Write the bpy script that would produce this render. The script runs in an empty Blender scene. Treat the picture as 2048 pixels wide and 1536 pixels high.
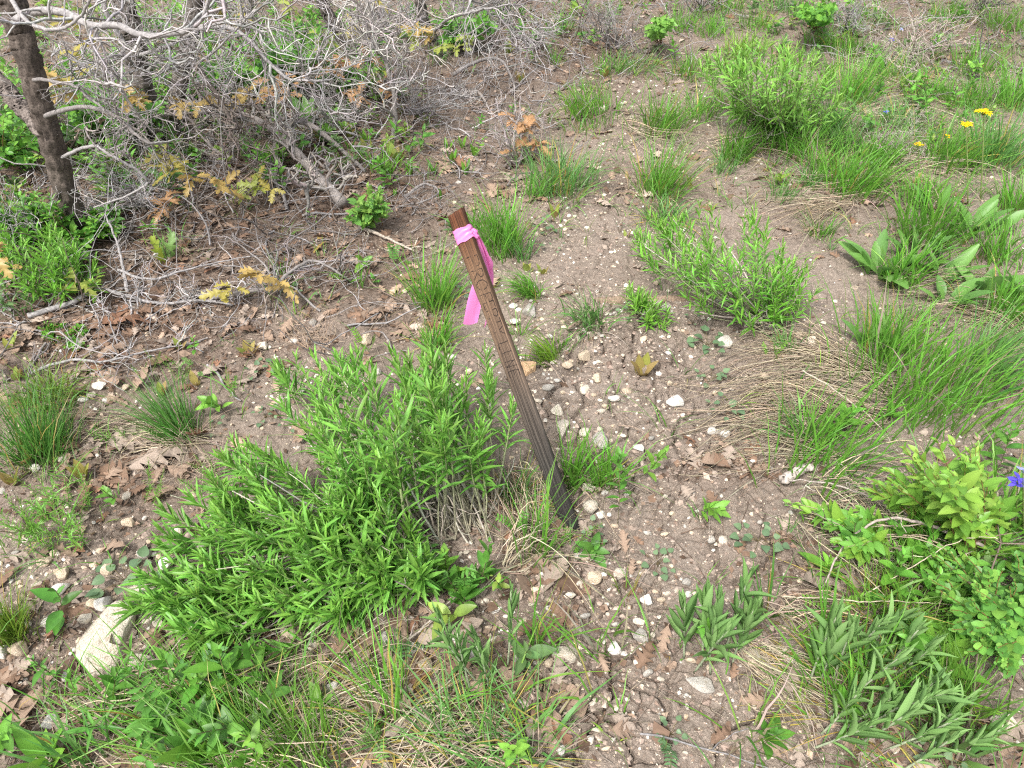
import bpy, math
import numpy as np
from mathutils import Matrix, Vector

rng = np.random.default_rng(11)
scene = bpy.context.scene
COL = scene.collection

# ------------------------------------------------------------------ camera, sky, sun, exposure
CAM_H, PITCH, FPX, CX, CY = 1.45, math.radians(42.0), 1450.0, 1024.0, 768.0
cam_data = bpy.data.cameras.new('camera')
cam_data.sensor_width = 36.0
cam_data.lens = 36.0 * FPX / 2048.0
cam_data.clip_start, cam_data.clip_end = 0.02, 500.0
cam = bpy.data.objects.new('camera', cam_data)
COL.objects.link(cam)
cam.location = (0, 0, CAM_H)
cam.rotation_euler = (math.radians(90) - PITCH, 0, 0)
scene.camera = cam

SUN_EL, SUN_AZ = math.radians(58), math.radians(215)      # azimuth clockwise from +Y
world = bpy.data.worlds.new('World')
scene.world = world
world.use_nodes = True
wn, wl = world.node_tree.nodes, world.node_tree.links
wn.clear()
sky = wn.new('ShaderNodeTexSky')
sky.sky_type = 'NISHITA'
sky.sun_disc = False
sky.sun_elevation = SUN_EL
sky.sun_rotation = SUN_AZ
sky.air_density, sky.dust_density, sky.ozone_density = 1.0, 4.0, 1.0
hsv = wn.new('ShaderNodeHueSaturation')
hsv.inputs['Saturation'].default_value = 0.25           # thin overcast: an almost white sky
bg = wn.new('ShaderNodeBackground')
bg.inputs['Strength'].default_value = 0.115
wo = wn.new('ShaderNodeOutputWorld')
wl.new(sky.outputs[0], hsv.inputs['Color'])
wl.new(hsv.outputs[0], bg.inputs[0])
wl.new(bg.outputs[0], wo.inputs[0])
sun_data = bpy.data.lights.new('sun', 'SUN')
sun_data.energy = 1.5
sun_data.angle = math.radians(10)
sun_data.color = (1.0, 0.95, 0.88)
sun = bpy.data.objects.new('sun', sun_data)
COL.objects.link(sun)
sd = Vector((math.sin(SUN_AZ) * math.cos(SUN_EL), math.cos(SUN_AZ) * math.cos(SUN_EL), math.sin(SUN_EL)))
sun.rotation_euler = (-sd).to_track_quat('-Z', 'Y').to_euler()
sun.location = (0, 0, 10)

scene.render.engine = 'CYCLES'
scene.view_settings.view_transform = 'Standard'
scene.view_settings.look = 'None'
scene.view_settings.exposure = 1.48
scene.view_settings.gamma = 1.0
scene.cycles.max_bounces = 6
scene.cycles.diffuse_bounces = 3
scene.cycles.glossy_bounces = 2
scene.cycles.transmission_bounces = 4
scene.cycles.use_denoising = False
scene.cycles.pixel_filter_type = 'BLACKMAN_HARRIS'
scene.cycles.filter_width = 1.2

# ------------------------------------------------------------------ camera geometry: pixels to places
FWD = np.array([0, math.cos(PITCH), -math.sin(PITCH)])
UPV = np.array([0, math.sin(PITCH), math.cos(PITCH)])
CAMP = np.array([0, 0, CAM_H])

def ray(px, py):
    px, py = np.asarray(px, float), np.asarray(py, float)
    d = FWD + UPV * ((CY - py) / FPX)[..., None]
    d[..., 0] += (px - CX) / FPX
    return d

def project(p):
    q = np.asarray(p, float) - CAMP
    dep = np.maximum(q @ FWD, 0.15)
    return CX + FPX * q[..., 0] / dep, CY - FPX * (q @ UPV) / dep, dep

def at_z(px, py, z):
    d = ray(px, py)
    return CAMP + d * ((np.asarray(z, float) - CAM_H) / d[..., 2])[..., None]

def at_y(px, py, y):
    d = ray(px, py)
    return CAMP + d * (np.asarray(y, float) / d[..., 1])[..., None]

# ------------------------------------------------------------------ noise
def _hash(ix, iy, s):
    v = np.sin(ix * 127.1 + iy * 311.7 + s * 74.7) * 43758.5453
    return v - np.floor(v)

def vn(x, y, s=0):
    xi, yi = np.floor(x), np.floor(y)
    fx, fy = x - xi, y - yi
    fx, fy = fx * fx * (3 - 2 * fx), fy * fy * (3 - 2 * fy)
    a, b = _hash(xi, yi, s), _hash(xi + 1, yi, s)
    c, d = _hash(xi, yi + 1, s), _hash(xi + 1, yi + 1, s)
    return ((a + (b - a) * fx) * (1 - fy) + (c + (d - c) * fx) * fy) * 2 - 1

def worley_edge(x, y, s=0):
    xi, yi = np.floor(x), np.floor(y)
    f1 = np.full(x.shape, 9.0); f2 = np.full(x.shape, 9.0)
    for ox in (-1, 0, 1):
        for oy in (-1, 0, 1):
            cx, cy = xi + ox, yi + oy
            d = np.hypot(cx + _hash(cx, cy, s + 5) - x, cy + _hash(cx, cy, s + 9) - y)
            f2 = np.minimum(f2, np.maximum(f1, d)); f1 = np.minimum(f1, d)
    return f2 - f1

def blobs(px, py, table):
    m = np.zeros(np.broadcast(px, py).shape)
    for cx, cy, rx, ry, w in table:
        m = np.maximum(m, w * np.exp(-(((px - cx) / rx) ** 2 + ((py - cy) / ry) ** 2)))
    return m

LITTER = [(250, 430, 430, 250, 1), (650, 330, 330, 190, 1), (230, 650, 330, 120, 1), (600, 130, 600, 170, .7), (190, 930, 240, 130, .55),
          (1000, 340, 150, 110, .55), (1440, 930, 120, 40, .6), (1110, 1180, 120, 70, .45), (760, 1340, 360, 130, .6), (150, 1400, 260, 150, .6),
          (1660, 1160, 180, 80, .4), (1700, 330, 200, 120, .45), (1900, 1480, 250, 70, .45), (1310, 360, 160, 70, .4), (800, 620, 140, 90, .5),
          (1900, 80, 400, 120, .6), (1150, 90, 260, 120, .75), (1500, -20, 700, 70, .8), (700, 520, 200, 130, .8), (1050, 1050, 90, 60, .5)]
GRAVEL = [(1180, 700, 210, 230, 1), (1130, 480, 180, 110, .9), (130, 1170, 210, 140, 1), (270, 1300, 250, 90, .75), (1140, 1240, 240, 200, .6),
          (620, 770, 120, 110, .6), (1270, 1040, 230, 120, .5), (1100, 1430, 220, 110, .45), (1290, 270, 160, 190, .45), (1600, 680, 160, 70, .6),
          (1400, 800, 200, 160, .4), (1950, 900, 150, 90, .35), (210, 800, 120, 40, .5)]
BARE = [(1250, 820, 260, 300, 1), (1200, 1150, 300, 260, 1), (1170, 1430, 250, 160, 1), (1480, 1150, 200, 220, .9), (1250, 450, 250, 220, .55),
        (230, 1100, 200, 120, .75), (60, 1370, 120, 80, .6), (1480, 1470, 200, 90, .8), (1640, 1350, 160, 120, .4)]

def macro(x, y):
    h = 0.022 * vn(x * 0.9 + 3, y * 0.9, 1) + 0.012 * vn(x * 2.3, y * 2.3 + 7, 2)
    h = h + 0.05 * np.clip((-x - 0.45) * 1.2, 0, 1.5) * np.clip((y - 1.4) * .8, 0, 1)          # oak bank
    h = h + 0.035 * np.clip((x - 0.75) * 1.4, 0, 1.5) * np.clip((y - .9) * .8, 0, 1)            # grassy verge
    return h

def zmask(x, y, table):
    px, py, _ = project(np.stack([x, y, np.zeros_like(x)], -1))
    return blobs(px, py, table)

def height(x, y):
    x, y = np.asarray(x, float), np.asarray(y, float)
    h = macro(x, y)
    bz = 1 - .45 * np.clip(zmask(x, y, BARE) * 1.6 - .4, 0, 1)
    h = h + .0065 * vn(x * 11, y * 11, 3) + .0050 * vn(x * 27, y * 27, 4) + bz * (.0036 * vn(x * 62, y * 62, 5) + .0026 * vn(x * 130, y * 130, 6) + .001 * vn(x * 290, y * 290, 8))
    b = zmask(x, y, BARE)
    wx, wy = x + .018 * vn(x * 14, y * 14, 21) + .006 * vn(x * 60, y * 60, 23), y + .018 * vn(x * 14 + 9, y * 14, 22) + .006 * vn(x * 60 + 4, y * 60, 24)
    e = worley_edge(wx * 9.5, wy * 9.5, 31)
    e2 = worley_edge(wx * 24, wy * 24, 37)
    gate = np.clip((vn(x * 3.1, y * 3.1, 41) + .35) * 2.2, 0, 1) * np.clip(b * 1.8 - .5, 0, 1)
    gate2 = np.clip((vn(x * 4.3 + 5, y * 4.3, 43) + .1) * 2, 0, 1) * np.clip(b * 1.8 - .5, 0, 1)
    wid = .088 + .055 * vn(x * 6, y * 6, 51)
    h = h - .032 * gate * np.clip((wid - e) / .04, 0, 1) - .014 * gate2 * np.clip((.13 - e2) / .09, 0, 1)
    h = h + .006 * gate * np.clip(e / .25, 0, 1)
    return h

def G(px, py):
    p = at_z(px, py, 0.0)
    for _ in range(4):
        p = at_z(px, py, macro(p[..., 0], p[..., 1]))
    p[..., 2] = height(p[..., 0], p[..., 1])
    return p

def rise(c, px, py, hpx):
    """height in metres of something standing at c whose top shows hpx above its foot"""
    return max(.01, float(at_y(px, py - hpx, c[1])[2] - c[2]))

def mpp(p):
    return project(p)[2] / FPX

# ------------------------------------------------------------------ mesh batches
class MB:
    def __init__(s):
        s.v, s.q, s.t, s.c, s.n = [], [], [], [], 0
    def add(s, V, Q=None, T=None, C=(.5, .5, .5)):
        V = np.asarray(V, float).reshape(-1, 3)
        C = np.broadcast_to(np.asarray(C, float), (len(V), 3)) if np.ndim(C) == 1 else np.asarray(C, float).reshape(-1, 3)
        s.v.append(V); s.c.append(C)
        if Q is not None and len(Q): s.q.append(np.asarray(Q, int).reshape(-1, 4) + s.n)
        if T is not None and len(T): s.t.append(np.asarray(T, int).reshape(-1, 3) + s.n)
        s.n += len(V)
        return s
    def mesh(s, name, off=(0, 0, 0), smooth=True):
        V = np.concatenate(s.v) - np.asarray(off, float)
        C = np.concatenate(s.c)
        q = np.concatenate(s.q) if s.q else np.zeros((0, 4), int)
        t = np.concatenate(s.t) if s.t else np.zeros((0, 3), int)
        me = bpy.data.meshes.new(name)
        me.vertices.add(len(V)); me.vertices.foreach_set('co', V.astype(np.float32).ravel())
        nl = q.size + t.size
        me.loops.add(nl); me.loops.foreach_set('vertex_index', np.concatenate([q.ravel(), t.ravel()]).astype(np.int32))
        me.polygons.add(len(q) + len(t))
        me.polygons.foreach_set('loop_start', np.concatenate([np.arange(len(q)) * 4, q.size + np.arange(len(t)) * 3]).astype(np.int32))
        me.polygons.foreach_set('use_smooth', np.full(len(q) + len(t), smooth))
        a = me.attributes.new('Col', 'FLOAT_COLOR', 'POINT')
        a.data.foreach_set('color', np.concatenate([np.clip(C, 0, 1), np.ones((len(C), 1))], 1).astype(np.float32).ravel())
        me.update(calc_edges=True)
        return me

OFF = {}
LABELS = {}

def tag(o, label=None, cat=None, group=None, kind=None):
    if label:
        o['label'] = label
        LABELS.setdefault(label, []).append(o.name)
    if cat: o['category'] = cat
    if group: o['group'] = group
    if kind: o['kind'] = kind
    return o

def thing(name, label, cat, loc=(0, 0, 0), group=None):
    o = bpy.data.objects.new(name, None)
    o.empty_display_size = .05
    COL.objects.link(o)
    o.location = tuple(float(v) for v in loc)
    OFF[o.name] = np.array(loc, float)
    return tag(o, label, cat, group)

def part(name, mb, mats, parent=None, kind=None, smooth=True):
    off = OFF.get(parent.name, np.zeros(3)) if parent else np.zeros(3)
    me = mb.mesh(name, off, smooth)
    for m in (mats if isinstance(mats, (list, tuple)) else [mats]): me.materials.append(m)
    o = bpy.data.objects.new(name, me)
    COL.objects.link(o)
    OFF[o.name] = off
    if parent: o.parent = parent
    if kind: o['kind'] = kind
    return o

def lone(name, mb, mats, label, cat, loc, group=None, smooth=True):
    """a thing that is one mesh, with its origin at loc"""
    me = mb.mesh(name, loc, smooth)
    for m in (mats if isinstance(mats, (list, tuple)) else [mats]): me.materials.append(m)
    o = bpy.data.objects.new(name, me)
    COL.objects.link(o)
    o.location = tuple(float(v) for v in loc)
    OFF[o.name] = np.array(loc, float)
    return tag(o, label, cat, group)

def shared(name, me, M, parent=None):
    o = bpy.data.objects.new(name, me)
    COL.objects.link(o)
    M = M.copy()
    if parent:
        o.parent = parent
        M[:3, 3] -= OFF[parent.name]
    o.matrix_basis = Matrix(M.tolist())
    return o

# ------------------------------------------------------------------ geometry makers
def unit(v):
    v = np.asarray(v, float)
    return v / np.maximum(np.linalg.norm(v, axis=-1, keepdims=True), 1e-9)

def frames(d, up):
    x = unit(d)
    up = np.broadcast_to(np.asarray(up, float), x.shape)
    y = np.cross(up, x)
    bad = np.linalg.norm(y, axis=-1) < 1e-3
    if np.any(bad): y[bad] = np.cross(np.array([1.0, .2, 0]), x[bad])
    y = unit(y)
    return np.stack([x, y, np.cross(x, y)], -1)

def jig(col, k, s=.12, hue=.06):
    c = np.asarray(col, float)[None] * np.exp(rng.normal(0, s, (k, 1))) * np.exp(rng.normal(0, hue, (k, 3)))
    return c

def strips(mb, P, W, side, C):
    """ribbons: P (k,n,3) centre lines, W (k,n) half widths, side (k,n,3) or (k,3); C (k,3) or (k,n,3)"""
    k, n, _ = P.shape
    if side.ndim == 2: side = side[:, None]
    V = np.stack([P - side * W[..., None], P + side * W[..., None]], 2).reshape(-1, 3)
    if C.ndim == 2: C = np.broadcast_to(C[:, None], (k, n, 3))
    Cc = np.repeat(C[:, :, None], 2, 2).reshape(-1, 3)
    a = (np.arange(k) * n * 2)[:, None] + np.arange(n - 1)[None] * 2
    mb.add(V, np.stack([a, a + 1, a + 3, a + 2], -1).reshape(-1, 4), None, Cc)

def tubes(mb, P, R, sides, C, rough=0.0, seed=0, caps=True):
    k, n, _ = P.shape
    T = np.gradient(P, axis=1)
    T = unit(T)
    mean = unit(P[:, -1] - P[:, 0])
    ref = np.where(np.abs(mean[:, 2:3]) > .8, np.array([[1.0, .1, 0]]), np.array([[0, .1, 1.0]]))
    n1 = unit(np.cross(T, ref[:, None]))
    n2 = np.cross(T, n1)
    a = np.arange(sides) / sides * 2 * math.pi
    R = np.broadcast_to(R, (k, n))[..., None]
    if rough:
        L = np.cumsum(np.linalg.norm(np.diff(P, axis=1, prepend=P[:, :1]), axis=-1), 1)[..., None]
        f = 1 - 2.2 * np.abs(vn(a[None, None] * 2.6 + 2.2 * vn(L * 12, 0 * L, seed + 7), L * 13 + a[None, None] * 1.5, seed)) + .8 * vn(a[None, None] * 5.5 + 0 * L, L * 38, seed + 3)
        R = R * (1 + rough * f)
    V = P[:, :, None] + (n1[:, :, None] * np.cos(a)[:, None] + n2[:, :, None] * np.sin(a)[:, None]) * np.broadcast_to(R, (k, n, sides))[..., None]
    if C.ndim == 1: C = np.broadcast_to(C, (k, 3))
    if C.ndim == 2: C = np.broadcast_to(C[:, None], (k, n, 3))
    Cc = np.repeat(C[:, :, None], sides, 2).reshape(-1, 3)
    b = ((np.arange(k) * n * sides)[:, None, None] + (np.arange(n - 1) * sides)[None, :, None])
    i = np.arange(sides)[None, None]; j = (i + 1) % sides
    Q = np.stack([b + i, b + j, b + sides + j, b + sides + i], -1).reshape(-1, 4)
    Tt = None
    if caps:
        top = (np.arange(k) * n * sides + (n - 1) * sides)[:, None]
        f = np.arange(1, sides - 1)
        Tt = np.stack([np.broadcast_to(top, (k, sides - 2)), top + f, top + f + 1], -1).reshape(-1, 3)
        bot = (np.arange(k) * n * sides)[:, None]
        Tt = np.concatenate([Tt, np.stack([np.broadcast_to(bot, (k, sides - 2)), bot + f + 1, bot + f], -1).reshape(-1, 3)])
    mb.add(V.reshape(-1, 3), Q, Tt, Cc)

def polyline(pts, n):
    """smooth resample of control points (m,3) to (n,3)"""
    p = np.asarray(pts, float)
    m = len(p)
    t = np.linspace(0, m - 1, n)
    i = np.clip(np.floor(t).astype(int), 0, m - 2)
    f = (t - i)[:, None]
    p0, p1, p2, p3 = p[np.maximum(i - 1, 0)], p[i], p[i + 1], p[np.minimum(i + 2, m - 1)]
    return .5 * (2 * p1 + (p2 - p0) * f + (2 * p0 - 5 * p1 + 4 * p2 - p3) * f ** 2 + (3 * p1 - p0 - 3 * p2 + p3) * f ** 3)

def bez3(a, c, d, b, n):
    t = np.linspace(0, 1, n)[None, :, None]
    return (1 - t) ** 3 * a[:, None] + 3 * t * (1 - t) ** 2 * c[:, None] + 3 * t * t * (1 - t) * d[:, None] + t ** 3 * b[:, None]

def bez(a, c, b, n):
    t = np.linspace(0, 1, n)[None, :, None]
    return (1 - t) ** 2 * a[:, None] + 2 * t * (1 - t) * c[:, None] + t * t * b[:, None]

def walks(start, d, L, n, wig, lift=0.0):
    """k crooked paths"""
    k = len(start)
    P = np.zeros((k, n, 3)); P[:, 0] = start
    d = unit(d)
    for i in range(1, n):
        d = unit(d + rng.normal(0, wig, (k, 3)) + np.array([0, 0, lift]))
        P[:, i] = P[:, i - 1] + d * (L / (n - 1))[:, None]
    return P

def leaf_tpl(prof, n=6, fold=.35, curl=.25, cup=0.0, x0=0.0):
    """unit-length leaf along +x: V (m,3), Q, per-vertex colour factor"""
    t = np.linspace(0, 1, n + 1)
    w = np.array([prof(a) for a in t])
    z = -curl * t * t
    V, F = [], []
    for a, ww, zz in zip(t, w, z):
        V += [(a + x0, -ww, zz + fold * ww + cup * ww * ww), (a + x0, 0, zz), (a + x0, ww, zz + fold * ww + cup * ww * ww)]
        F += [.96, 1.12, .96]
    Q = []
    for i in range(n):
        b = i * 3
        Q += [(b, b + 1, b + 4, b + 3), (b + 1, b + 2, b + 5, b + 4)]
    return np.array(V), np.array(Q), np.array(F)

def inst(mb, tpl, pos, R, sc, col):
    V, Q, F = tpl
    k = len(pos)
    sc = np.asarray(sc, float)
    if sc.ndim == 1: sc = np.repeat(sc[:, None], 3, 1)
    W = np.einsum('kij,kmj->kmi', R, V[None] * sc[:, None]) + pos[:, None]
    C = col[:, None] * F[None, :, None]
    off = (np.arange(k) * len(V))[:, None, None]
    mb.add(W.reshape(-1, 3), (Q[None] + off).reshape(-1, 4), None, C.reshape(-1, 3))

def m4(R, p, s):
    M = np.eye(4)
    M[:3, :3] = R * np.broadcast_to(np.asarray(s, float), (3,))[None]
    M[:3, 3] = p
    return M

lin_prof = lambda t: .072 * (math.sin(math.pi * min(1, t * .92 + .06)) ** .8) * (1.15 - .3 * t)
ov_prof = lambda t: .235 * math.sin(math.pi * (t * .96 + .02) ** .82) ** .85
rnd_prof = lambda t: .40 * max(0.02, math.sin(math.pi * (t * .97 + .015) ** .9)) ** .62
spear_prof = lambda t: .14 * math.sin(math.pi * (t * .97 + .02) ** .95) ** .8
mule_prof = lambda t: .16 * (math.sin(math.pi * (t * .9 + .08) ** 1.15)) ** .85 + .01
heart_prof = lambda t: .46 * max(0.03, math.sin(math.pi * (t * .98 + .01) ** .62)) ** .75
LIN = [leaf_tpl(lin_prof, 4, .5, c) for c in (.05, .2, .38)]
OV = [leaf_tpl(ov_prof, 5, f, c) for f, c in ((.35, .1), (.2, .25), (.55, .05))]
RND = [leaf_tpl(rnd_prof, 6, f, c) for f, c in ((.18, .05), (.3, .15), (.08, .2))]
SPEAR = [leaf_tpl(spear_prof, 6, f, c) for f, c in ((.4, .05), (.6, .2))]
MULE = [leaf_tpl(mule_prof, 8, f, c) for f, c in ((.35, .1), (.5, .3), (.25, .45))]
HEART = [leaf_tpl(heart_prof, 6, f, c) for f, c in ((.15, .1), (.3, .2))]

def oak_tpl(lobes, width, curl, fold, ripple, seed):
    r = np.random.default_rng(seed)
    xs, wl, wr = [0, .07], [.012, .014], [.012, .014]
    for i in range(lobes):
        a = .14 + .68 * i / lobes
        st = .68 / lobes
        big = width * (1 - .28 * abs(i - lobes * .5) / lobes) * math.sin(math.pi * min(.93, .22 + .75 * (i + .5) / lobes)) ** .4
        sinus = width * .30
        for dx, w in ((0, sinus), (.30, big * .8), (.52, big), (.72, big * .9)):
            xs.append(a + st * dx)
            wl.append(w * (1 + r.normal(0, .14))); wr.append(w * (1 + r.normal(0, .14)))
    for x, w in ((.83, width * .34), (.90, width * .42), (.96, width * .26), (1.0, .015)):
        xs.append(x); wl.append(w * (1 + r.normal(0, .1))); wr.append(w * (1 + r.normal(0, .1)))
    V, F = [], []
    for i, x in enumerate(xs):
        z = -curl * (x - .5) ** 2 + ripple * math.sin(x * 9 + seed)
        sw = .10 if wl[i] > width * .45 else 0.0
        zl = z + fold * wl[i] + ripple * 1.4 * math.sin(x * 23 + seed * 2) + r.normal(0, ripple * .5)
        zr = z + fold * wr[i] + ripple * 1.4 * math.sin(x * 19 + seed * 3 + 1) + r.normal(0, ripple * .5)
        V += [(x + sw, -wl[i], zl), (x, 0, z), (x + sw, wr[i], zr)]
        F += [.93 + r.normal(0, .05), 1.12, .93 + r.normal(0, .05)]
    Q = []
    for i in range(len(xs) - 1):
        b = i * 3
        Q += [(b, b + 1, b + 4, b + 3), (b + 1, b + 2, b + 5, b + 4)]
    return np.array(V) - np.array([.5, 0, 0]), np.array(Q), np.array(F)

OAK_DRY = [oak_tpl(3 + i % 2, .27 + .03 * (i % 3), (-.5, .55, -.25, .9, .2, -.8, .4, -.1)[i], (.25, -.5, .6, -.15, .75, .1, -.4, .45)[i], .022, 40 + i) for i in range(8)]
OAK_NEW = [oak_tpl(3, .25, .35, f, .012, 60 + i) for i, f in enumerate((.2, .45, -.2))]

# ------------------------------------------------------------------ materials
def mat(name):
    m = bpy.data.materials.new(name)
    m.use_nodes = True
    n = m.node_tree.nodes
    n.clear()
    return m, n, m.node_tree.links

def N(n, t, **kw):
    o = n.new(t)
    for k, v in kw.items():
        if k in o.inputs: o.inputs[k].default_value = v
        else: setattr(o, k, v)
    return o

def ramp(n, *stops):
    r = n.new('ShaderNodeValToRGB')
    e = r.color_ramp.elements
    while len(e) < len(stops): e.new(.5)
    for s, (p, c) in zip(e, stops):
        s.position = p
        s.color = (*c, 1) if len(c) == 3 else c
    return r

def foliage(name, trans=.3, rough=.5, spec=.35, nscale=60, namp=.18, bump=0.0, sat=1):
    m, n, l = mat(name)
    at = N(n, 'ShaderNodeAttribute', attribute_name='Col')
    tc = N(n, 'ShaderNodeTexCoord')
    no = N(n, 'ShaderNodeTexNoise', Scale=nscale, Detail=3.0)
    l.new(tc.outputs['Object'], no.inputs['Vector'])
    mr = N(n, 'ShaderNodeMapRange'); mr.inputs[1].default_value = .3; mr.inputs[2].default_value = .7
    mr.inputs[3].default_value = 1 - namp; mr.inputs[4].default_value = 1 + namp
    l.new(no.outputs[0], mr.inputs[0])
    mul = N(n, 'ShaderNodeVectorMath', operation='MULTIPLY')
    l.new(at.outputs['Color'], mul.inputs[0]); l.new(mr.outputs[0], mul.inputs[1])
    if sat != 1:
        hs = N(n, 'ShaderNodeHueSaturation', Saturation=sat); l.new(mul.outputs[0], hs.inputs['Color']); mul = hs
    p = N(n, 'ShaderNodeBsdfPrincipled', Roughness=rough)
    p.inputs['Specular IOR Level'].default_value = spec
    l.new(mul.outputs[0], p.inputs['Base Color'])
    out = N(n, 'ShaderNodeOutputMaterial')
    if bump:
        b = N(n, 'ShaderNodeBump', Strength=bump, Distance=.002)
        l.new(no.outputs[0], b.inputs['Height']); l.new(b.outputs[0], p.inputs['Normal'])
    if trans:
        tr = N(n, 'ShaderNodeBsdfTranslucent')
        l.new(mul.outputs[0], tr.inputs['Color'])
        mx = N(n, 'ShaderNodeMixShader', Fac=trans)
        l.new(p.outputs[0], mx.inputs[1]); l.new(tr.outputs[0], mx.inputs[2]); l.new(mx.outputs[0], out.inputs[0])
    else:
        l.new(p.outputs[0], out.inputs[0])
    return m

M_LEAF = foliage('green_leaf', .34, .42, .4, sat=.96)
M_GRASS = foliage('grass_blade', .34, .45, .35, 25, .12, sat=.96)
M_WOOLLY = foliage('woolly_leaf', .25, .8, .1, 200, .22)
M_DRYLEAF = foliage('dry_leaf', .10, .75, .15, 90, .22, .4)
M_STRAW = foliage('straw', .15, .6, .25, 40, .2)
M_TWIG = foliage('twig_bark', 0, .8, .15, 130, .35, .4)
M_BARK = foliage('rough_bark', 0, .9, .1, 160, .45, .9)
M_PETAL = foliage('petal', .4, .6, .2, 60, .1)
M_CHIP = foliage('soil_chip', 0, .9, .1, 120, .25)

def stone_mat():
    m, n, l = mat('limestone')
    at = N(n, 'ShaderNodeAttribute', attribute_name='Col')
    oi = N(n, 'ShaderNodeObjectInfo')
    tc = N(n, 'ShaderNodeTexCoord')
    add = N(n, 'ShaderNodeVectorMath', operation='ADD')
    l.new(tc.outputs['Object'], add.inputs[0]); l.new(oi.outputs['Location'], add.inputs[1])
    n1 = N(n, 'ShaderNodeTexNoise', Scale=2.2, Detail=6.0, Roughness=.7)
    n2 = N(n, 'ShaderNodeTexNoise', Scale=9.0, Detail=5.0, Roughness=.7)
    l.new(add.outputs[0], n1.inputs['Vector']); l.new(add.outputs[0], n2.inputs['Vector'])
    r1 = ramp(n, (.3, (.74, .66, .57)), (.46, (1, .98, .95)), (.72, (1.1, 1.09, 1.08)))
    r2 = ramp(n, (.32, (.74, .69, .62)), (.44, (1, 1, 1)), (.7, (1.08, 1.08, 1.06)))
    l.new(n1.outputs[0], r1.inputs[0]); l.new(n2.outputs[0], r2.inputs[0])
    a = N(n, 'ShaderNodeVectorMath', operation='MULTIPLY'); b = N(n, 'ShaderNodeVectorMath', operation='MULTIPLY'); c = N(n, 'ShaderNodeVectorMath', operation='MULTIPLY')
    l.new(at.outputs['Color'], a.inputs[0]); l.new(r1.outputs[0], a.inputs[1])
    l.new(a.outputs[0], b.inputs[0]); l.new(r2.outputs[0], b.inputs[1])
    l.new(b.outputs[0], c.inputs[0]); l.new(oi.outputs['Color'], c.inputs[1])
    bp = N(n, 'ShaderNodeBump', Strength=.5, Distance=.03)
    l.new(n2.outputs[0], bp.inputs['Height'])
    p = N(n, 'ShaderNodeBsdfPrincipled', Roughness=.88)
    p.inputs['Specular IOR Level'].default_value = .2
    l.new(c.outputs[0], p.inputs['Base Color']); l.new(bp.outputs[0], p.inputs['Normal'])
    o = N(n, 'ShaderNodeOutputMaterial'); l.new(p.outputs[0], o.inputs[0])
    return m
M_STONE = stone_mat()

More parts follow.
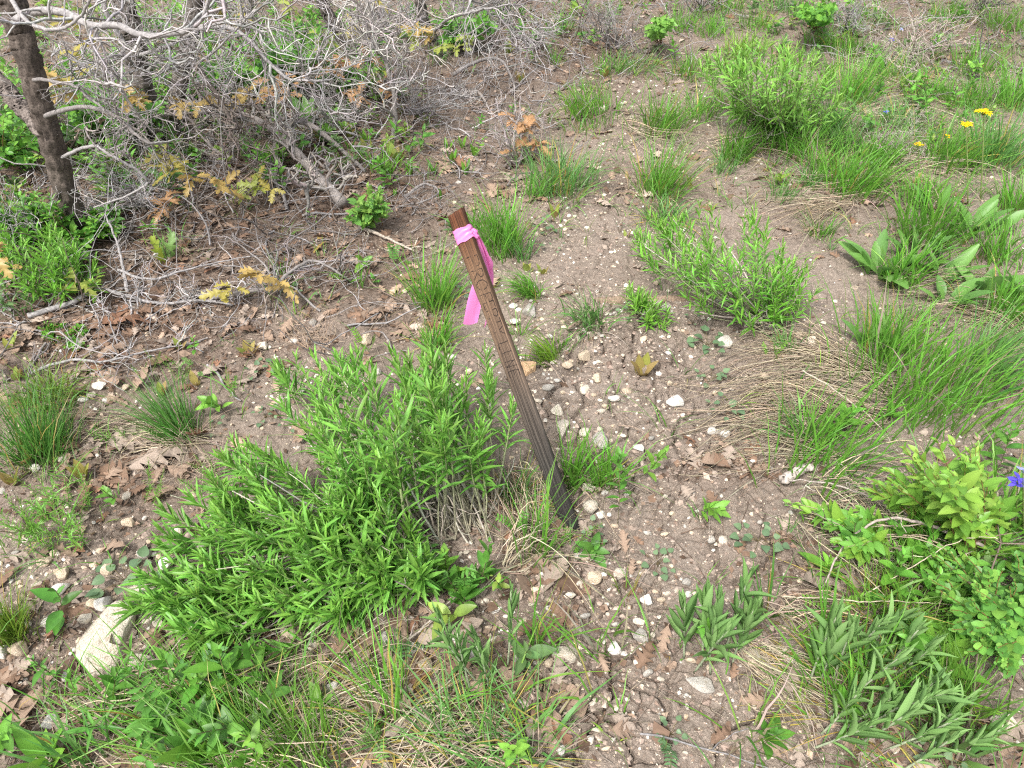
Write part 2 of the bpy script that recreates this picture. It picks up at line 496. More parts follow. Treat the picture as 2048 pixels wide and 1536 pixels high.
def soil_mat():
    m, n, l = mat('soil')
    at = N(n, 'ShaderNodeAttribute', attribute_name='Col')       # r: leaf-mould share, g: gravelly share, b: bare crust share
    sp = N(n, 'ShaderNodeSeparateColor'); l.new(at.outputs['Color'], sp.inputs[0])
    tc = N(n, 'ShaderNodeTexCoord')
    def noise(s, d=5.0, r=.65):
        o = N(n, 'ShaderNodeTexNoise', Scale=s, Detail=d, Roughness=r); l.new(tc.outputs['Object'], o.inputs['Vector']); return o
    a, b, c, d = noise(3.5), noise(24), noise(110, 4), noise(420, 3)
    pale = ramp(n, (.28, (.185, .15, .124)), (.5, (.275, .228, .192)), (.72, (.36, .31, .27)))
    mid = N(n, 'ShaderNodeMath', operation='ADD')
    h1 = N(n, 'ShaderNodeMath', operation='MULTIPLY'); h1.inputs[1].default_value = .5
    h2 = N(n, 'ShaderNodeMath', operation='MULTIPLY'); h2.inputs[1].default_value = .5
    l.new(a.outputs[0], h1.inputs[0]); l.new(b.outputs[0], h2.inputs[0]); l.new(h1.outputs[0], mid.inputs[0]); l.new(h2.outputs[0], mid.inputs[1])
    l.new(mid.outputs[0], pale.inputs[0])
    mould = ramp(n, (.32, (.085, .055, .041)), (.5, (.15, .105, .08)), (.68, (.23, .17, .135)))
    l.new(c.outputs[0], mould.inputs[0])
    fac = N(n, 'ShaderNodeMath', operation='ADD'); l.new(sp.outputs[0], fac.inputs[0])
    fb = N(n, 'ShaderNodeMapRange'); fb.inputs[1].default_value = .3; fb.inputs[2].default_value = .7; fb.inputs[3].default_value = -.3; fb.inputs[4].default_value = .3
    l.new(b.outputs[0], fb.inputs[0]); l.new(fb.outputs[0], fac.inputs[1]); fac.use_clamp = True
    mx = N(n, 'ShaderNodeMix', data_type='RGBA'); l.new(fac.outputs[0], mx.inputs[0]); l.new(pale.outputs[0], mx.inputs[6]); l.new(mould.outputs[0], mx.inputs[7])
    grit = ramp(n, (.36, (.74, .72, .70)), (.5, (1, 1, 1)), (.62, (1.1, 1.09, 1.07)), (.70, (1.5, 1.48, 1.42)))
    l.new(d.outputs[0], grit.inputs[0])
    g1 = N(n, 'ShaderNodeVectorMath', operation='MULTIPLY'); l.new(mx.outputs[2], g1.inputs[0]); l.new(grit.outputs[0], g1.inputs[1])
    sp2 = ramp(n, (.40, (.82, .80, .78)), (.55, (1, 1, 1)), (.72, (1.16, 1.15, 1.12)))
    l.new(c.outputs[0], sp2.inputs[0])
    g2 = N(n, 'ShaderNodeVectorMath', operation='MULTIPLY'); l.new(g1.outputs[0], g2.inputs[0]); l.new(sp2.outputs[0], g2.inputs[1])
    bs = N(n, 'ShaderNodeMath', operation='ADD'); l.new(c.outputs[0], bs.inputs[0]); l.new(d.outputs[0], bs.inputs[1])
    bp = N(n, 'ShaderNodeBump', Strength=.8, Distance=.006); l.new(bs.outputs[0], bp.inputs['Height'])
    p = N(n, 'ShaderNodeBsdfPrincipled', Roughness=.95); p.inputs['Specular IOR Level'].default_value = .1
    l.new(g2.outputs[0], p.inputs['Base Color']); l.new(bp.outputs[0], p.inputs['Normal'])
    o = N(n, 'ShaderNodeOutputMaterial'); l.new(p.outputs[0], o.inputs[0])
    return m
M_SOIL = soil_mat()

# ------------------------------------------------------------------ ground: one sheet, fine where the trail is, out to the horizon
def build_ground():
    u = np.linspace(0, 1, 760)
    ys = .42 * np.exp(u ** 1.0 * math.log(3.4 / .42))
    ys = np.concatenate([[-60, -20, -6, -2, -.8, -.3, 0, .2, .33], ys, 3.4 * np.exp(np.linspace(0, 1, 130)[1:] * math.log(9.5 / 3.4)), [10.5, 13, 18, 28, 50, 90, 150]])
    tt = np.concatenate([np.linspace(-1, -.42, 140)[:-1], np.linspace(-.42, .5, 470)[:-1], np.linspace(.5, 1, 110)])
    tt = np.concatenate([[-60, -20, -6, -2.5, -1.5, -1.15], tt, [1.15, 1.5, 2.5, 6, 20, 60]])
    hw = np.where(ys < 9.5, .78 + .74 * np.maximum(ys, 0), .78 + .74 * 9.5)
    X = hw[:, None] * tt[None]; Y = np.broadcast_to(ys[:, None], X.shape)
    Z = height(X, Y)
    far = np.maximum(np.abs(tt)[None] * np.ones_like(Y), np.where(Y < .2, 3, np.where(Y > 10, 3, 0)))
    Z = np.where(far > 1.3, macro(X, Y), Z)
    px, py, _ = project(np.stack([X, Y, np.zeros_like(X)], -1))
    C = np.stack([blobs(px, py, LITTER), blobs(px, py, GRAVEL), blobs(px, py, BARE)], -1)
    r, c = X.shape
    i = (np.arange(r - 1)[:, None] * c + np.arange(c - 1)[None])
    mb = MB().add(np.stack([X, Y, Z], -1), np.stack([i, i + 1, i + c + 1, i + c], -1), None, C.reshape(-1, 3))
    g = part('ground', mb, M_SOIL)
    g['kind'] = 'structure'
    g['label'] = 'brown cracked soil of the trail with darker leaf mould under the oaks'
build_ground()

# ------------------------------------------------------------------ survey stake with hand-drawn letters
def wood_mat():
    m, n, l = mat('weathered_redwood')
    at = N(n, 'ShaderNodeAttribute', attribute_name='Col')       # r: share along the stake, g: share across
    sp = N(n, 'ShaderNodeSeparateColor'); l.new(at.outputs['Color'], sp.inputs[0])
    tc = N(n, 'ShaderNodeTexCoord')
    wob = N(n, 'ShaderNodeTexNoise', Scale=14.0, Detail=2.0); l.new(tc.outputs['Object'], wob.inputs['Vector'])
    def grain(sx, sl, detail=4):
        cb = N(n, 'ShaderNodeCombineXYZ')
        a = N(n, 'ShaderNodeMath', operation='MULTIPLY_ADD'); a.inputs[1].default_value = sx
        w = N(n, 'ShaderNodeMath', operation='MULTIPLY'); w.inputs[1].default_value = sx * .03
        l.new(wob.outputs[0], w.inputs[0]); l.new(sp.outputs[1], a.inputs[0]); l.new(w.outputs[0], a.inputs[2])
        b = N(n, 'ShaderNodeMath', operation='MULTIPLY'); b.inputs[1].default_value = sl; l.new(sp.outputs[0], b.inputs[0])
        l.new(a.outputs[0], cb.inputs[0]); l.new(b.outputs[0], cb.inputs[1])
        o = N(n, 'ShaderNodeTexNoise', Scale=1.0, Detail=detail, Roughness=.6); l.new(cb.outputs[0], o.inputs['Vector']); return o
    g1, g2 = grain(27, 1.3, 2), grain(60, 5)
    along = N(n, 'ShaderNodeMath', operation='ADD'); al2 = N(n, 'ShaderNodeMath', operation='MULTIPLY_ADD'); al2.inputs[1].default_value = .16; al2.inputs[2].default_value = -.08
    l.new(g1.outputs[0], al2.inputs[0]); l.new(sp.outputs[0], along.inputs[0]); l.new(al2.outputs[0], along.inputs[1])
    base = ramp(n, (0, (.032, .03, .029)), (.22, (.046, .042, .038)), (.42, (.082, .066, .055)), (.6, (.122, .084, .06)), (.84, (.15, .09, .054)), (.92, (.10, .044, .022)), (1, (.085, .032, .015)))
    l.new(along.outputs[0], base.inputs[0])
    dark = ramp(n, (.36, (.42, .38, .35)), (.5, (1, 1, 1)), (.64, (1.9, 1.85, 1.75)))
    l.new(g1.outputs[0], dark.inputs[0])
    fine = ramp(n, (.36, (.62, .6, .58)), (.55, (1, 1, 1)), (.7, (1.3, 1.26, 1.2)))
    l.new(g2.outputs[0], fine.inputs[0])
    a = N(n, 'ShaderNodeVectorMath', operation='MULTIPLY'); l.new(base.outputs[0], a.inputs[0]); l.new(dark.outputs[0], a.inputs[1])
    b = N(n, 'ShaderNodeVectorMath', operation='MULTIPLY'); l.new(a.outputs[0], b.inputs[0]); l.new(fine.outputs[0], b.inputs[1])
    hs = N(n, 'ShaderNodeMath', operation='ADD'); l.new(g1.outputs[0], hs.inputs[0]); l.new(g2.outputs[0], hs.inputs[1])
    bp = N(n, 'ShaderNodeBump', Strength=.6, Distance=.0025); l.new(hs.outputs[0], bp.inputs['Height'])
    p = N(n, 'ShaderNodeBsdfPrincipled', Roughness=.72); p.inputs['Specular IOR Level'].default_value = .25
    l.new(b.outputs[0], p.inputs['Base Color']); l.new(bp.outputs[0], p.inputs['Normal'])
    o = N(n, 'ShaderNodeOutputMaterial'); l.new(p.outputs[0], o.inputs[0])
    return m
M_WOOD = wood_mat()
M_INK = foliage('pencil_line', 0, .7, .2, 300, .2)
M_TAPE = foliage('pink_tape', .38, .35, .4, 30, .05)

ST_BASE = G(1140, 1052)
ST_TOP = CAMP + unit(ray(912, 424)) * 1.71
ST_AX = unit(ST_TOP - ST_BASE)
ST_LEN = float(np.linalg.norm(ST_TOP - ST_BASE))
_tocam = unit(CAMP - (ST_BASE + ST_TOP) / 2)
ST_N = unit(_tocam - ST_AX * (_tocam @ ST_AX))
ST_R = np.cross(ST_AX, ST_N)
if ST_R[0] < 0: ST_R = -ST_R
_yaw = math.radians(8)
ST_N, ST_R = ST_N * math.cos(_yaw) - ST_R * math.sin(_yaw), ST_R * math.cos(_yaw) + ST_N * math.sin(_yaw)
ST_N, ST_R = unit(ST_N), unit(ST_R)
HW, HT = .0205, .0115                                          # half width, half thickness

def st(u, v, w=0.0):
    """a place on the stake: u along (0 foot .. 1 top), v across the face in half widths, w metres proud of the face"""
    return ST_BASE + ST_AX * (u * ST_LEN) + ST_R * (v * HW) + ST_N * (face_h(v) + w)

def face_h(v):
    e = np.clip((np.abs(v) - .72) / .28, 0, 1)
    return HT - .0045 * e * e

_au = np.linspace(0, 1, 400)
_ap = project(ST_BASE + ST_AX * (_au[:, None] * ST_LEN) + ST_N * HT)[1]
def u_of(py):
    return float(np.interp(-py, -_ap[::1], _au))

stake = thing('survey_stake', 'leaning wooden survey stake, reddish on top, charred at its foot, lettered along its face', 'stake', ST_BASE)
def build_stake():
    sec = [(-1, -HT + .002), (-1, HT - .0045), (-.93, HT - .0024), (-.84, HT - .0008), (-.7, HT), (-.4, HT + .0002), (0, HT + .0004), (.4, HT + .0002), (.7, HT), (.84, HT - .0008), (.93, HT - .0024), (1, HT - .0045), (1, -HT + .002), (.92, -HT), (-.92, -HT)]
    m = len(sec); n = 120
    us = np.linspace(-.14, 1.0, n)
    V, C = [], []
    for k, u in enumerate(us):
        for j, (v, h) in enumerate(sec):
            nick = .0006 * vn(np.array(u * 40.0), np.array(j * 3.1), 5) + .0009 * vn(np.array(u * 9.0), np.array(j * 1.7), 6)
            q = ST_BASE + ST_AX * (u * ST_LEN) + ST_R * (v * HW + nick) + ST_N * (h + nick * .7)
            if k == n - 1:                                     # worn, slightly slanted saw cut
                q = q + ST_AX * (.004 * v + .0015 * math.sin(j * 2.3))
            V.append(q); C.append((max(0, u), (v + 1) / 2 + (h / HT) * .13, 0))
    i = (np.arange(n - 1) * m)[:, None]; j = np.arange(m)[None]; j2 = (j + 1) % m
    Q = np.stack([i + j, i + j2, i + m + j2, i + m + j], -1).reshape(-1, 4)
    top = (n - 1) * m
    T = [(top, top + a, top + a + 1) for a in range(1, m - 1)]
    part('post', MB().add(V, Q, T, np.array(C)), M_WOOD, stake)
    # letters, written down the face, each a part
    G_ = {  # strokes in letter space: x along the writing 0..1 (down the stake), y 0 (foot of letter, v=-1 side) .. 1
        'P': [[(0, 0), (0, 1)], [(0, .98), (.35, 1), (.62, .88), (.66, .7), (.5, .52), (.22, .46), (.02, .47)]],
        'R': [[(0, 0), (0, 1)], [(0, .98), (.35, .98), (.58, .85), (.58, .68), (.4, .54), (.05, .48)], [(.2, .5), (.45, .25), (.7, 0)]],
        'O': [[(.35, 1), (.1, .8), (0, .5), (.1, .2), (.35, .03), (.6, .16), (.72, .48), (.62, .82), (.35, 1)]],
        'E': [[(0, 0), (0, 1)], [(0, 1), (.55, .98)], [(0, .52), (.45, .5)], [(0, .02), (.58, 0)]],
        'T': [[(.33, 0), (.33, .97)], [(-.02, .96), (.68, 1)]],
        'Y': [[(.32, 0), (.32, .45)], [(.32, .45), (.2, .62), (0, 1)], [(.32, .45), (.42, .68), (.66, .98)]],
        'L': [[(0, 1), (0, .02)], [(0, .02), (.52, 0)]],
        'I': [[(.12, 0), (.12, .96)]],
        'N': [[(0, 0), (0, .96)], [(0, .96), (.5, .04)], [(.5, .04), (.52, 1)]],
    }
    word = 'PROPERTY LINE'
    # start of each letter along the stake, measured from the photograph
    ys = [513, 540, 560, 588, 604, 620, 638, 655, 0, 685, 703, 722, 741]
    sz = [22, 18, 20, 18, 17, 17, 16, 17, 0, 16, 8, 15, 15]
    for ch, y, s_ in zip(word, ys, sz):
        if ch == ' ': continue
        mb = MB()
        u0, u1 = u_of(y), u_of(y + s_ * 1.35)
        for stroke in G_[ch]:
            p = polyline([(a, b, 0) for a, b in stroke], 3 * len(stroke)) if len(stroke) > 2 else np.array([np.array(stroke[0] + (0,)) * (1 - t) + np.array(stroke[1] + (0,)) * t for t in np.linspace(0, 1, 7)])
            P3 = np.array([st(u0 + (u1 - u0) * a + rng.normal(0, .0006), -.62 + 1.26 * b, .0007) for a, b, _ in p])
            d = unit(np.gradient(P3, axis=0))
            w = .00072 * (1 + rng.normal(0, .22, len(P3)))
            strips(mb, P3[None], w[None], np.cross(d, ST_N)[None], np.array([[.018, .013, .011]]))
        part('letter', mb, M_INK, stake)['label'] = 'pencilled capital ' + ch
    # nail head near the top
    nm = MB()
    P = np.array([st(.925, .35, -.002), st(.925, .35, .0012)])
    tubes(nm, P[None], np.array([[.0022, .0022]]), 10, np.array([.05, .03, .025]))
    part('nail_head', nm, M_INK, stake)
build_stake()

def ico(sub):
    p = (1 + 5 ** .5) / 2
    V = [(-1, p, 0), (1, p, 0), (-1, -p, 0), (1, -p, 0), (0, -1, p), (0, 1, p), (0, -1, -p), (0, 1, -p), (p, 0, -1), (p, 0, 1), (-p, 0, -1), (-p, 0, 1)]
    T = [(0, 11, 5), (0, 5, 1), (0, 1, 7), (0, 7, 10), (0, 10, 11), (1, 5, 9), (5, 11, 4), (11, 10, 2), (10, 7, 6), (7, 1, 8), (3, 9, 4), (3, 4, 2), (3, 2, 6), (3, 6, 8), (3, 8, 9), (4, 9, 5), (2, 4, 11), (6, 2, 10), (8, 6, 7), (9, 8, 1)]
    V = [np.array(v) / np.linalg.norm(v) for v in V]
    for _ in range(sub):
        cache, T2 = {}, []
        def mid(a, b):
            k = (min(a, b), max(a, b))
            if k not in cache:
                m_ = V[a] + V[b]; V.append(m_ / np.linalg.norm(m_)); cache[k] = len(V) - 1
            return cache[k]
        for a, b, c in T:
            x, y, z = mid(a, b), mid(b, c), mid(c, a)
            T2 += [(a, x, z), (b, y, x), (c, z, y), (x, y, z)]
        T = T2
    return np.array(V), np.array(T)
ICO = {s_: ico(s_) for s_ in (0, 1, 2, 3, 4)}


def build_tape():
    kn = st(u_of(474), 1.16, -.004)
    UH, UL, UR = u_of(456), u_of(484), u_of(479)
    t = thing('flagging_tape', 'bright pink flagging tape tied round the stake with two hanging tails', 'ribbon', kn)
    pink = np.array([.95, .30, .68])
    # band: wrapped round the stake, folds running across it
    sec = [(-1.04, -HT), (-1.06, 0), (-1.03, HT - .004), (-.86, HT + .0002), (-.5, HT + .0014), (0, HT + .0018), (.5, HT + .0014), (.86, HT + .0002), (1.05, HT - .004), (1.08, 0), (1.05, -HT), (.6, -HT - .002), (-.6, -HT - .002)]
    m, n = len(sec), 13
    V = []
    for k in range(n):
        f = k / (n - 1)
        for j, (v, h) in enumerate(sec):
            g = (v + 1.08) / 2.16                              # 0 at the free side .. 1 at the knot
            hi = UH + .002 * g; lo = UL + (UR - UL) * g        # the band narrows towards the knot
            if h < -HT * .5: hi, lo = UH - .002, UR + .004
            u = lo + (hi - lo) * f
            fold = (.0014 * math.sin(f * 17 - g * 5.2) * (.3 + g) + .0005 * math.sin(f * 33 + g * 6)) * math.sin(math.pi * min(1, max(0, f)))
            s_ = 1 + fold / HW
            V.append(ST_BASE + ST_AX * (u * ST_LEN + .0015 * math.sin(j * 2.1 + f * 5)) + ST_R * (v * HW * s_ + .001 * np.sign(v)) + ST_N * (h + (fold + .0012) * np.sign(h if h else 1)))
    V = np.array(V)
    i = (np.arange(n - 1) * m)[:, None]; j = np.arange(m)[None]; j2 = (j + 1) % m
    Q = np.stack([i + j, i + j2, i + m + j2, i + m + j], -1).reshape(-1, 4)
    u_dbg = (UH, UL)
    part('band', MB().add(V, Q, None, pink), M_TAPE, t)
    # knot
    mb = MB()
    for sc_, of, tw in (((.0075, .006, .0095), (0, 0, 0), .3), ((.006, .005, .0065), (.004, -.002, -.006), 1.1), ((.005, .005, .006), (-.003, .001, .006), 2.0)):
        V, T = ICO[2]
        r_ = 1 + .16 * np.sin(V[:, 2] * 7 + V[:, 0] * 4 + tw * 3) + .1 * np.sin(V[:, 1] * 9 + tw)
        mb.add(V * r_[:, None] * np.array(sc_) + kn + np.array(of), None, T, pink * .97)
    part('knot', mb, M_TAPE, t)
    # wide tail: hangs straight down behind the stake
    def tail(pixels, ys, halfw, side, twist, tone):
        C3 = polyline(np.array([at_y(px, py, y) for (px, py), y in zip(pixels, ys)]), 22)
        W = np.interp(np.linspace(0, 1, 22), np.linspace(0, 1, len(halfw)), halfw)
        m_ = MB(); rows = 7
        V = []
        for k in range(22):
            a = twist[0] + (twist[1] - twist[0]) * (k / 21.0)
            sd = np.array([math.cos(a), math.sin(a), 0])
            nn = np.array([-math.sin(a), math.cos(a), 0])
            for r in range(rows):
                x = r / (rows - 1) * 2 - 1
                rip = (.0035 * math.sin(x * 3.1 + k * .35) + .002 * math.sin(x * 6 + k * .2)) * (1 - .55 * k / 21)
                end = .007 * (abs(x) ** 2.2) * (k == 21) * (1 if side == 0 else 1.6)
                V.append(C3[k] + sd * x * W[k] + nn * rip + np.array([0, 0, end]))
        ii = (np.arange(21) * rows)[:, None] + np.arange(rows - 1)[None]
        m_.add(np.array(V), np.stack([ii, ii + 1, ii + rows + 1, ii + rows], -1).reshape(-1, 4), None, pink * tone)
        return part('tail', m_, M_TAPE, t)
    y0 = kn[1]
    tail([(953, 468), (966, 500), (975, 528), (962, 560), (950, 600), (940, 650)], [y0, y0 + .006, y0 + .016, y0 + .024, y0 + .026, y0 + .024], [.004, .010, .0145, .0165, .0185, .0185], 0, (-.5, .12), 1.0)
    tail([(954, 470), (972, 510), (982, 550), (982, 590), (976, 625), (969, 656)], [y0, y0 + .008, y0 + .018, y0 + .03, y0 + .034, y0 + .032], [.004, .007, .009, .0075, .005, .0012], 1, (.8, 1.15), .95)
build_tape()

# ------------------------------------------------------------------ stones
def rock(sub, seed, cuts, rough):
    r = np.random.default_rng(seed)
    V, T = ICO[sub]
    V = V * np.array([1, 1, 1.0])
    for _ in range(cuts):
        nrm = unit(r.normal(0, 1, 3) * np.array([1, 1, .8])); d = r.uniform(.45, .82)
        e = np.maximum(0, V @ nrm - d)
        V = V - nrm * (e * .93)[:, None]
    a, b = V[:, 0] * 2.3 + seed, V[:, 1] * 2.3 + V[:, 2] * 1.7
    V = V * (1 + rough * vn(a, b, seed) + rough * .5 * vn(a * 2.7, b * 2.7 + V[:, 2] * 3, seed + 2))[:, None]
    V = V / np.abs(V).max(0)
    return V, T
def rock_mesh(name, sub, seed, cuts, rough, smooth):
    V, T = rock(sub, seed, cuts, rough)
    me = MB().add(V, None, T, np.array([1.0, 1, 1])).mesh(name, (0, 0, 0), smooth)
    me.materials.append(M_STONE)
    return me
ROCK_BIG = [rock_mesh('stone', 3, 100 + i, 9 + i % 4, .035, True) for i in range(10)]
ROCK_SMALL = [rock_mesh('pebble', 1, 200 + i, 7, .06, i % 3 != 0) for i in range(14)]
PALE, BUFF, GREYST, WHITE, RUST = (.58, .53, .455), (.54, .45, .35), (.44, .42, .39), (.66, .64, .605), (.54, .37, .23)

def put_stone(name, me, px, py, w, h, col, label, group, cat='stone', flat=.5, sink=.18, rot=None):
    p = G(px, py)
    s_ = mpp(p)
    ang = PITCH + math.atan((py - CY) / FPX)
    sx, sy = w * s_ / 2, h * s_ / 2 / math.sin(ang) * .86
    if rot is None: rot = rng.uniform(-.35, .35)
    ca, sa = math.cos(rot), math.sin(rot)
    R = np.array([[ca, -sa, 0], [sa, ca, 0], [0, 0, 1]])
    tilt = rng.normal(0, .12)
    R = R @ np.array([[1, 0, 0], [0, math.cos(tilt), -math.sin(tilt)], [0, math.sin(tilt), math.cos(tilt)]])
    sz = flat * min(sx, sy)
    o = shared(name, me, m4(R, p + np.array([0, 0, sz * (.75 - 2 * sink)]), (sx, sy, sz)))
    o.color = (*col, 1)
    tag(o, label, cat, group)
    return o

BIG = [
 (215, 1282, 112, 132, PALE, 'largest rock, flat and pale with dark lichen pits, half buried near the leafy shrub', .35),
 (280, 1322, 54, 38, PALE, 'flat angular pale stone just in front of the largest half-buried rock', .5),
 (297, 1348, 26, 20, PALE, 'small pale stone touching the front of the flat angular stone', .6),
 (342, 1312, 18, 20, WHITE, 'small whitish stone between the big rock and the shrub tips', .6),
 (342, 1136, 30, 26, WHITE, 'whitish lump of stone at the far edge of the leafy shrub tips', .7),
 (290, 1110, 22, 20, GREYST, 'smooth light grey stone on bare soil beyond the whitish lump', .7),
 (260, 1045, 26, 18, BUFF, 'rounded buff stone alone on the bare soil beyond the stony patch', .6),
 (352, 1108, 26, 20, BUFF, 'buff stone tucked under the farthest shrub tips of the stony patch', .6),
 (287, 1178, 50, 34, PALE, 'smooth pale stone behind the largest rock, partly under shrub leaves', .5),
 (212, 1209, 34, 30, WHITE, 'whitish angular stone just behind the largest flat rock', .6),
 (185, 1206, 34, 18, BUFF, 'long low buff stone behind the largest flat rock', .5),
 (169, 1238, 26, 22, PALE, 'wedge of pale stone at the big rock edge facing the bare soil', .5),
 (219, 1144, 22, 20, BUFF, 'buff stone beside the grey heart-leaved rosette on the stony patch', .6),
 (120, 1182, 32, 30, WHITE, 'square white stone block on the stony patch', .6),
 (132, 1151, 24, 22, BUFF, 'blocky cream stone just beyond the square white block', .7),
 (90, 1124, 30, 20, BUFF, 'cream oval stone beyond the two blocks on the stony patch', .5),
 (82, 1175, 24, 18, PALE, 'rounded pale stone next to the square white block', .6),
 (72, 1190, 24, 16, WHITE, 'low white stone in front of the rounded pale one by the square block', .5),
 (44, 1303, 32, 30, BUFF, 'rounded buff stone with a brown stain near the small grass tuft', .75),
 (12, 1308, 32, 28, WHITE, 'whitish stone cut by the picture edge near the rounded buff stone', .65),
 (103, 1447, 40, 30, WHITE, 'smooth whitish stone with a grey underside among dry leaves and grass', .65),
 (14, 1455, 36, 28, GREYST, 'grey pointed stone at the picture edge among dry leaves', .5),
 (672, 1380, 34, 36, GREYST, 'smooth light grey squarish stone in the grass below the leafy shrub', .7),
 (535, 1493, 36, 32, GREYST, 'grey mottled stone half hidden in the thick foreground grass', .7),
 (133, 1353, 18, 24, WHITE, 'upright white chip between the big rock and a curled dry leaf', .7),
 (99, 1250, 20, 20, WHITE, 'small white stone on soil beside the curled brown oak leaf', .7),
 (627, 1293, 20, 20, PALE, 'small pale stone under the drooping shrub stems', .6),
 (492, 1278, 34, 24, GREYST, 'dull grey stone in the shade of the drooping shrub tips', .6),
 (381, 1223, 24, 22, PALE, 'pale stone showing between two sprays of shrub leaves', .6),
 (323, 1247, 24, 22, PALE, 'pale stone at the tip of the lowest shrub spray', .6),
 (345, 1257, 20, 18, BUFF, 'buff stone right beside the pale one under the lowest spray', .6),
 (1125, 1307, 52, 36, PALE, 'boxy pale stone with rusty pits, biggest stone in front of the stake', .75),
 (1098, 1327, 18, 18, BUFF, 'small round buff stone at the corner of the boxy pale stone', .7),
 (1040, 1308, 32, 34, GREYST, 'upright light grey stone beside the boxy pale stone', .8),
 (1072, 1305, 16, 18, GREYST, 'thin grey stone between the upright stone and the boxy one', .7),
 (947, 1312, 36, 30, GREYST, 'grey-white stone behind the fuzzy-leaved seedlings', .6),
 (766, 1281, 38, 32, GREYST, 'squarish grey stone beneath the shrub stems near the dry leaves', .6),
 (836, 1302, 24, 32, WHITE, 'upright white-grey stone beside the folded dry leaf', .7),
 (852, 1332, 28, 30, BUFF, 'buff stone leaning on the big dry leaves below the shrub', .6),
 (1228, 1298, 26, 28, WHITE, 'bluish white stone beside the thin sprouts in front of the stake', .7),
 (1282, 1278, 28, 26, GREYST, 'pale grey stone lying beyond the brown leaf near the fuzzy plant', .6),
 (1185, 1158, 30, 26, BUFF, 'cream stone on cracked soil in front of the stake foot', .65),
 (1292, 1206, 24, 20, WHITE, 'cream-white stone at the edge of a long soil crack', .7),
 (1157, 1112, 24, 14, WHITE, 'flat white stone between the stake foot and the lobed dry leaf', .5),
 (1171, 1117, 16, 12, BUFF, 'buff pebble touching the flat white stone near the stake foot', .6),
 (1200, 1033, 16, 14, WHITE, 'small pale stone on the soil beside the stake foot', .6),
 (992, 1220, 22, 10, WHITE, 'thin white flake of stone near the shrub root', .35),
 (1122, 1503, 14, 22, WHITE, 'narrow white stone standing by the foreground crack', .7),
 (1401, 1370, 52, 32, GREYST, 'wide flat grey-buff stone at the foot of the fuzzy plant', .45),
 (1999, 1445, 46, 38, PALE, 'rounded pale stone in the corner under the grass and snowberry', .7),
 (1505, 1315, 26, 22, PALE, 'pale stone beside the fuzzy plant, behind a smaller one', .6),
 (1502, 1332, 18, 18, BUFF, 'small buff stone in front of the pale stone by the fuzzy plant', .6),
 (1375, 1190, 14, 14, WHITE, 'small white stone just beyond the fuzzy plant', .6),
 (1370, 1166, 18, 14, GREYST, 'small grey stone between the heart-leaved rosettes', .6),
 (1444, 1084, 18, 14, PALE, 'round pale stone on bare soil beside the widest rosette', .6),
 (1423, 1079, 14, 14, GREYST, 'grey wedge of stone beside the round pale one near the rosette', .6),
 (1171, 717, 26, 18, BUFF, 'cream stone standing proud on the soil beyond the soil cracks', .7),
 (1058, 741, 30, 26, RUST, 'orange-tan stone touching the stake halfway down', .75),
 (1135, 736, 20, 12, BUFF, 'flat buff stone between the orange stone and the cream one', .5),
 (1193, 761, 14, 18, BUFF, 'pointed tan stone on the soil near the first crack', .7),
 (1169, 784, 18, 18, PALE, 'square pale stone beside the pointed tan stone', .5),
 (1227, 804, 22, 12, WHITE, 'white chip broken in two on the cracked soil', .5),
 (1115, 825, 24, 24, PALE, 'oval pale stone beside the grey part of the stake', .5),
 (1123, 864, 28, 34, PALE, 'large tan stone behind the grass beside the stake', .5),
 (1169, 872, 20, 18, PALE, 'pale stone behind the second clump of grass beside the stake', .6),
 (1200, 886, 26, 36, GREYST, 'tall slab of grey stone behind the grass beside the stake', .5),
 (1279, 903, 24, 14, WHITE, 'low white stone at the end of a curved twig', .5),
 (1178, 982, 26, 16, PALE, 'pale stone at the root of the grass beside the stake', .6),
 (1195, 982, 12, 10, BUFF, 'tiny buff stone touching the pale stone by the grass root', .6),
 (1350, 806, 34, 22, WHITE, 'bright white stone alone on the cracked trail', .6),
 (1060, 628, 28, 20, GREYST, 'grey stone level with the ribbon end beyond the stake', .5),
 (1029, 645, 16, 12, WHITE, 'bright white sliver of stone close behind the stake', .3),
 (1027, 611, 16, 10, WHITE, 'flat white chip just behind the stake near the grey stone', .4),
 (732, 681, 20, 20, BUFF, 'buff stone peeping over the top of the leafy shrub', .7),
 (205, 778, 30, 14, WHITE, 'white flat stone under grey twigs beyond the dark grass tuft', .5),
 (167, 800, 18, 12, WHITE, 'white square chip in front of the flat white stone under twigs', .5),
 (184, 792, 16, 10, PALE, 'pinkish pale chip between the two white stones under twigs', .5),
 (212, 800, 14, 10, WHITE, 'smallest white chip beside the flat white stone under twigs', .5),
 (253, 778, 14, 12, BUFF, 'small cream stone beside the dark grass tuft', .5),
 (530, 696, 24, 14, PALE, 'pale stone beyond the shrub near the bronze seedling', .5),
 (588, 684, 18, 10, WHITE, 'white stone behind the dry stalks of the leafy shrub', .5),
 (560, 804, 18, 16, PALE, 'pale stone beside the farthest spray of the leafy shrub', .6),
 (73, 941, 16, 14, WHITE, 'white stone among dry leaves below the dark hair grass', .6),
 (256, 997, 14, 18, PALE, 'pale stone on soil between dry leaves and the leafy shrub', .5),
 (1450, 686, 30, 24, GREYST, 'rough grey stone beside the rosette under the sparse shrub', .5),
 (1450, 870, 20, 14, WHITE, 'white stone in front of the dry straw on the trail', .5),
 (1886, 838, 12, 12, PALE, 'pale stone behind the yellow-green shrub', .6),
 (1621, 686, 18, 14, PALE, 'pale stone near the root of the sparse shrub', .6),
 (1601, 671, 20, 10, BUFF, 'flat cream stone behind the pale one near the sparse shrub', .4),
 (1585, 960, 0, 0, GREYST, '', 0),
]
SG = 'larger stones lying on the soil'
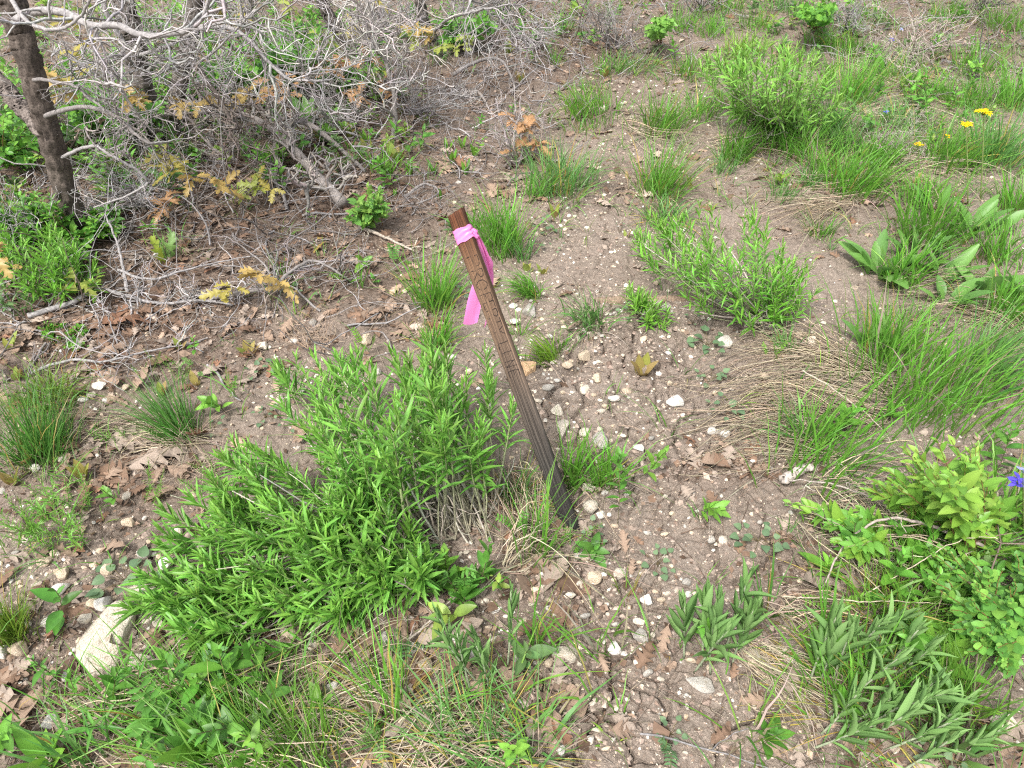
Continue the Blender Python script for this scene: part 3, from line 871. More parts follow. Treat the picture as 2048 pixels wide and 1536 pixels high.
for i, (px, py, w, h, c, lab, fl) in enumerate(BIG):
    if not lab: continue
    me = ROCK_BIG[i % len(ROCK_BIG)] if w > 22 else ROCK_SMALL[i % len(ROCK_SMALL)]
    put_stone('stone', me, px, py, w * 1.22, h * 1.22, np.array(c) * np.exp(rng.normal(0, .06)), lab, SG, flat=fl * 1.5, sink=.2 if w > 60 else .12)

# words that place the small things
MARKS = [(1145, 1050, 'the stake foot'), (1075, 840, 'the grey middle of the stake'), (1010, 650, 'the lower letters of the stake'), (950, 560, 'the pink ribbon tails'), (900, 425, 'the stake top'),
         (700, 900, 'the big leafy shrub'), (330, 1190, 'the low tips of the big leafy shrub'), (960, 1110, 'the big shrub root'), (600, 720, 'the far top of the big leafy shrub'),
         (215, 1280, 'the largest rock'), (120, 1182, 'the square white stone'), (40, 1300, 'the stained buff stone'), (250, 1165, 'the stony-patch rosette'), (120, 1050, 'the feathery herb'),
         (340, 860, 'the dark hair grass'), (80, 900, 'the dark grass by the picture edge'), (95, 780, 'the curly yellow-green grass'), (400, 600, 'the long grey fallen branch'), (560, 590, 'the arched grey branch'),
         (130, 440, 'the dark leaning trunk'), (100, 500, 'the bright shrub at the trunk foot'), (620, 360, 'the fallen oak limb'), (740, 410, 'the small round bush'), (1020, 330, 'the bare bush'), (850, 200, 'the tangle of dead twigs'),
         (1180, 210, 'the first tuft on the trail side'), (1110, 340, 'the tuft below the bronze oak'), (1320, 340, 'the tall tuft mid trail'), (1470, 300, 'the tuft facing the far shrub'), (1550, 180, 'the far rounded shrub'),
         (1000, 460, 'the tuft behind the stake top'), (865, 600, 'the thin grass by the ribbon'), (1060, 570, 'the small arched tuft'), (1185, 625, 'the wispy tuft'), (1090, 700, 'the bent tuft'), (1280, 710, 'the bronze seedling on the trail'),
         (1440, 540, 'the sparse shrub'), (1290, 600, 'the small green bush by the log'), (1415, 690, 'the rosette under the sparse shrub'), (1420, 760, 'the lone rosette on the trail'), (1450, 820, 'the rosette by the straw'),
         (1350, 806, 'the bright white stone'), (1560, 780, 'the combed straw'), (1640, 900, 'the grass over the straw'), (1850, 740, 'the widest grass clump'), (1770, 510, 'the large-leaved plant'), (1930, 400, 'the broad-leaved plant under the yellow flowers'),
         (1160, 940, 'the grass beside the stake'), (1190, 1075, 'the rosette at the stake foot'), (1315, 1130, 'the rosette mid soil'), (1515, 1085, 'the widest rosette'), (1640, 1165, 'the curled pale oak leaf'), (1500, 1155, 'the oak leaf by the widest rosette'),
         (1105, 1160, 'the lobed leaf before the stake'), (1125, 1307, 'the boxy pale stone'), (1430, 1265, 'the fuzzy plant'), (970, 1330, 'the fuzzy seedlings'), (1401, 1370, 'the wide flat stone'), (1690, 1280, 'the fuzzy stems in grass'),
         (1700, 1440, 'the sprawling fuzzy plant'), (1850, 950, 'the yellow-green shrub'), (1960, 1220, 'the round-leaved snowberry'), (1999, 1445, 'the corner stone'), (830, 1350, 'the folded dry leaf'), (672, 1380, 'the squarish grey stone'),
         (400, 1430, 'the foreground grass'), (880, 1170, 'the paired-leaf herb'), (1010, 1440, 'the bluish foreground grass'), (1240, 1250, 'the thin sprouts'), (400, 920, 'the nearest shrub spray'), (310, 915, 'the pair of big oak leaves'), (255, 650, 'the reddish oak leaves'),
         (1690, 390, 'the dry straw mound'), (1850, 90, 'the heap of grey stalks'), (1150, 110, 'the far dead brush'), (650, 150, 'the bronze oak sprays'), (520, 100, 'the bright green thicket'), (300, 330, 'the grey twig tangle')]
_mk = np.array([(a, b) for a, b, _ in MARKS], float)

def where(px, py, k=0):
    d = np.hypot(_mk[:, 0] - px, (_mk[:, 1] - py) * 1.25)
    i = int(np.argsort(d)[k])
    dx, dy = px - _mk[i, 0], py - _mk[i, 1]
    rel = 'beside' if abs(dx) > abs(dy) * 1.6 else ('in front of' if dy > 0 else 'behind')
    if d[i] < 24: rel = 'close by'
    elif d[i] > 150: rel = 'some way ' + ('beyond' if dy < 0 else 'in front of') if abs(dy) > abs(dx) * .6 else 'well away from'
    return rel + ' ' + MARKS[i][2]

def unique_label(looks, noun, px, py):
    """a label no other thing has: look first, then place"""
    for k in range(3):
        w = where(px, py, k)
        for lk in looks:
            s_ = f'{lk} {noun} {w}'
            if s_ not in LABELS and len(s_.split()) <= 16: return s_
    for lk in looks:
        s_ = f'{lk} {noun} {where(px, py)} towards {where(px, py, 1).split(" the ", 1)[1] if " the " in where(px, py, 1) else "it"}'
        if s_ not in LABELS and len(s_.split()) <= 16: return s_
    return f'{looks[0]} {noun} {where(px, py)}'

def scatter_px(table, n, gamma=1.0, base=.02, margin=130):
    out = []
    while sum(len(o) for o in out) < n:
        px = rng.uniform(-margin, 2048 + margin, 4000); py = rng.uniform(-20, 1536 + margin, 4000)
        # equal chance per patch of ground, not per patch of picture
        ang = PITCH + np.arctan((py - CY) / FPX)
        wgt = (math.sin(math.radians(16)) / np.sin(ang)) ** gamma
        ok = rng.uniform(0, 1, 4000) < (blobs(px, py, table) + base) * wgt
        out.append(np.stack([px[ok], py[ok]], 1))
    return np.concatenate(out)[:n]

def build_pebbles():
    q = scatter_px(GRAVEL, 2300, 1.1, .04)
    size = np.exp(rng.normal(math.log(.0085), .42, len(q)))
    p = G(q[:, 0], q[:, 1])
    shown = size / mpp(p)
    inside = (q[:, 0] > 4) & (q[:, 0] < 2044) & (q[:, 1] > 4) & (q[:, 1] < 1532)
    order = np.argsort(-np.where(inside, shown, 0))
    tones = [('pale', PALE), ('buff', BUFF), ('grey', GREYST), ('whitish', WHITE)]
    rest = MB()
    for r, i in enumerate(order):
        tn, c = tones[rng.choice(4, p=[.36, .34, .14, .16])]
        if r < 205 and shown[i] > 7:
            wpx = shown[i] * rng.uniform(1.0, 1.5); hpx = shown[i] * rng.uniform(.6, .95)
            shape = 'long' if wpx / hpx > 1.75 else ('squat' if wpx / hpx > 1.35 else 'rounded')
            sz = 'small' if shown[i] < 15 else 'fair-sized'
            lab = unique_label([f'{tn} {shape}', f'{sz} {tn} {shape}', f'{sz} {tn}', f'{sz} {shape} {tn}-toned'], 'pebble', q[i, 0], q[i, 1])
            put_stone('pebble', ROCK_SMALL[int(rng.integers(14))], q[i, 0], q[i, 1], wpx, hpx, np.array(c) * np.exp(rng.normal(0, .1)), lab, 'pebbles strewn over the soil', 'pebble', flat=1.1, sink=.1)
        else:
            V, T = ICO[0] if r > 700 else ICO[1]
            s3 = size[i] * np.array([rng.uniform(.45, .7), rng.uniform(.35, .6), rng.uniform(.25, .42)])
            V = V * (1 + rng.normal(0, .13, (len(V), 1))) * s3
            a = rng.uniform(0, 6.28)
            V = V @ np.array([[math.cos(a), math.sin(a), 0], [-math.sin(a), math.cos(a), 0], [0, 0, 1]])
            rest.add(V + p[i] + np.array([0, 0, s3[2] * .4]), None, T, np.array(c) * np.exp(rng.normal(0, .12)))
    # grit
    q = scatter_px(GRAVEL + [(cx, cy, rx, ry, w * .6) for cx, cy, rx, ry, w in BARE], 15000, 1.3, .06)
    p = G(q[:, 0], q[:, 1])
    k = len(q)
    V0, T0 = np.array([(1, 0, 0), (-.5, .9, 0), (-.6, -.8, 0), (0, .1, .8)]), np.array([(0, 1, 3), (1, 2, 3), (2, 0, 3)])
    a = rng.uniform(0, 6.28, k); s_ = np.exp(rng.normal(math.log(.0021), .45, k))
    Vx = (V0[None, :, 0] * np.cos(a)[:, None] - V0[None, :, 1] * np.sin(a)[:, None]) * rng.uniform(.7, 1.3, (k, 1))
    Vy = V0[None, :, 0] * np.sin(a)[:, None] + V0[None, :, 1] * np.cos(a)[:, None]
    V = np.stack([Vx, Vy, np.broadcast_to(V0[None, :, 2], Vx.shape)], -1) * s_[:, None, None] + p[:, None]
    base = np.array([PALE, BUFF, (.36, .28, .22), (.27, .20, .155)])[rng.choice(4, k, p=[.27, .27, .26, .2])]
    C = np.repeat((base * np.exp(rng.normal(0, .15, (k, 1))))[:, None], 4, 1)
    rest.add(V.reshape(-1, 3), None, (T0[None] + (np.arange(k) * 4)[:, None, None]).reshape(-1, 3), C.reshape(-1, 3))
    # crumbs and small clods of the soil itself
    q = scatter_px([(cx, cy, rx, ry, w) for cx, cy, rx, ry, w in BARE] + GRAVEL, 14000, 1.2, .12)
    p = G(q[:, 0], q[:, 1]); k = len(q)
    V0, T0 = np.array([(1, 0, 0), (.2, .95, .1), (-.8, .5, 0), (-.7, -.7, .1), (.35, -.9, 0), (.1, 0, .75)]), np.array([(0, 1, 5), (1, 2, 5), (2, 3, 5), (3, 4, 5), (4, 0, 5)])
    a = rng.uniform(0, 6.28, k); s_ = np.exp(rng.normal(math.log(.0032), .5, k))
    J = V0[None] + rng.normal(0, .18, (k, 6, 3))
    V = np.stack([J[..., 0] * np.cos(a)[:, None] - J[..., 1] * np.sin(a)[:, None], J[..., 0] * np.sin(a)[:, None] + J[..., 1] * np.cos(a)[:, None], J[..., 2]], -1) * s_[:, None, None] + p[:, None] - np.array([0, 0, .0005])
    base = np.array([(.33, .26, .215), (.27, .205, .17), (.38, .31, .26), (.2, .145, .115)])[rng.choice(4, k, p=[.35, .3, .2, .15])]
    C = np.repeat((base * np.exp(rng.normal(0, .12, (k, 1))))[:, None], 6, 1)
    clods = MB().add(V.reshape(-1, 3), None, (T0[None] + (np.arange(k) * 6)[:, None, None]).reshape(-1, 3), C.reshape(-1, 3))
    g2 = part('soil_crumbs', clods, M_CHIP, None, 'stuff', False)
    g2['label'] = 'loose brown crumbs of dry soil on the bare trail'
    g = part('gravel', rest, M_STONE, None, 'stuff', False)
    g['label'] = 'fine pale gravel and grit strewn over the soil'
build_pebbles()

# ------------------------------------------------------------------ fallen oak leaves and leaf mould
TAN, BROWN, GREYLEAF, RUSSET = (.285, .205, .152), (.185, .12, .083), (.31, .25, .205), (.225, .125, .08)
def leaf_meshes():
    out = []
    for tname, c in (('tan', TAN), ('brown', BROWN), ('greyish', GREYLEAF), ('russet', RUSSET)):
        row = []
        for tpl in OAK_DRY:
            mb = MB(); V, Q, F = tpl
            mb.add(V, Q, None, np.array(c)[None] * F[:, None])
            me = mb.mesh('fallen_oak_leaf', (0, 0, 0), True); me.materials.append(M_DRYLEAF)
            row.append(me)
        out.append((tname, row))
    return out
OAKM = leaf_meshes()

def put_leaf(px, py, wpx, tone, shape, label, rot=None, tilt=.25, lift=.0):
    p = G(px, py)
    L = wpx * mpp(p)
    if rot is None: rot = rng.uniform(0, 6.28)
    ca, sa = math.cos(rot), math.sin(rot)
    R = np.array([[ca, -sa, 0], [sa, ca, 0], [0, 0, 1]])
    for ax in (0, 1):
        t = rng.normal(0, tilt); c, s_ = math.cos(t), math.sin(t)
        R = R @ (np.array([[1, 0, 0], [0, c, -s_], [0, s_, c]]) if ax == 0 else np.array([[c, 0, s_], [0, 1, 0], [-s_, 0, c]]))
    V = OAK_DRY[shape][0] * L @ R.T
    lo = float(V[:, 2].min())
    o = shared('fallen_oak_leaf', OAKM[tone][1][shape], m4(R, p + np.array([0, 0, -lo * .82 + .001 + lift]), L))
    return tag(o, label, 'leaf', 'fallen dry oak leaves')

LEAVES = [(1640, 1168, 118, 2, 0, 'large curled greyish oak leaf under the bare arching twig', .3), (1690, 1160, 85, 2, 3, 'second greyish oak leaf half under the first, beside the arching twig', 2.2),
 (1500, 1158, 82, 0, 1, 'spread tan oak leaf below the widest heart-leaved rosette', 1.2), (1105, 1162, 95, 2, 2, 'broad lobed oak leaf lying on a soil crack before the stake', .9), (1085, 1140, 60, 0, 4, 'narrow lobe-edged oak leaf tucked behind the broad one before the stake', 2.4),
 (832, 1362, 95, 3, 1, 'folded reddish-tan oak leaf, brightest of the pile below the shrub', 1.3), (790, 1340, 90, 0, 6, 'tan oak leaf under the folded reddish one', .1), (868, 1285, 90, 2, 3, 'jagged greyish oak leaf below the shrub stems', .2), (960, 1205, 70, 2, 5, 'pale oak leaf standing on edge beside the shrub root', 1.5), (940, 1280, 60, 2, 0, 'pale oak leaf between the shrub root and fuzzy seedlings', .7),
 (310, 925, 125, 2, 1, 'largest pale oak leaf with deep lobes beside the shrub', .5), (265, 890, 95, 2, 4, 'pale oak leaf overlapping the largest one beside the shrub', .15), (235, 955, 85, 1, 2, 'dull brown oak leaf beside the pair of big pale leaves', 2.6), (215, 900, 60, 0, 6, 'tan oak leaf behind the pair of big pale leaves', .4),
 (262, 652, 95, 3, 3, 'russet oak leaf lying under the long grey branch', .2), (232, 640, 70, 3, 0, 'second russet oak leaf touching the first under the grey branch', 1.0), (220, 705, 75, 0, 1, 'light tan oak leaf below the russet pair', .6), (120, 622, 60, 0, 5, 'tan oak leaf folded beneath the thick end of the grey branch', 2.0),
 (1425, 935, 75, 0, 2, 'tan oak leaf in the small pile on the trail before the straw', .3), (1392, 925, 70, 2, 7, 'greyish oak leaf in the small pile on the trail', 1.9), (1455, 925, 60, 1, 0, 'brown curled oak leaf at the straw end of the trail pile', 2.7), (1490, 945, 50, 1, 4, 'small brown oak leaf just off the trail pile', .9),
 (145, 1200, 78, 2, 6, 'greyish oak leaf reaching over the square white stone', .8), (75, 1200, 80, 2, 0, 'greyish oak leaf by the small grass tuft at the stony patch', 2.1), (115, 1255, 62, 3, 3, 'curled brown oak leaf between two white stones', 1.5), (150, 1225, 70, 1, 5, 'dark oak leaf behind the curled brown one', .2), (50, 1110, 60, 2, 1, 'pale oak leaf on pebbles beyond the stony patch', .4), (15, 1165, 55, 1, 2, 'brown oak leaf at the picture edge of the stony patch', 1.1),
 (45, 1345, 60, 2, 4, 'pale oak leaf on soil beyond the grey pointed stone', .5), (200, 1372, 62, 2, 7, 'crumpled pale oak leaf behind the foreground grass', 1.2), (125, 1480, 72, 2, 2, 'broad pale oak leaf at the picture bottom among yellow blades', 1.6), (60, 1400, 75, 0, 6, 'deep-lobed oak leaf between the pale stones and grass', .4), (380, 1325, 60, 3, 1, 'orange-brown oak leaf under the low shrub tips', .3), (410, 1318, 50, 3, 5, 'bright brown leaf scrap beside the orange-brown leaf', 2.0), (460, 1370, 60, 1, 3, 'brown oak leaf among grass stems below the shrub', .8),
 (1290, 1320, 72, 1, 1, 'brown lobed oak leaf near the fuzzy plant', 1.0), (1330, 1335, 50, 0, 0, 'tan leaf half behind the brown lobed one near the fuzzy plant', .3), (1270, 1190, 34, 1, 4, 'small brown leaf beside the cream-white stone', .2), (1262, 1140, 40, 0, 3, 'small tan leaf behind the thin sprouts', 1.3),
 (1030, 358, 66, 2, 0, 'pale oak leaf alone before the bare bush', .4), (985, 385, 45, 0, 2, 'tan oak leaf between the bare bush and stake top', 1.8), (890, 340, 50, 0, 1, 'tan oak leaf by the upright green sprouts', .3), (920, 335, 45, 3, 4, 'russet oak leaf by the upright green sprouts', 2.2), (640, 285, 45, 3, 2, 'bright orange-red oak leaf behind the fallen limb', .8), (655, 425, 40, 3, 0, 'orange leaf at the end of the fallen limb', .3), (830, 493, 26, 3, 5, 'small orange leaf scrap before the seedling stems', .1),
 (35, 810, 46, 3, 1, 'orange-pink leaf behind the dark grass at the picture edge', .7), (430, 745, 60, 2, 3, 'greyish oak leaf before the bronze seedling', .9), (490, 765, 58, 2, 6, 'pale oak leaf between bronze seedling and shrub', .2), (540, 750, 34, 3, 0, 'small russet leaf among the pale green rosette', 1.6), (345, 690, 60, 2, 5, 'pale oak leaf at a twig end in the oak litter', .4), (170, 740, 52, 0, 2, 'tan oak leaf under the grey twigs by white stones', 1.9), (105, 800, 50, 2, 0, 'pale leaf standing between the two dark grass tufts', 1.3),
 (1440, 1475, 60, 1, 6, 'brown oak leaf in the foreground soil', .6), (1735, 1500, 60, 1, 1, 'brown oak leaf under the sprawling fuzzy plant', .4), (1890, 1500, 55, 1, 4, 'brown oak leaf before the picture bottom by the rosette', 1.7), (1965, 1480, 80, 0, 7, 'long tan leaf before the corner stone', .3), (1870, 1420, 40, 0, 3, 'small tan leaf beside the rosette in the grass', .2), (1765, 1370, 45, 1, 5, 'brown leaf between the fuzzy stems and grass', 1.0),
 (765, 1275, 44, 0, 4, 'tan leaf scrap beside the squarish grey stone', .5), (1080, 1340, 60, 2, 1, 'greyish leaf behind the fuzzy seedlings', .2), (1020, 1075, 40, 3, 3, 'red-brown curled leaf at the shrub root', .8), (1125, 1070, 45, 0, 2, 'tan leaf pressed against the stake foot', .4), (1070, 1010, 50, 0, 6, 'tan leaf in dry grass beside the stake', 1.2)]
for px, py, w, tone, shp, lab, rot in LEAVES:
    put_leaf(px, py, w, tone, shp, lab, rot, .16)

def build_litter():
    q = scatter_px(LITTER, 2600, .9, .012)
    p = G(q[:, 0], q[:, 1])
    L = rng.uniform(.035, .085, len(q))
    shown = L / mpp(p)
    inside = (q[:, 0] > 4) & (q[:, 0] < 2044) & (q[:, 1] > 4) & (q[:, 1] < 1532)
    order = np.argsort(-np.where(inside, shown, 0))
    words_ = ('arched', 'flat', 'wavy', 'rolled', 'upturned', 'creased', 'cupped', 'twisted')
    rest = MB()
    for r, i in enumerate(order):
        tone = int(rng.choice(4, p=[.36, .34, .26, .04])); shp = int(rng.integers(8))
        if r < 225:
            tn = OAKM[tone][0]
            szw = 'small' if shown[i] < 34 else 'large'
            lab = unique_label([f'{words_[shp]} {tn}', f'{szw} {words_[shp]} {tn}', f'dry {words_[shp]} {tn}', f'{szw} dry {tn}'], 'oak leaf', q[i, 0], q[i, 1])
            put_leaf(q[i, 0], q[i, 1], shown[i], tone, shp, lab, None, .28, rng.uniform(0, .006))
        else:
            V, Q, F = OAK_DRY[shp]
            a, t = rng.uniform(0, 6.28), rng.normal(0, .3)
            R = np.array([[math.cos(a), -math.sin(a), 0], [math.sin(a), math.cos(a), 0], [0, 0, 1]]) @ np.array([[1, 0, 0], [0, math.cos(t), -math.sin(t)], [0, math.sin(t), math.cos(t)]])
            W = V * L[i] @ R.T
            c = np.array((TAN, BROWN, GREYLEAF, RUSSET)[tone]) * np.exp(rng.normal(0, .2))
            rest.add(W + p[i] + np.array([0, 0, -W[:, 2].min() * .8]), Q, None, c[None] * F[:, None])
    # crumbled leaf and bark chips
    q = scatter_px(LITTER, 17000, 1.1, .05)
    p = G(q[:, 0], q[:, 1]); k = len(q)
    a = rng.uniform(0, 6.28, k); s_ = np.exp(rng.normal(math.log(.007), .5, k)); asp = rng.uniform(.25, .9, k)
    d = np.stack([np.cos(a), np.sin(a), rng.normal(0, .22, k)], -1); e = np.stack([-np.sin(a) * asp, np.cos(a) * asp, rng.normal(0, .25, k)], -1)
    V = np.stack([p - d * s_[:, None], p - e * s_[:, None] * .8, p + d * s_[:, None] * .9, p + e * s_[:, None]], 1)
    V[..., 2] += .003 + rng.uniform(0, .004, (k, 1))
    c = np.array([TAN, BROWN, (.16, .105, .075), GREYLEAF, (.10, .065, .045)])[rng.choice(5, k, p=[.22, .28, .25, .1, .15])] * np.exp(rng.normal(0, .2, (k, 1)))
    rest.add(V.reshape(-1, 3), np.arange(k * 4).reshape(-1, 4), None, np.repeat(c, 4, 0))
    # hair-thin dead stalks and twiglets
    q = scatter_px(LITTER + [(1250, 900, 400, 500, .4)], 9000, 1.0, .06)
    p = G(q[:, 0], q[:, 1]); k = len(q)
    a = rng.uniform(0, 6.28, k)
    L2 = np.exp(rng.normal(math.log(.05), .5, k))
    P = walks(p, np.stack([np.cos(a), np.sin(a), rng.normal(.03, .12, k)], -1), L2, 4, .16)
    P[..., 2] = np.maximum(P[..., 2], macro(P[..., 0], P[..., 1])) + .004
    c = np.array([(.30, .255, .22), (.22, .17, .135), (.34, .285, .22), (.15, .105, .08)])[rng.choice(4, k)] * np.exp(rng.normal(0, .15, (k, 1)))
    tubes(rest, P, np.linspace(1, .5, 4)[None] * np.exp(rng.normal(math.log(.0009), .35, k))[:, None], 3, c, caps=False)
    o = part('leaf_litter', rest, M_DRYLEAF, None, 'stuff')
    o['label'] = 'brown crumbled leaf litter and dead stalks covering the ground'
build_litter()

# ------------------------------------------------------------------ grass
FRESH, BLUE, DARK, LIME, STRAWC, GOLD = (.125, .325, .03), (.115, .275, .06), (.07, .205, .025), (.20, .38, .03), (.33, .275, .20), (.36, .29, .07)
def grass_blades(mb, c, rad, h, n, lean, col, wid=.0016, droop=.35, spread=.5, dead=.06, curl=.0):
    """n blades rooted in a disc of radius rad round c, h metres tall"""
    a = rng.uniform(0, 6.28, n); rr = rad * np.sqrt(rng.uniform(0, 1, n)) * np.exp(rng.normal(0, .28, n))
    base = c + np.stack([np.cos(a) * rr, np.sin(a) * rr, np.zeros(n)], -1)
    base[:, 2] = height(base[:, 0], base[:, 1]) - .003
    L = h * rng.uniform(.35, 1.1, n)
    out = np.stack([np.cos(a), np.sin(a)], -1) * (rr / max(rad, 1e-4))[:, None] * spread + rng.normal(0, .2, (n, 2)) + np.asarray(lean)[None] + rng.normal(0, .1, 2)[None]
    t = np.linspace(0, 1, 6)[None, :, None]
    up = np.stack([out[:, 0], out[:, 1], np.ones(n)], -1); up = unit(up)
    dr = droop * np.exp(rng.normal(0, .5, n)) * L
    P = base[:, None] + up[:, None] * (L[:, None, None] * t)
    hd = unit(np.concatenate([out + rng.normal(0, .1, (n, 2)), np.zeros((n, 1))], 1))
    P = P + (hd * dr[:, None])[:, None] * t ** 2.4 * .8
    P[..., 2] -= (dr[:, None] * t[..., 0] ** 2.8) * .55
    if curl: P = P + rng.normal(0, curl * h, (n, 6, 3)) * t ** .7
    th = a + rng.normal(0, .8, n) + 1.57
    side = np.stack([np.cos(th), np.sin(th), rng.normal(0, .25, n)], -1)
    W = wid * np.exp(rng.normal(0, .25, n))[:, None] * (1 - np.linspace(0, 1, 6)[None] ** 2.2 * .92)
    C = jig(col, n, .16, .07)
    ye = rng.uniform(0, 1, n) < dead
    C[ye] = jig(STRAWC if rng.uniform() < .6 else GOLD, int(ye.sum()), .15, .08)
    C = np.broadcast_to(C[:, None], (n, 6, 3)).copy()
    C[:, 0] = C[:, 0] * .5 + np.array([.26, .22, .12]) * .5        # pale sheaths
    C[:, 5] = C[:, 5] * .75 + np.array([.22, .26, .05]) * .25
    strips(mb, P, W, side, C)

def tuft(px, py, wpx, hpx, n, col, label, lean=(0, 0), wid=.0016, droop=.22, spread=.26, dead=.06, straw=0, curl=0.0, group='grass tufts', narrow=.74):
    c = G(px, py)
    s_ = mpp(c)
    h = min(rise(c, px, py, hpx) * (.92 - .5 * max(0, lean[1])), .42)
    wid = wid * 1.22; n = int(n * .84); curl = max(curl, .012)
    rad = wpx * s_ * .5 * narrow
    t = thing('grass_tuft', label, 'grass', c, group)
    mb = MB()
    grass_blades(mb, c, rad, h, n, lean, col, wid, droop, spread, dead, curl)
    part('blades', mb, M_GRASS, t, 'stuff')
    if straw:
        mb = MB()
        grass_blades(mb, c, rad * 1.25, h * .62, straw, lean, STRAWC, wid * .6, 1.1, 1.5, 1.0)
        part('dead_blades', mb, M_STRAW, t, 'stuff')
    return t

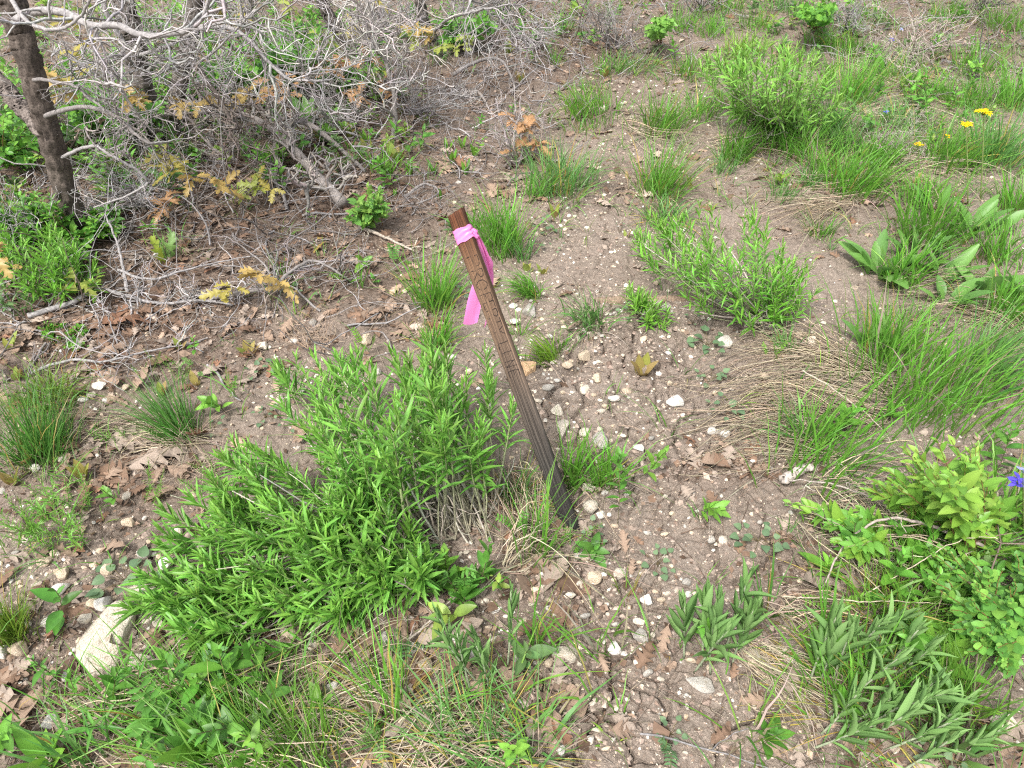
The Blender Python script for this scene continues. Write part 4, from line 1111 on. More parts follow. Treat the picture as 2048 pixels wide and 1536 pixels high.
TUFTS = [
 # px, py, w, h, n, colour, label, kw
 (1185, 232, 130, 90, 260, FRESH, 'dense green tuft where the oak litter meets the far trail', dict(straw=90)),
 (1155, 222, 70, 80, 90, LIME, 'thinner yellowish tuft leaning on the dense one by the far litter', dict(straw=20)),
 (1322, 262, 120, 110, 260, FRESH, 'rounded tuft with dead straw skirt in the middle of the far trail', dict(straw=120)),
 (1400, 235, 100, 90, 170, FRESH, 'green tuft between the rounded mid-trail tuft and the far shrub', dict(straw=50)),
 (1120, 378, 150, 130, 330, BLUE, 'broad tuft below the bronze-leaved oak seedling', dict(straw=80, droop=.4)),
 (1070, 395, 60, 90, 90, FRESH, 'upright narrow tuft next to the broad one below the bronze seedling', dict()),
 (1318, 385, 95, 140, 260, FRESH, 'tallest upright tuft standing mid trail above the sparse shrub', dict(straw=50, spread=.3)),
 (1330, 440, 110, 70, 170, BLUE, 'greyish wispy tuft at the foot of the tallest mid-trail tuft', dict(straw=60, droop=.6)),
 (1470, 318, 85, 105, 200, FRESH, 'compact tuft in front of the far rounded shrub', dict(straw=30)),
 (1445, 345, 60, 60, 70, BLUE, 'short bluish tuft before the compact one near the far shrub', dict(straw=10)),
 (1565, 290, 170, 100, 330, FRESH, 'wide grass clump at the base of the far rounded shrub', dict(straw=60)),
 (1650, 265, 110, 110, 240, BLUE, 'tall grass clump at the shaded side of the far rounded shrub', dict(straw=20)),
 (1700, 205, 90, 150, 230, FRESH, 'long upright grass column beyond the far rounded shrub', dict(spread=.3)),
 (1425, 70, 80, 70, 150, FRESH, 'bright tuft at the very top of the trail', dict(straw=20)),
 (1360, 60, 80, 70, 130, FRESH, 'tuft at the top of the trail beside dead brush', dict(straw=20)),
 (1515, 55, 80, 60, 120, FRESH, 'tuft between the trail top and the leafy bush', dict()),
 (1270, 140, 110, 60, 150, BLUE, 'low wispy tuft under the far dead brush', dict(straw=60, droop=.6)),
 (1215, 145, 70, 70, 90, FRESH, 'sparse tuft at the near side of the far dead brush', dict(straw=20)),
 (1110, 130, 50, 60, 50, FRESH, 'thin tuft among twigs at the litter edge', dict()),
 (1000, 500, 115, 135, 330, FRESH, 'bright tuft standing right behind the stake top', dict(straw=40)),
 (950, 455, 60, 80, 90, FRESH, 'narrow tuft peeping over the stake top', dict()),
 (1040, 515, 60, 60, 80, BLUE, 'thin bluish tuft beside the bright one behind the stake top', dict(straw=10)),
 (868, 610, 85, 150, 190, FRESH, 'tall thin tuft beside the pink ribbon tails', dict(straw=15, spread=.3)),
 (872, 695, 60, 90, 100, FRESH, 'thin tuft rising behind the top of the leafy shrub', dict(straw=15)),
 (1062, 592, 55, 80, 150, FRESH, 'little arched tuft close behind the stake', dict(lean=(-.15, 0), droop=.5)),
 (1182, 648, 95, 75, 170, BLUE, 'wispy half-dead tuft beside the half-buried log', dict(straw=70, droop=.6, dead=.15)),
 (1100, 720, 60, 75, 110, LIME, 'small yellow-green tuft bent towards the stake', dict(lean=(-.45, .1), wid=.0018)),
 (1125, 690, 40, 30, 30, FRESH, 'tiny tuft next to the bent yellow-green tuft', dict()),
 (1850, 800, 300, 165, 520, FRESH, 'widest grass clump, bright green above combed straw', dict(spread=.12, wid=.0019, narrow=.95, droop=.18)),
 (1770, 700, 140, 120, 180, FRESH, 'loose grass at the back of the widest clump', dict(wid=.0019)),
 (1965, 745, 130, 170, 170, BLUE, 'bluish grass leaning out of the widest clump to the verge', dict(lean=(.35, .1), wid=.0019)),
 (1645, 915, 190, 125, 270, FRESH, 'grass clump over the end of the combed straw', dict(straw=60, wid=.0018, narrow=.95, spread=.18, droop=.18)),
 (1600, 880, 60, 90, 60, BLUE, 'few long blades at the trail side of the straw clump', dict(lean=(-.3, .1))),
 (1145, 965, 70, 130, 110, FRESH, 'upright grass at the near edge of the charred stake', dict(straw=20, wid=.0018)),
 (1212, 972, 70, 105, 95, FRESH, 'shorter grass clump beside the slab of grey stone', dict(straw=20, wid=.0018)),
 (1640, 350, 90, 90, 150, FRESH, 'tuft between the far shrub and the yellow flowers', dict(straw=20)),
 (1700, 385, 120, 130, 260, FRESH, 'lush tuft above the dry straw mound', dict(straw=50, wid=.0019)),
 (1755, 330, 110, 100, 200, FRESH, 'lush grass behind the smallest yellow flower', dict(wid=.0019)),
 (1615, 370, 60, 60, 70, BLUE, 'small tuft at the edge of the pale soil above the straw mound', dict()),
 (1900, 330, 130, 120, 260, FRESH, 'tall grass round the yellow flower stalks', dict(wid=.0019)),
 (1985, 330, 130, 150, 300, BLUE, 'tall grass by the picture edge behind the yellow flowers', dict(wid=.0019)),
 (2020, 215, 100, 130, 260, FRESH, 'tall verge grass below the heap of grey stalks', dict()),
 (1950, 140, 130, 80, 220, FRESH, 'far verge grass beside the heap of grey stalks', dict(straw=30)),
 (2010, 60, 110, 90, 220, FRESH, 'farthest verge grass at the picture corner', dict()),
 (1790, 250, 170, 70, 260, BLUE, 'greyish grass in front of the heap of grey stalks', dict(straw=90, droop=.6)),
 (1840, 195, 120, 70, 180, FRESH, 'green grass on the near side of the grey stalks', dict(straw=40)),
 (1740, 40, 110, 60, 160, FRESH, 'green grass between leafy bush and grey stalks', dict()),
 (1640, 90, 90, 60, 130, FRESH, 'grass below the far leafy bush', dict(straw=20)),
 (1850, 480, 150, 150, 280, FRESH, 'grass growing up through the large-leaved plants', dict(wid=.002, straw=20)),
 (1805, 560, 100, 110, 170, FRESH, 'grass in front of the large-leaved plant', dict(wid=.002)),
 (1990, 520, 110, 110, 150, FRESH, 'grass beside the broad leaves by the picture edge', dict(wid=.002)),
 (2010, 630, 110, 110, 190, FRESH, 'dense grass at the picture edge above the straw', dict(wid=.002, straw=40)),
 (1570, 700, 50, 60, 90, BLUE, 'small tuft below the root of the sparse shrub', dict(lean=(-.3, .1), straw=20)),
 (1640, 470, 60, 60, 60, FRESH, 'few blades behind the sparse shrub', dict()),
 (1560, 400, 70, 70, 70, BLUE, 'thin tuft behind the sparse shrub on the pale soil', dict()),
 (370, 880, 70, 145, 330, DARK, 'dark hair-thin tuft leaning over dry straw', dict(lean=(-.42, .2), wid=.0011, spread=.35, straw=90)),
 (95, 915, 120, 160, 380, DARK, 'dark fine grass near the picture edge with dry tops', dict(lean=(-.2, .2), wid=.0011, straw=60)),
 (100, 800, 105, 90, 300, (.14, .25, .025), 'curly yellow-green tuft behind the dark fine grass', dict(wid=.0011, droop=.7, curl=.05)),
 (28, 1275, 80, 85, 300, (.15, .26, .025), 'short dense tuft at the picture edge by the stained buff stone', dict(wid=.0011)),
 (470, 1500, 260, 130, 270, (.10, .25, .02), 'thick foreground grass leaning under the shrub', dict(lean=(-.5, .35), wid=.0014, narrow=.8, straw=150, droop=.45)),
 (300, 1440, 230, 110, 95, FRESH, 'loose foreground grass leaning over the dry straw', dict(lean=(-.5, .3), wid=.0016, narrow=.8, straw=120, droop=.4)),
 (620, 1540, 180, 120, 150, (.11, .25, .02), 'fine grass at the picture bottom below the shrub', dict(lean=(-.35, .3), wid=.0012, narrow=.8, straw=80)),
 (160, 1540, 150, 110, 40, BLUE, 'few coarse blades at the bottom corner', dict(lean=(-.4, .2), wid=.0022, straw=50)),
 (780, 1420, 120, 150, 60, FRESH, 'thin upright blades behind the grey squarish stone', dict(wid=.0016, straw=60, lean=(-.25, .2))),
 (940, 1490, 210, 120, 90, BLUE, 'bluish foreground grass spilling beneath the fuzzy seedlings', dict(lean=(-.3, .3), wid=.0017, narrow=.8, straw=90, droop=.5)),
 (1060, 1510, 180, 130, 60, BLUE, 'bluish grass beside the foreground crack', dict(lean=(.05, .3), wid=.0017, narrow=.8, straw=50, droop=.5)),
 (1070, 1105, 110, 170, 50, FRESH, 'long thin blades crossing in front of the stake foot', dict(lean=(0, .05), wid=.0015, straw=60, narrow=.7)),
 (1030, 1000, 80, 110, 40, BLUE, 'thin blades in dry stalks between shrub and stake', dict(straw=70)),
 (1700, 1400, 190, 130, 120, FRESH, 'grass round the fuzzy stems in front of the snowberry', dict(lean=(-.2, .25), wid=.0017, narrow=.8, straw=100)),
 (1640, 1330, 60, 140, 30, FRESH, 'three tall blades at the trail edge of the fuzzy stems', dict(wid=.0024)),
 (1890, 1420, 170, 100, 220, (.11, .25, .025), 'soft dense grass under the round-leaved snowberry', dict(wid=.0014, narrow=.8, straw=60, lean=(-.1, .1))),
 (1780, 1230, 170, 110, 240, (.13, .28, .025), 'fine yellow-green grass in the shade of the snowberry', dict(wid=.0012, narrow=.8, straw=90, droop=.5)),
 (1850, 1120, 160, 130, 130, FRESH, 'long blades rising through the yellow-green shrub', dict(wid=.0022, straw=120)),
 (2000, 1050, 110, 170, 80, FRESH, 'coarse blades beside the violet flower', dict(wid=.003, straw=30)),
 (1540, 1215, 36, 90, 16, DARK, 'small spiky sprout near the oak leaf by the rosette', dict(wid=.0016, spread=.6)),
 (1400, 1040, 30, 70, 9, DARK, 'tiny dark sprout on bare soil before the straw', dict(wid=.0016)),
 (1930, 1500, 80, 110, 16, (.13, .27, .06), 'fleshy arching blades by the rosette at the bottom corner', dict(wid=.004, droop=.5, lean=(.2, 0))),
 (1190, 1300, 130, 120, 40, FRESH, 'thin sprouts leaning over the bluish white stone', dict(lean=(-.3, .2), wid=.0015, dead=.25, narrow=.9)),
 (1080, 1290, 60, 120, 24, FRESH, 'green sprouts behind the boxy pale stone', dict(wid=.0017, dead=.2)),
 (1250, 1190, 40, 80, 10, (.2, .32, .04), 'few yellow-tipped sprouts mid soil', dict(wid=.0016, dead=.3)),
 (1190, 1405, 60, 90, 10, FRESH, 'lone forked sprout on the foreground soil', dict(wid=.0015, dead=.3, spread=.8)),
 (1240, 1430, 30, 50, 8, FRESH, 'tiny sprout on crumbled foreground soil', dict(wid=.0013, spread=.8)),
 (1510, 1480, 90, 120, 26, (.14, .28, .03), 'yellow-tipped sprouts in front of the sprawling fuzzy plant', dict(wid=.0017, dead=.3, spread=.7)),
 (700, 330, 50, 45, 40, FRESH, 'tuft beside the end of the fallen limb', dict(wid=.002)),
 (770, 340, 90, 60, 90, FRESH, 'tuft under the bronze-tipped seedlings', dict(wid=.002)),
 (560, 540, 40, 60, 16, FRESH, 'few blades in the oak litter beyond the arched branch', dict()),
 (720, 570, 40, 90, 14, FRESH, 'thin blades in the oak litter beyond the shrub', dict(wid=.0015)),
 (880, 120, 80, 60, 50, BLUE, 'faded tuft under the dead twigs by the trail', dict(straw=40)),
 (560, 260, 140, 60, 90, BLUE, 'greyish grass behind the fallen limb', dict(straw=60, droop=.7)),
 (340, 500, 80, 60, 50, BLUE, 'pale grass round the yellow-green leaf pair', dict(straw=50, droop=.8)),
 (1120, 60, 90, 60, 110, FRESH, 'far tuft between two heaps of dead brush', dict(straw=30)),
 (1460, 20, 90, 60, 150, FRESH, 'farthest tuft on the trail edge', dict(straw=20)),
 (1570, 20, 110, 60, 170, BLUE, 'bluish far tuft beside the far fresh green bush', dict(straw=30)),
 (1700, 110, 120, 80, 200, FRESH, 'rank grass at the trail side of the grey stalk heap', dict(straw=40)),
 (1480, 110, 110, 70, 190, LIME, 'yellowish grass at the trail side of the far rounded shrub', dict(straw=30)),
 (1890, 40, 120, 70, 200, FRESH, 'grass growing through the top of the grey stalk heap', dict(straw=40)),
 (1620, 40, 100, 60, 150, BLUE, 'bluish grass round the far fresh green bush', dict(straw=20)),
 (1780, 160, 130, 70, 230, FRESH, 'grass in front of the tiny blue flower', dict(straw=40)),
 (1930, 215, 130, 90, 240, FRESH, 'deep grass behind the tallest yellow flower', dict(straw=30)),
 (1380, 150, 100, 70, 150, FRESH, 'grass on the trail side below the topmost tufts', dict(straw=30)),
 (1600, 310, 110, 80, 180, FRESH, 'grass filling the gap below the far rounded shrub', dict(straw=30)),
 (1690, 300, 90, 80, 150, BLUE, 'bluish grass between far shrub and verge', dict(straw=20)),
 (1840, 400, 110, 80, 150, FRESH, 'grass between the straw mound and broad leaves', dict(straw=20)),
 (2030, 420, 90, 110, 160, FRESH, 'verge grass at the picture edge beside the broad leaves', dict(wid=.0019)),
 (30, 620, 90, 60, 40, BLUE, 'thin grass by the picture edge beyond the grey branch', dict(straw=30)),
]
for px, py, w, h, n, col, lab, kw in TUFTS:
    tuft(px, py, w, h, n, col, lab, **kw)

def build_sward():
    """single blades and seedling grass too many to count"""
    VERGE = [(1900, 260, 300, 150, 1), (1750, 120, 330, 90, 1), (1450, 120, 250, 90, .45), (1600, 330, 150, 80, .6), (1950, 620, 160, 120, .6), (1560, 250, 150, 80, .6), (1150, 330, 130, 110, .25), (1830, 1330, 250, 120, .5), (450, 1450, 300, 100, .5),
             (950, 1450, 200, 90, .35), (1700, 440, 200, 70, .3), (100, 950, 120, 120, .35), (1300, 300, 120, 160, .3), (800, 300, 160, 80, .25), (250, 250, 350, 160, .3), (500, 150, 300, 120, .35), (1900, 1100, 200, 150, .3), (1080, 1080, 60, 90, .25)]
    mb = MB()
    q = scatter_px(VERGE, 1350, .75, .022)
    p = G(q[:, 0], q[:, 1])
    for i in range(len(q)):
        col = (FRESH, BLUE, LIME, DARK)[int(rng.choice(4, p=[.5, .28, .14, .08]))]
        grass_blades(mb, p[i], rng.uniform(.006, .04), rng.uniform(.04, .17), int(rng.integers(4, 14)), rng.normal(0, .15, 2), col, .0015, .5, .7, .15)
    o = part('grass', mb, M_GRASS, None, 'stuff')
    o['label'] = 'scattered thin blades of green grass between the tufts'
build_sward()

def straw_lay(label, lines, n, spread, wid=.0012, col=STRAWC, lift=.02, group='flattened dry straw', seg=9):
    """dead stems combed flat: lines of pixel polylines on the ground"""
    c = G(*lines[0][0])
    t = thing('dry_straw', label, 'dry grass', c, group)
    mb = MB()
    for ln in lines:
        g = np.array([G(a, b) for a, b in ln])
        base = polyline(g, seg)
        k = n
        P = np.repeat(base[None], k, 0)
        d = unit(g[-1] - g[0]); sd = np.array([-d[1], d[0], 0])
        off = rng.normal(0, spread, k); fan = rng.normal(0, spread * 3.2, k); bow = rng.normal(0, spread * 1.6, k); sl = rng.uniform(-.2, .25, k); ln_ = rng.uniform(.45, 1.05, k)
        tt = np.linspace(0, 1, seg)
        for j in range(k):
            u = np.clip(sl[j] + tt * ln_[j], -.25, 1.25)
            for ax in range(3): P[j, :, ax] = np.interp(u, tt, base[:, ax]) + (d[ax] * np.maximum(u - 1, 0) + d[ax] * np.minimum(u, 0)) * np.linalg.norm(g[-1] - g[0])
            P[j] += sd[None] * (off[j] + fan[j] * tt ** 1.3 + bow[j] * np.sin(tt * 3.14))[:, None]
        P += np.cumsum(rng.normal(0, .0022, P.shape), 1)
        arch = np.abs(rng.normal(0, lift, k))[:, None] * np.sin(np.linspace(0, math.pi, seg))[None] ** .8
        P[..., 2] = macro(P[..., 0], P[..., 1]) + .006 + arch + np.abs(rng.normal(0, .006, k))[:, None]
        tubes(mb, P, wid * np.exp(rng.normal(0, .3, k))[:, None] * np.linspace(1, .55, seg)[None], 3, jig(np.array(col) * 1.3, k, .25, .05), caps=False)
    part('stems', mb, M_STRAW, t, 'stuff')

straw_lay('long straw combed flat over the trail beneath the widest grass clump', [[(1760, 770), (1640, 735), (1520, 740), (1400, 790)], [(1740, 820), (1620, 790), (1520, 800), (1420, 850)], [(1700, 850), (1600, 830), (1500, 850), (1400, 880)], [(1720, 740), (1620, 715), (1550, 705), (1470, 700)]], 85, .03)
straw_lay('thin fan of straw lying before the grass clump on the trail', [[(1640, 910), (1560, 900), (1480, 890), (1370, 905)], [(1620, 885), (1540, 865), (1450, 860)]], 40, .016)
straw_lay('grey straw band lying in front of the large-leaved plants', [[(2040, 590), (1940, 570), (1850, 575), (1760, 560)], [(2040, 650), (1960, 640), (1880, 625), (1790, 640)], [(2048, 690), (1990, 660), (1930, 660)]], 50, .02)
straw_lay('dry straw mound sweeping over pale soil above the sparse shrub', [[(1830, 370), (1740, 385), (1650, 400), (1530, 395)], [(1700, 410), (1650, 440), (1600, 470)], [(1680, 420), (1600, 420), (1500, 440)]], 45, .025)
straw_lay('dry straw skirt under the dark hair-thin tuft', [[(380, 880), (310, 870), (240, 860), (150, 850)], [(370, 890), (320, 900), (260, 890)]], 55, .014)
straw_lay('straggling dry stems on soil beneath the fuzzy stems', [[(1480, 1290), (1560, 1340), (1640, 1400), (1700, 1440)], [(1500, 1310), (1580, 1370), (1680, 1420)], [(1560, 1210), (1640, 1240), (1750, 1290)]], 30, .02)
straw_lay('tangled dry stems beneath the foreground grass', [[(180, 1420), (300, 1400), (420, 1410), (560, 1440)], [(420, 1500), (560, 1480), (700, 1500)], [(640, 1420), (760, 1400), (880, 1430)], [(380, 1360), (520, 1360), (660, 1340)]], 70, .03)
straw_lay('dry stems lying under the bluish foreground grass', [[(800, 1480), (920, 1440), (1040, 1450)], [(860, 1530), (960, 1500), (1080, 1520)]], 45, .025)
straw_lay('dead stalks crossing beneath the yellow-green shrub', [[(1650, 1060), (1760, 1100), (1850, 1160), (1920, 1230)], [(1700, 1080), (1800, 1120), (1930, 1150)], [(1640, 980), (1760, 1040), (1860, 1090)]], 45, .03, lift=.04)
straw_lay('dead grass under the far shrub and trail tufts', [[(1450, 290), (1560, 300), (1660, 330)], [(1250, 250), (1330, 270), (1400, 260)]], 40, .04)
straw_lay('dead grass matted under the tall verge grass', [[(1720, 230), (1830, 220), (1950, 260), (2048, 270)], [(1800, 330), (1920, 340), (2040, 360)], [(1700, 130), (1800, 170), (1920, 190)]], 60, .06)
straw_lay('dry stalks caught between the stake foot and the shrub root', [[(1000, 960), (1030, 1010), (1060, 1090)], [(1040, 960), (1060, 1020), (1090, 1070)], [(1010, 1130), (1060, 1090), (1120, 1080)]], 26, .018, lift=.05)

# ------------------------------------------------------------------ leafy shrubs
def in_poly(px, py, poly):
    px, py = np.asarray(px), np.asarray(py)
    ins = np.zeros(px.shape, bool)
    n = len(poly)
    for i in range(n):
        (x1, y1), (x2, y2) = poly[i], poly[(i + 1) % n]
        c = ((y1 > py) != (y2 > py)) & (px < (x2 - x1) * (py - y1) / (y2 - y1 + 1e-9) + x1)
        ins ^= c
    return ins

def sample_poly(poly, n):
    a = np.array(poly, float); lo, hi = a.min(0), a.max(0)
    out = np.zeros((0, 2))
    while len(out) < n:
        q = rng.uniform(lo, hi, (n * 3, 2))
        out = np.concatenate([out, q[in_poly(q[:, 0], q[:, 1], poly)]])
    return out[:n]

def dress(path, m, tplset, length, col, t0, ang0, ang1, size_tip=.6, flat=False, pairs=False):
    """leaves along one stem path (n,3): positions, frames, sizes"""
    n = len(path)
    t = np.linspace(t0, 1, m) ** .9
    if pairs: t = np.repeat(t[::2], 2)[:m]
    idx = t * (n - 1); i = np.clip(idx.astype(int), 0, n - 2); f = (idx - i)[:, None]
    pos = path[i] * (1 - f) + path[i + 1] * f
    d = unit(path[i + 1] - path[i])
    az = np.arange(m) * 2.399 + rng.uniform(0, 6) + rng.normal(0, .3, m)
    if pairs: az = np.repeat(np.arange((m + 1) // 2) * 1.57, 2)[:m] + np.tile([0, math.pi], (m + 1) // 2)[:m] + rng.normal(0, .25, m)
    a1 = unit(np.cross(d, np.array([.3, .2, 1.0]) + 0 * d)); a2 = np.cross(d, a1)
    rad = a1 * np.cos(az)[:, None] + a2 * np.sin(az)[:, None]
    u = (t - t0) / max(1e-6, 1 - t0)
    an = ang0 + (ang1 - ang0) * u + rng.normal(0, .16, m)
    ld = d * np.cos(an)[:, None] + rad * np.sin(an)[:, None]
    if flat: ld = unit(ld * np.array([1, 1, .55]))
    up = d * .9 + np.array([0, 0, .6]) - rad * .1
    R = frames(ld, up)
    s_ = length * np.exp(rng.normal(0, .18, m)) * (.6 + .75 * np.sin(math.pi * np.clip(u * .8 + .15, 0, 1))) * (1 - (1 - size_tip) * u ** 3)
    return pos, R, s_

def willowy(name, label, roots, poly, hfun, n, leaf_len, leaf_n, col, nparts=300, bend=.32, stem_r=.0016, t0=.5, dead=0, group=None, stemcol=(.29, .265, .2)):
    """a shrub of many upright shoots with narrow leaves; roots, poly in the picture, hfun gives a tip's height"""
    rp = G(np.array([r[0] for r in roots], float), np.array([r[1] for r in roots], float))
    shrub = thing(name, label, 'shrub', rp.mean(0), group)
    q = sample_poly(poly, n)
    hz = hfun(q[:, 0], q[:, 1]) * rng.uniform(.72, 1.12, n)
    gz = macro(*np.moveaxis(at_z(q[:, 0], q[:, 1], 0.05), -1, 0)[:2])
    tips = at_z(q[:, 0], q[:, 1], gz + hz)
    d2 = np.linalg.norm(tips[:, None, :2] - rp[None, :, :2], axis=-1) + rng.uniform(0, .12, (n, len(rp)))
    base = rp[d2.argmin(1)] + rng.normal(0, .022, (n, 3)) * np.array([1, 1, .1])
    base[:, 2] = height(base[:, 0], base[:, 1]) - .01
    ctrl = base + (tips - base) * .62
    ctrl[:, 2] = base[:, 2] + (tips[:, 2] - base[:, 2]) * bend + .02
    hd_ = tips - base; hd_[:, 2] = 0
    dist_ = np.linalg.norm(hd_, axis=1, keepdims=True)
    c2 = tips - unit(hd_) * np.minimum(.035, dist_ * .2) + rng.normal(0, .012, (n, 3))
    c2[:, 2] = np.maximum(tips[:, 2] - rng.uniform(.08, .14, n), base[:, 2] + .015)
    P = bez3(base, ctrl, c2, tips, 12) + np.cumsum(rng.normal(0, .0016, (n, 12, 3)), 1)
    P[..., 2] = np.maximum(P[..., 2], macro(P[..., 0], P[..., 1]) + .008)
    order = np.argsort(project(tips)[2])
    rest_s, rest_l = MB(), MB()
    for r, i in enumerate(order):
        mbs, mbl = (MB(), MB()) if r < nparts else (rest_s, rest_l)
        rr = stem_r * np.exp(rng.normal(0, .25))
        cs = np.linspace(0, 1, 12)[:, None] ** 1.5
        sc_ = np.array(stemcol) * np.exp(rng.normal(0, .15)) * (1 - cs) + np.array([.2, .3, .08]) * cs
        tubes(mbs, P[i][None], (rr * np.linspace(1.5, .5, 12))[None], 4, sc_[None], caps=False)
        m = max(5, int(leaf_n * rng.uniform(.75, 1.25)))
        L = np.linalg.norm(np.diff(P[i], axis=0), axis=1).sum()
        st_ = max(t0, 1 - .2 * rng.uniform(.8, 1.25) / max(L, .05))
        pos, R, s_ = dress(P[i], m, LIN, leaf_len, col, st_, 1.05, .22, .75)
        c = jig(np.array(col) * np.exp(rng.normal(0, .1)), m, .14, .06)
        u = np.linspace(0, 1, m)[:, None]
        c = c * (1 + .0 * u) + np.array([.05, .07, 0]) * u ** 2          # young tip leaves are yellower
        tp = LIN[int(rng.integers(3))]
        inst(mbl, tp, pos, R, s_, c)
        if r < nparts:
            so = part('shoot', mbs, M_TWIG, shrub)
            part('leaves', mbl, M_LEAF, so, 'stuff')
    if n > nparts:
        so = part('inner_shoots', rest_s, M_TWIG, shrub, 'stuff')
        part('leaves', rest_l, M_LEAF, so, 'stuff')
    if dead:
        mb = MB()
        k = dead
        j = rng.integers(0, n, k)
        tip = base[j] + (tips[j] - base[j]) * rng.uniform(.4, 1.0, (k, 1)) + rng.normal(0, .03, (k, 3))
        tip[:, 2] = np.maximum(tip[:, 2] * rng.uniform(.35, 1.0, k), base[j, 2] + .02)
        cc = base[j] + (tip - base[j]) * .55; cc[:, 2] = base[j, 2] + (tip[:, 2] - base[j, 2]) * .4 + .015
        D = bez(base[j], cc, tip, 9) + np.cumsum(rng.normal(0, .003, (k, 9, 3)), 1)
        tubes(mb, D, np.linspace(1, .45, 9)[None] * (stem_r * 1.25 * np.exp(rng.normal(0, .3, k)))[:, None], 4, jig((.40, .365, .31), k, .2, .04), caps=False)
        s0 = rng.integers(4, 9, k)
        W = walks(D[np.arange(k), s0], rng.normal(0, 1, (k, 3)) + np.array([0, 0, .4]), rng.uniform(.03, .1, k), 5, .3)
        tubes(mb, W, np.linspace(1, .4, 5)[None] * np.full((k, 1), stem_r * .55), 3, jig((.34, .31, .27), k, .2, .04), caps=False)
        part('dead_stems', mb, M_TWIG, shrub, 'stuff')
    return shrub

GREEN = (.135, .325, .045)
big_poly = [(560, 705), (640, 715), (720, 680), (800, 690), (880, 665), (960, 680), (1010, 735), (1030, 810), (1015, 880), (960, 900), (880, 890), (830, 940), (800, 1010), (850, 1080), (890, 1150), (800, 1170), (740, 1200), (640, 1250), (560, 1290),
            (460, 1310), (380, 1290), (330, 1250), (250, 1215), (300, 1130), (310, 1050), (330, 980), (420, 950), (440, 880), (540, 890), (600, 940), (640, 900), (560, 830), (540, 770)]
big_h = lambda px, py: .10 + .30 * np.exp(-(((px - 830) / 260) ** 2 + ((py - 800) / 170) ** 2)) + .13 * np.exp(-(((px - 480) / 200) ** 2 + ((py - 960) / 120) ** 2)) + .08 * np.exp(-(((px - 700) / 250) ** 2 + ((py - 1090) / 110) ** 2))
willowy('leafy_shrub', 'big bright green willow-leaved shrub spreading beside the stake', [(930, 1040), (965, 1075), (900, 1075), (980, 1030), (940, 1110), (860, 1150), (830, 1090)], big_poly, big_h, 300, .044, 20, GREEN, 300, stem_r=.0021, dead=240)
mid_poly = [(1270, 400), (1330, 440), (1400, 400), (1500, 390), (1540, 430), (1560, 470), (1640, 520), (1650, 570), (1590, 620), (1500, 640), (1430, 600), (1360, 570), (1290, 520), (1260, 460)]
mid_h = lambda px, py: .06 + .26 * np.exp(-(((px - 1460) / 200) ** 2 + ((py - 480) / 120) ** 2))
willowy('leafy_shrub', 'sparse green shrub with bare grey stems beside the straw', [(1560, 645), (1530, 630), (1545, 655)], mid_poly, mid_h, 120, .034, 15, (.13, .34, .03), 120, stem_r=.0018, dead=110)
willowy('leafy_shrub', 'little green bush at the end of the half-buried log', [(1300, 635), (1320, 640)], [(1240, 565), (1275, 560), (1330, 600), (1345, 640), (1290, 640)], lambda px, py: .05 + .06 * np.exp(-((py - 580) / 40.) ** 2) + 0 * px, 26, .028, 14, (.14, .34, .03), 26, stem_r=.0012, dead=8)
far_poly = [(1420, 90), (1500, 70), (1600, 80), (1680, 120), (1690, 180), (1660, 230), (1560, 240), (1480, 220), (1420, 170), (1395, 120)]
willowy('leafy_shrub', 'far rounded yellowish green shrub with a twiggy grey middle', [(1560, 245), (1530, 235), (1590, 245)], far_poly, lambda px, py: .10 + .38 * np.exp(-(((px - 1550) / 170) ** 2 + ((py - 120) / 90) ** 2)), 130, .044, 15, (.155, .34, .045), 190, stem_r=.002, dead=130)
willowy('leafy_herb', 'bright leafy herb at the foot of the dark leaning trunk', [(60, 560), (120, 570), (20, 540)], [(-60, 420), (40, 400), (120, 440), (190, 500), (200, 560), (100, 590), (-40, 560)], lambda px, py: .08 + .12 * np.exp(-(((px - 60) / 110) ** 2 + ((py - 470) / 80) ** 2)), 70, .034, 16, (.13, .33, .03), 70, stem_r=.0014, dead=20)

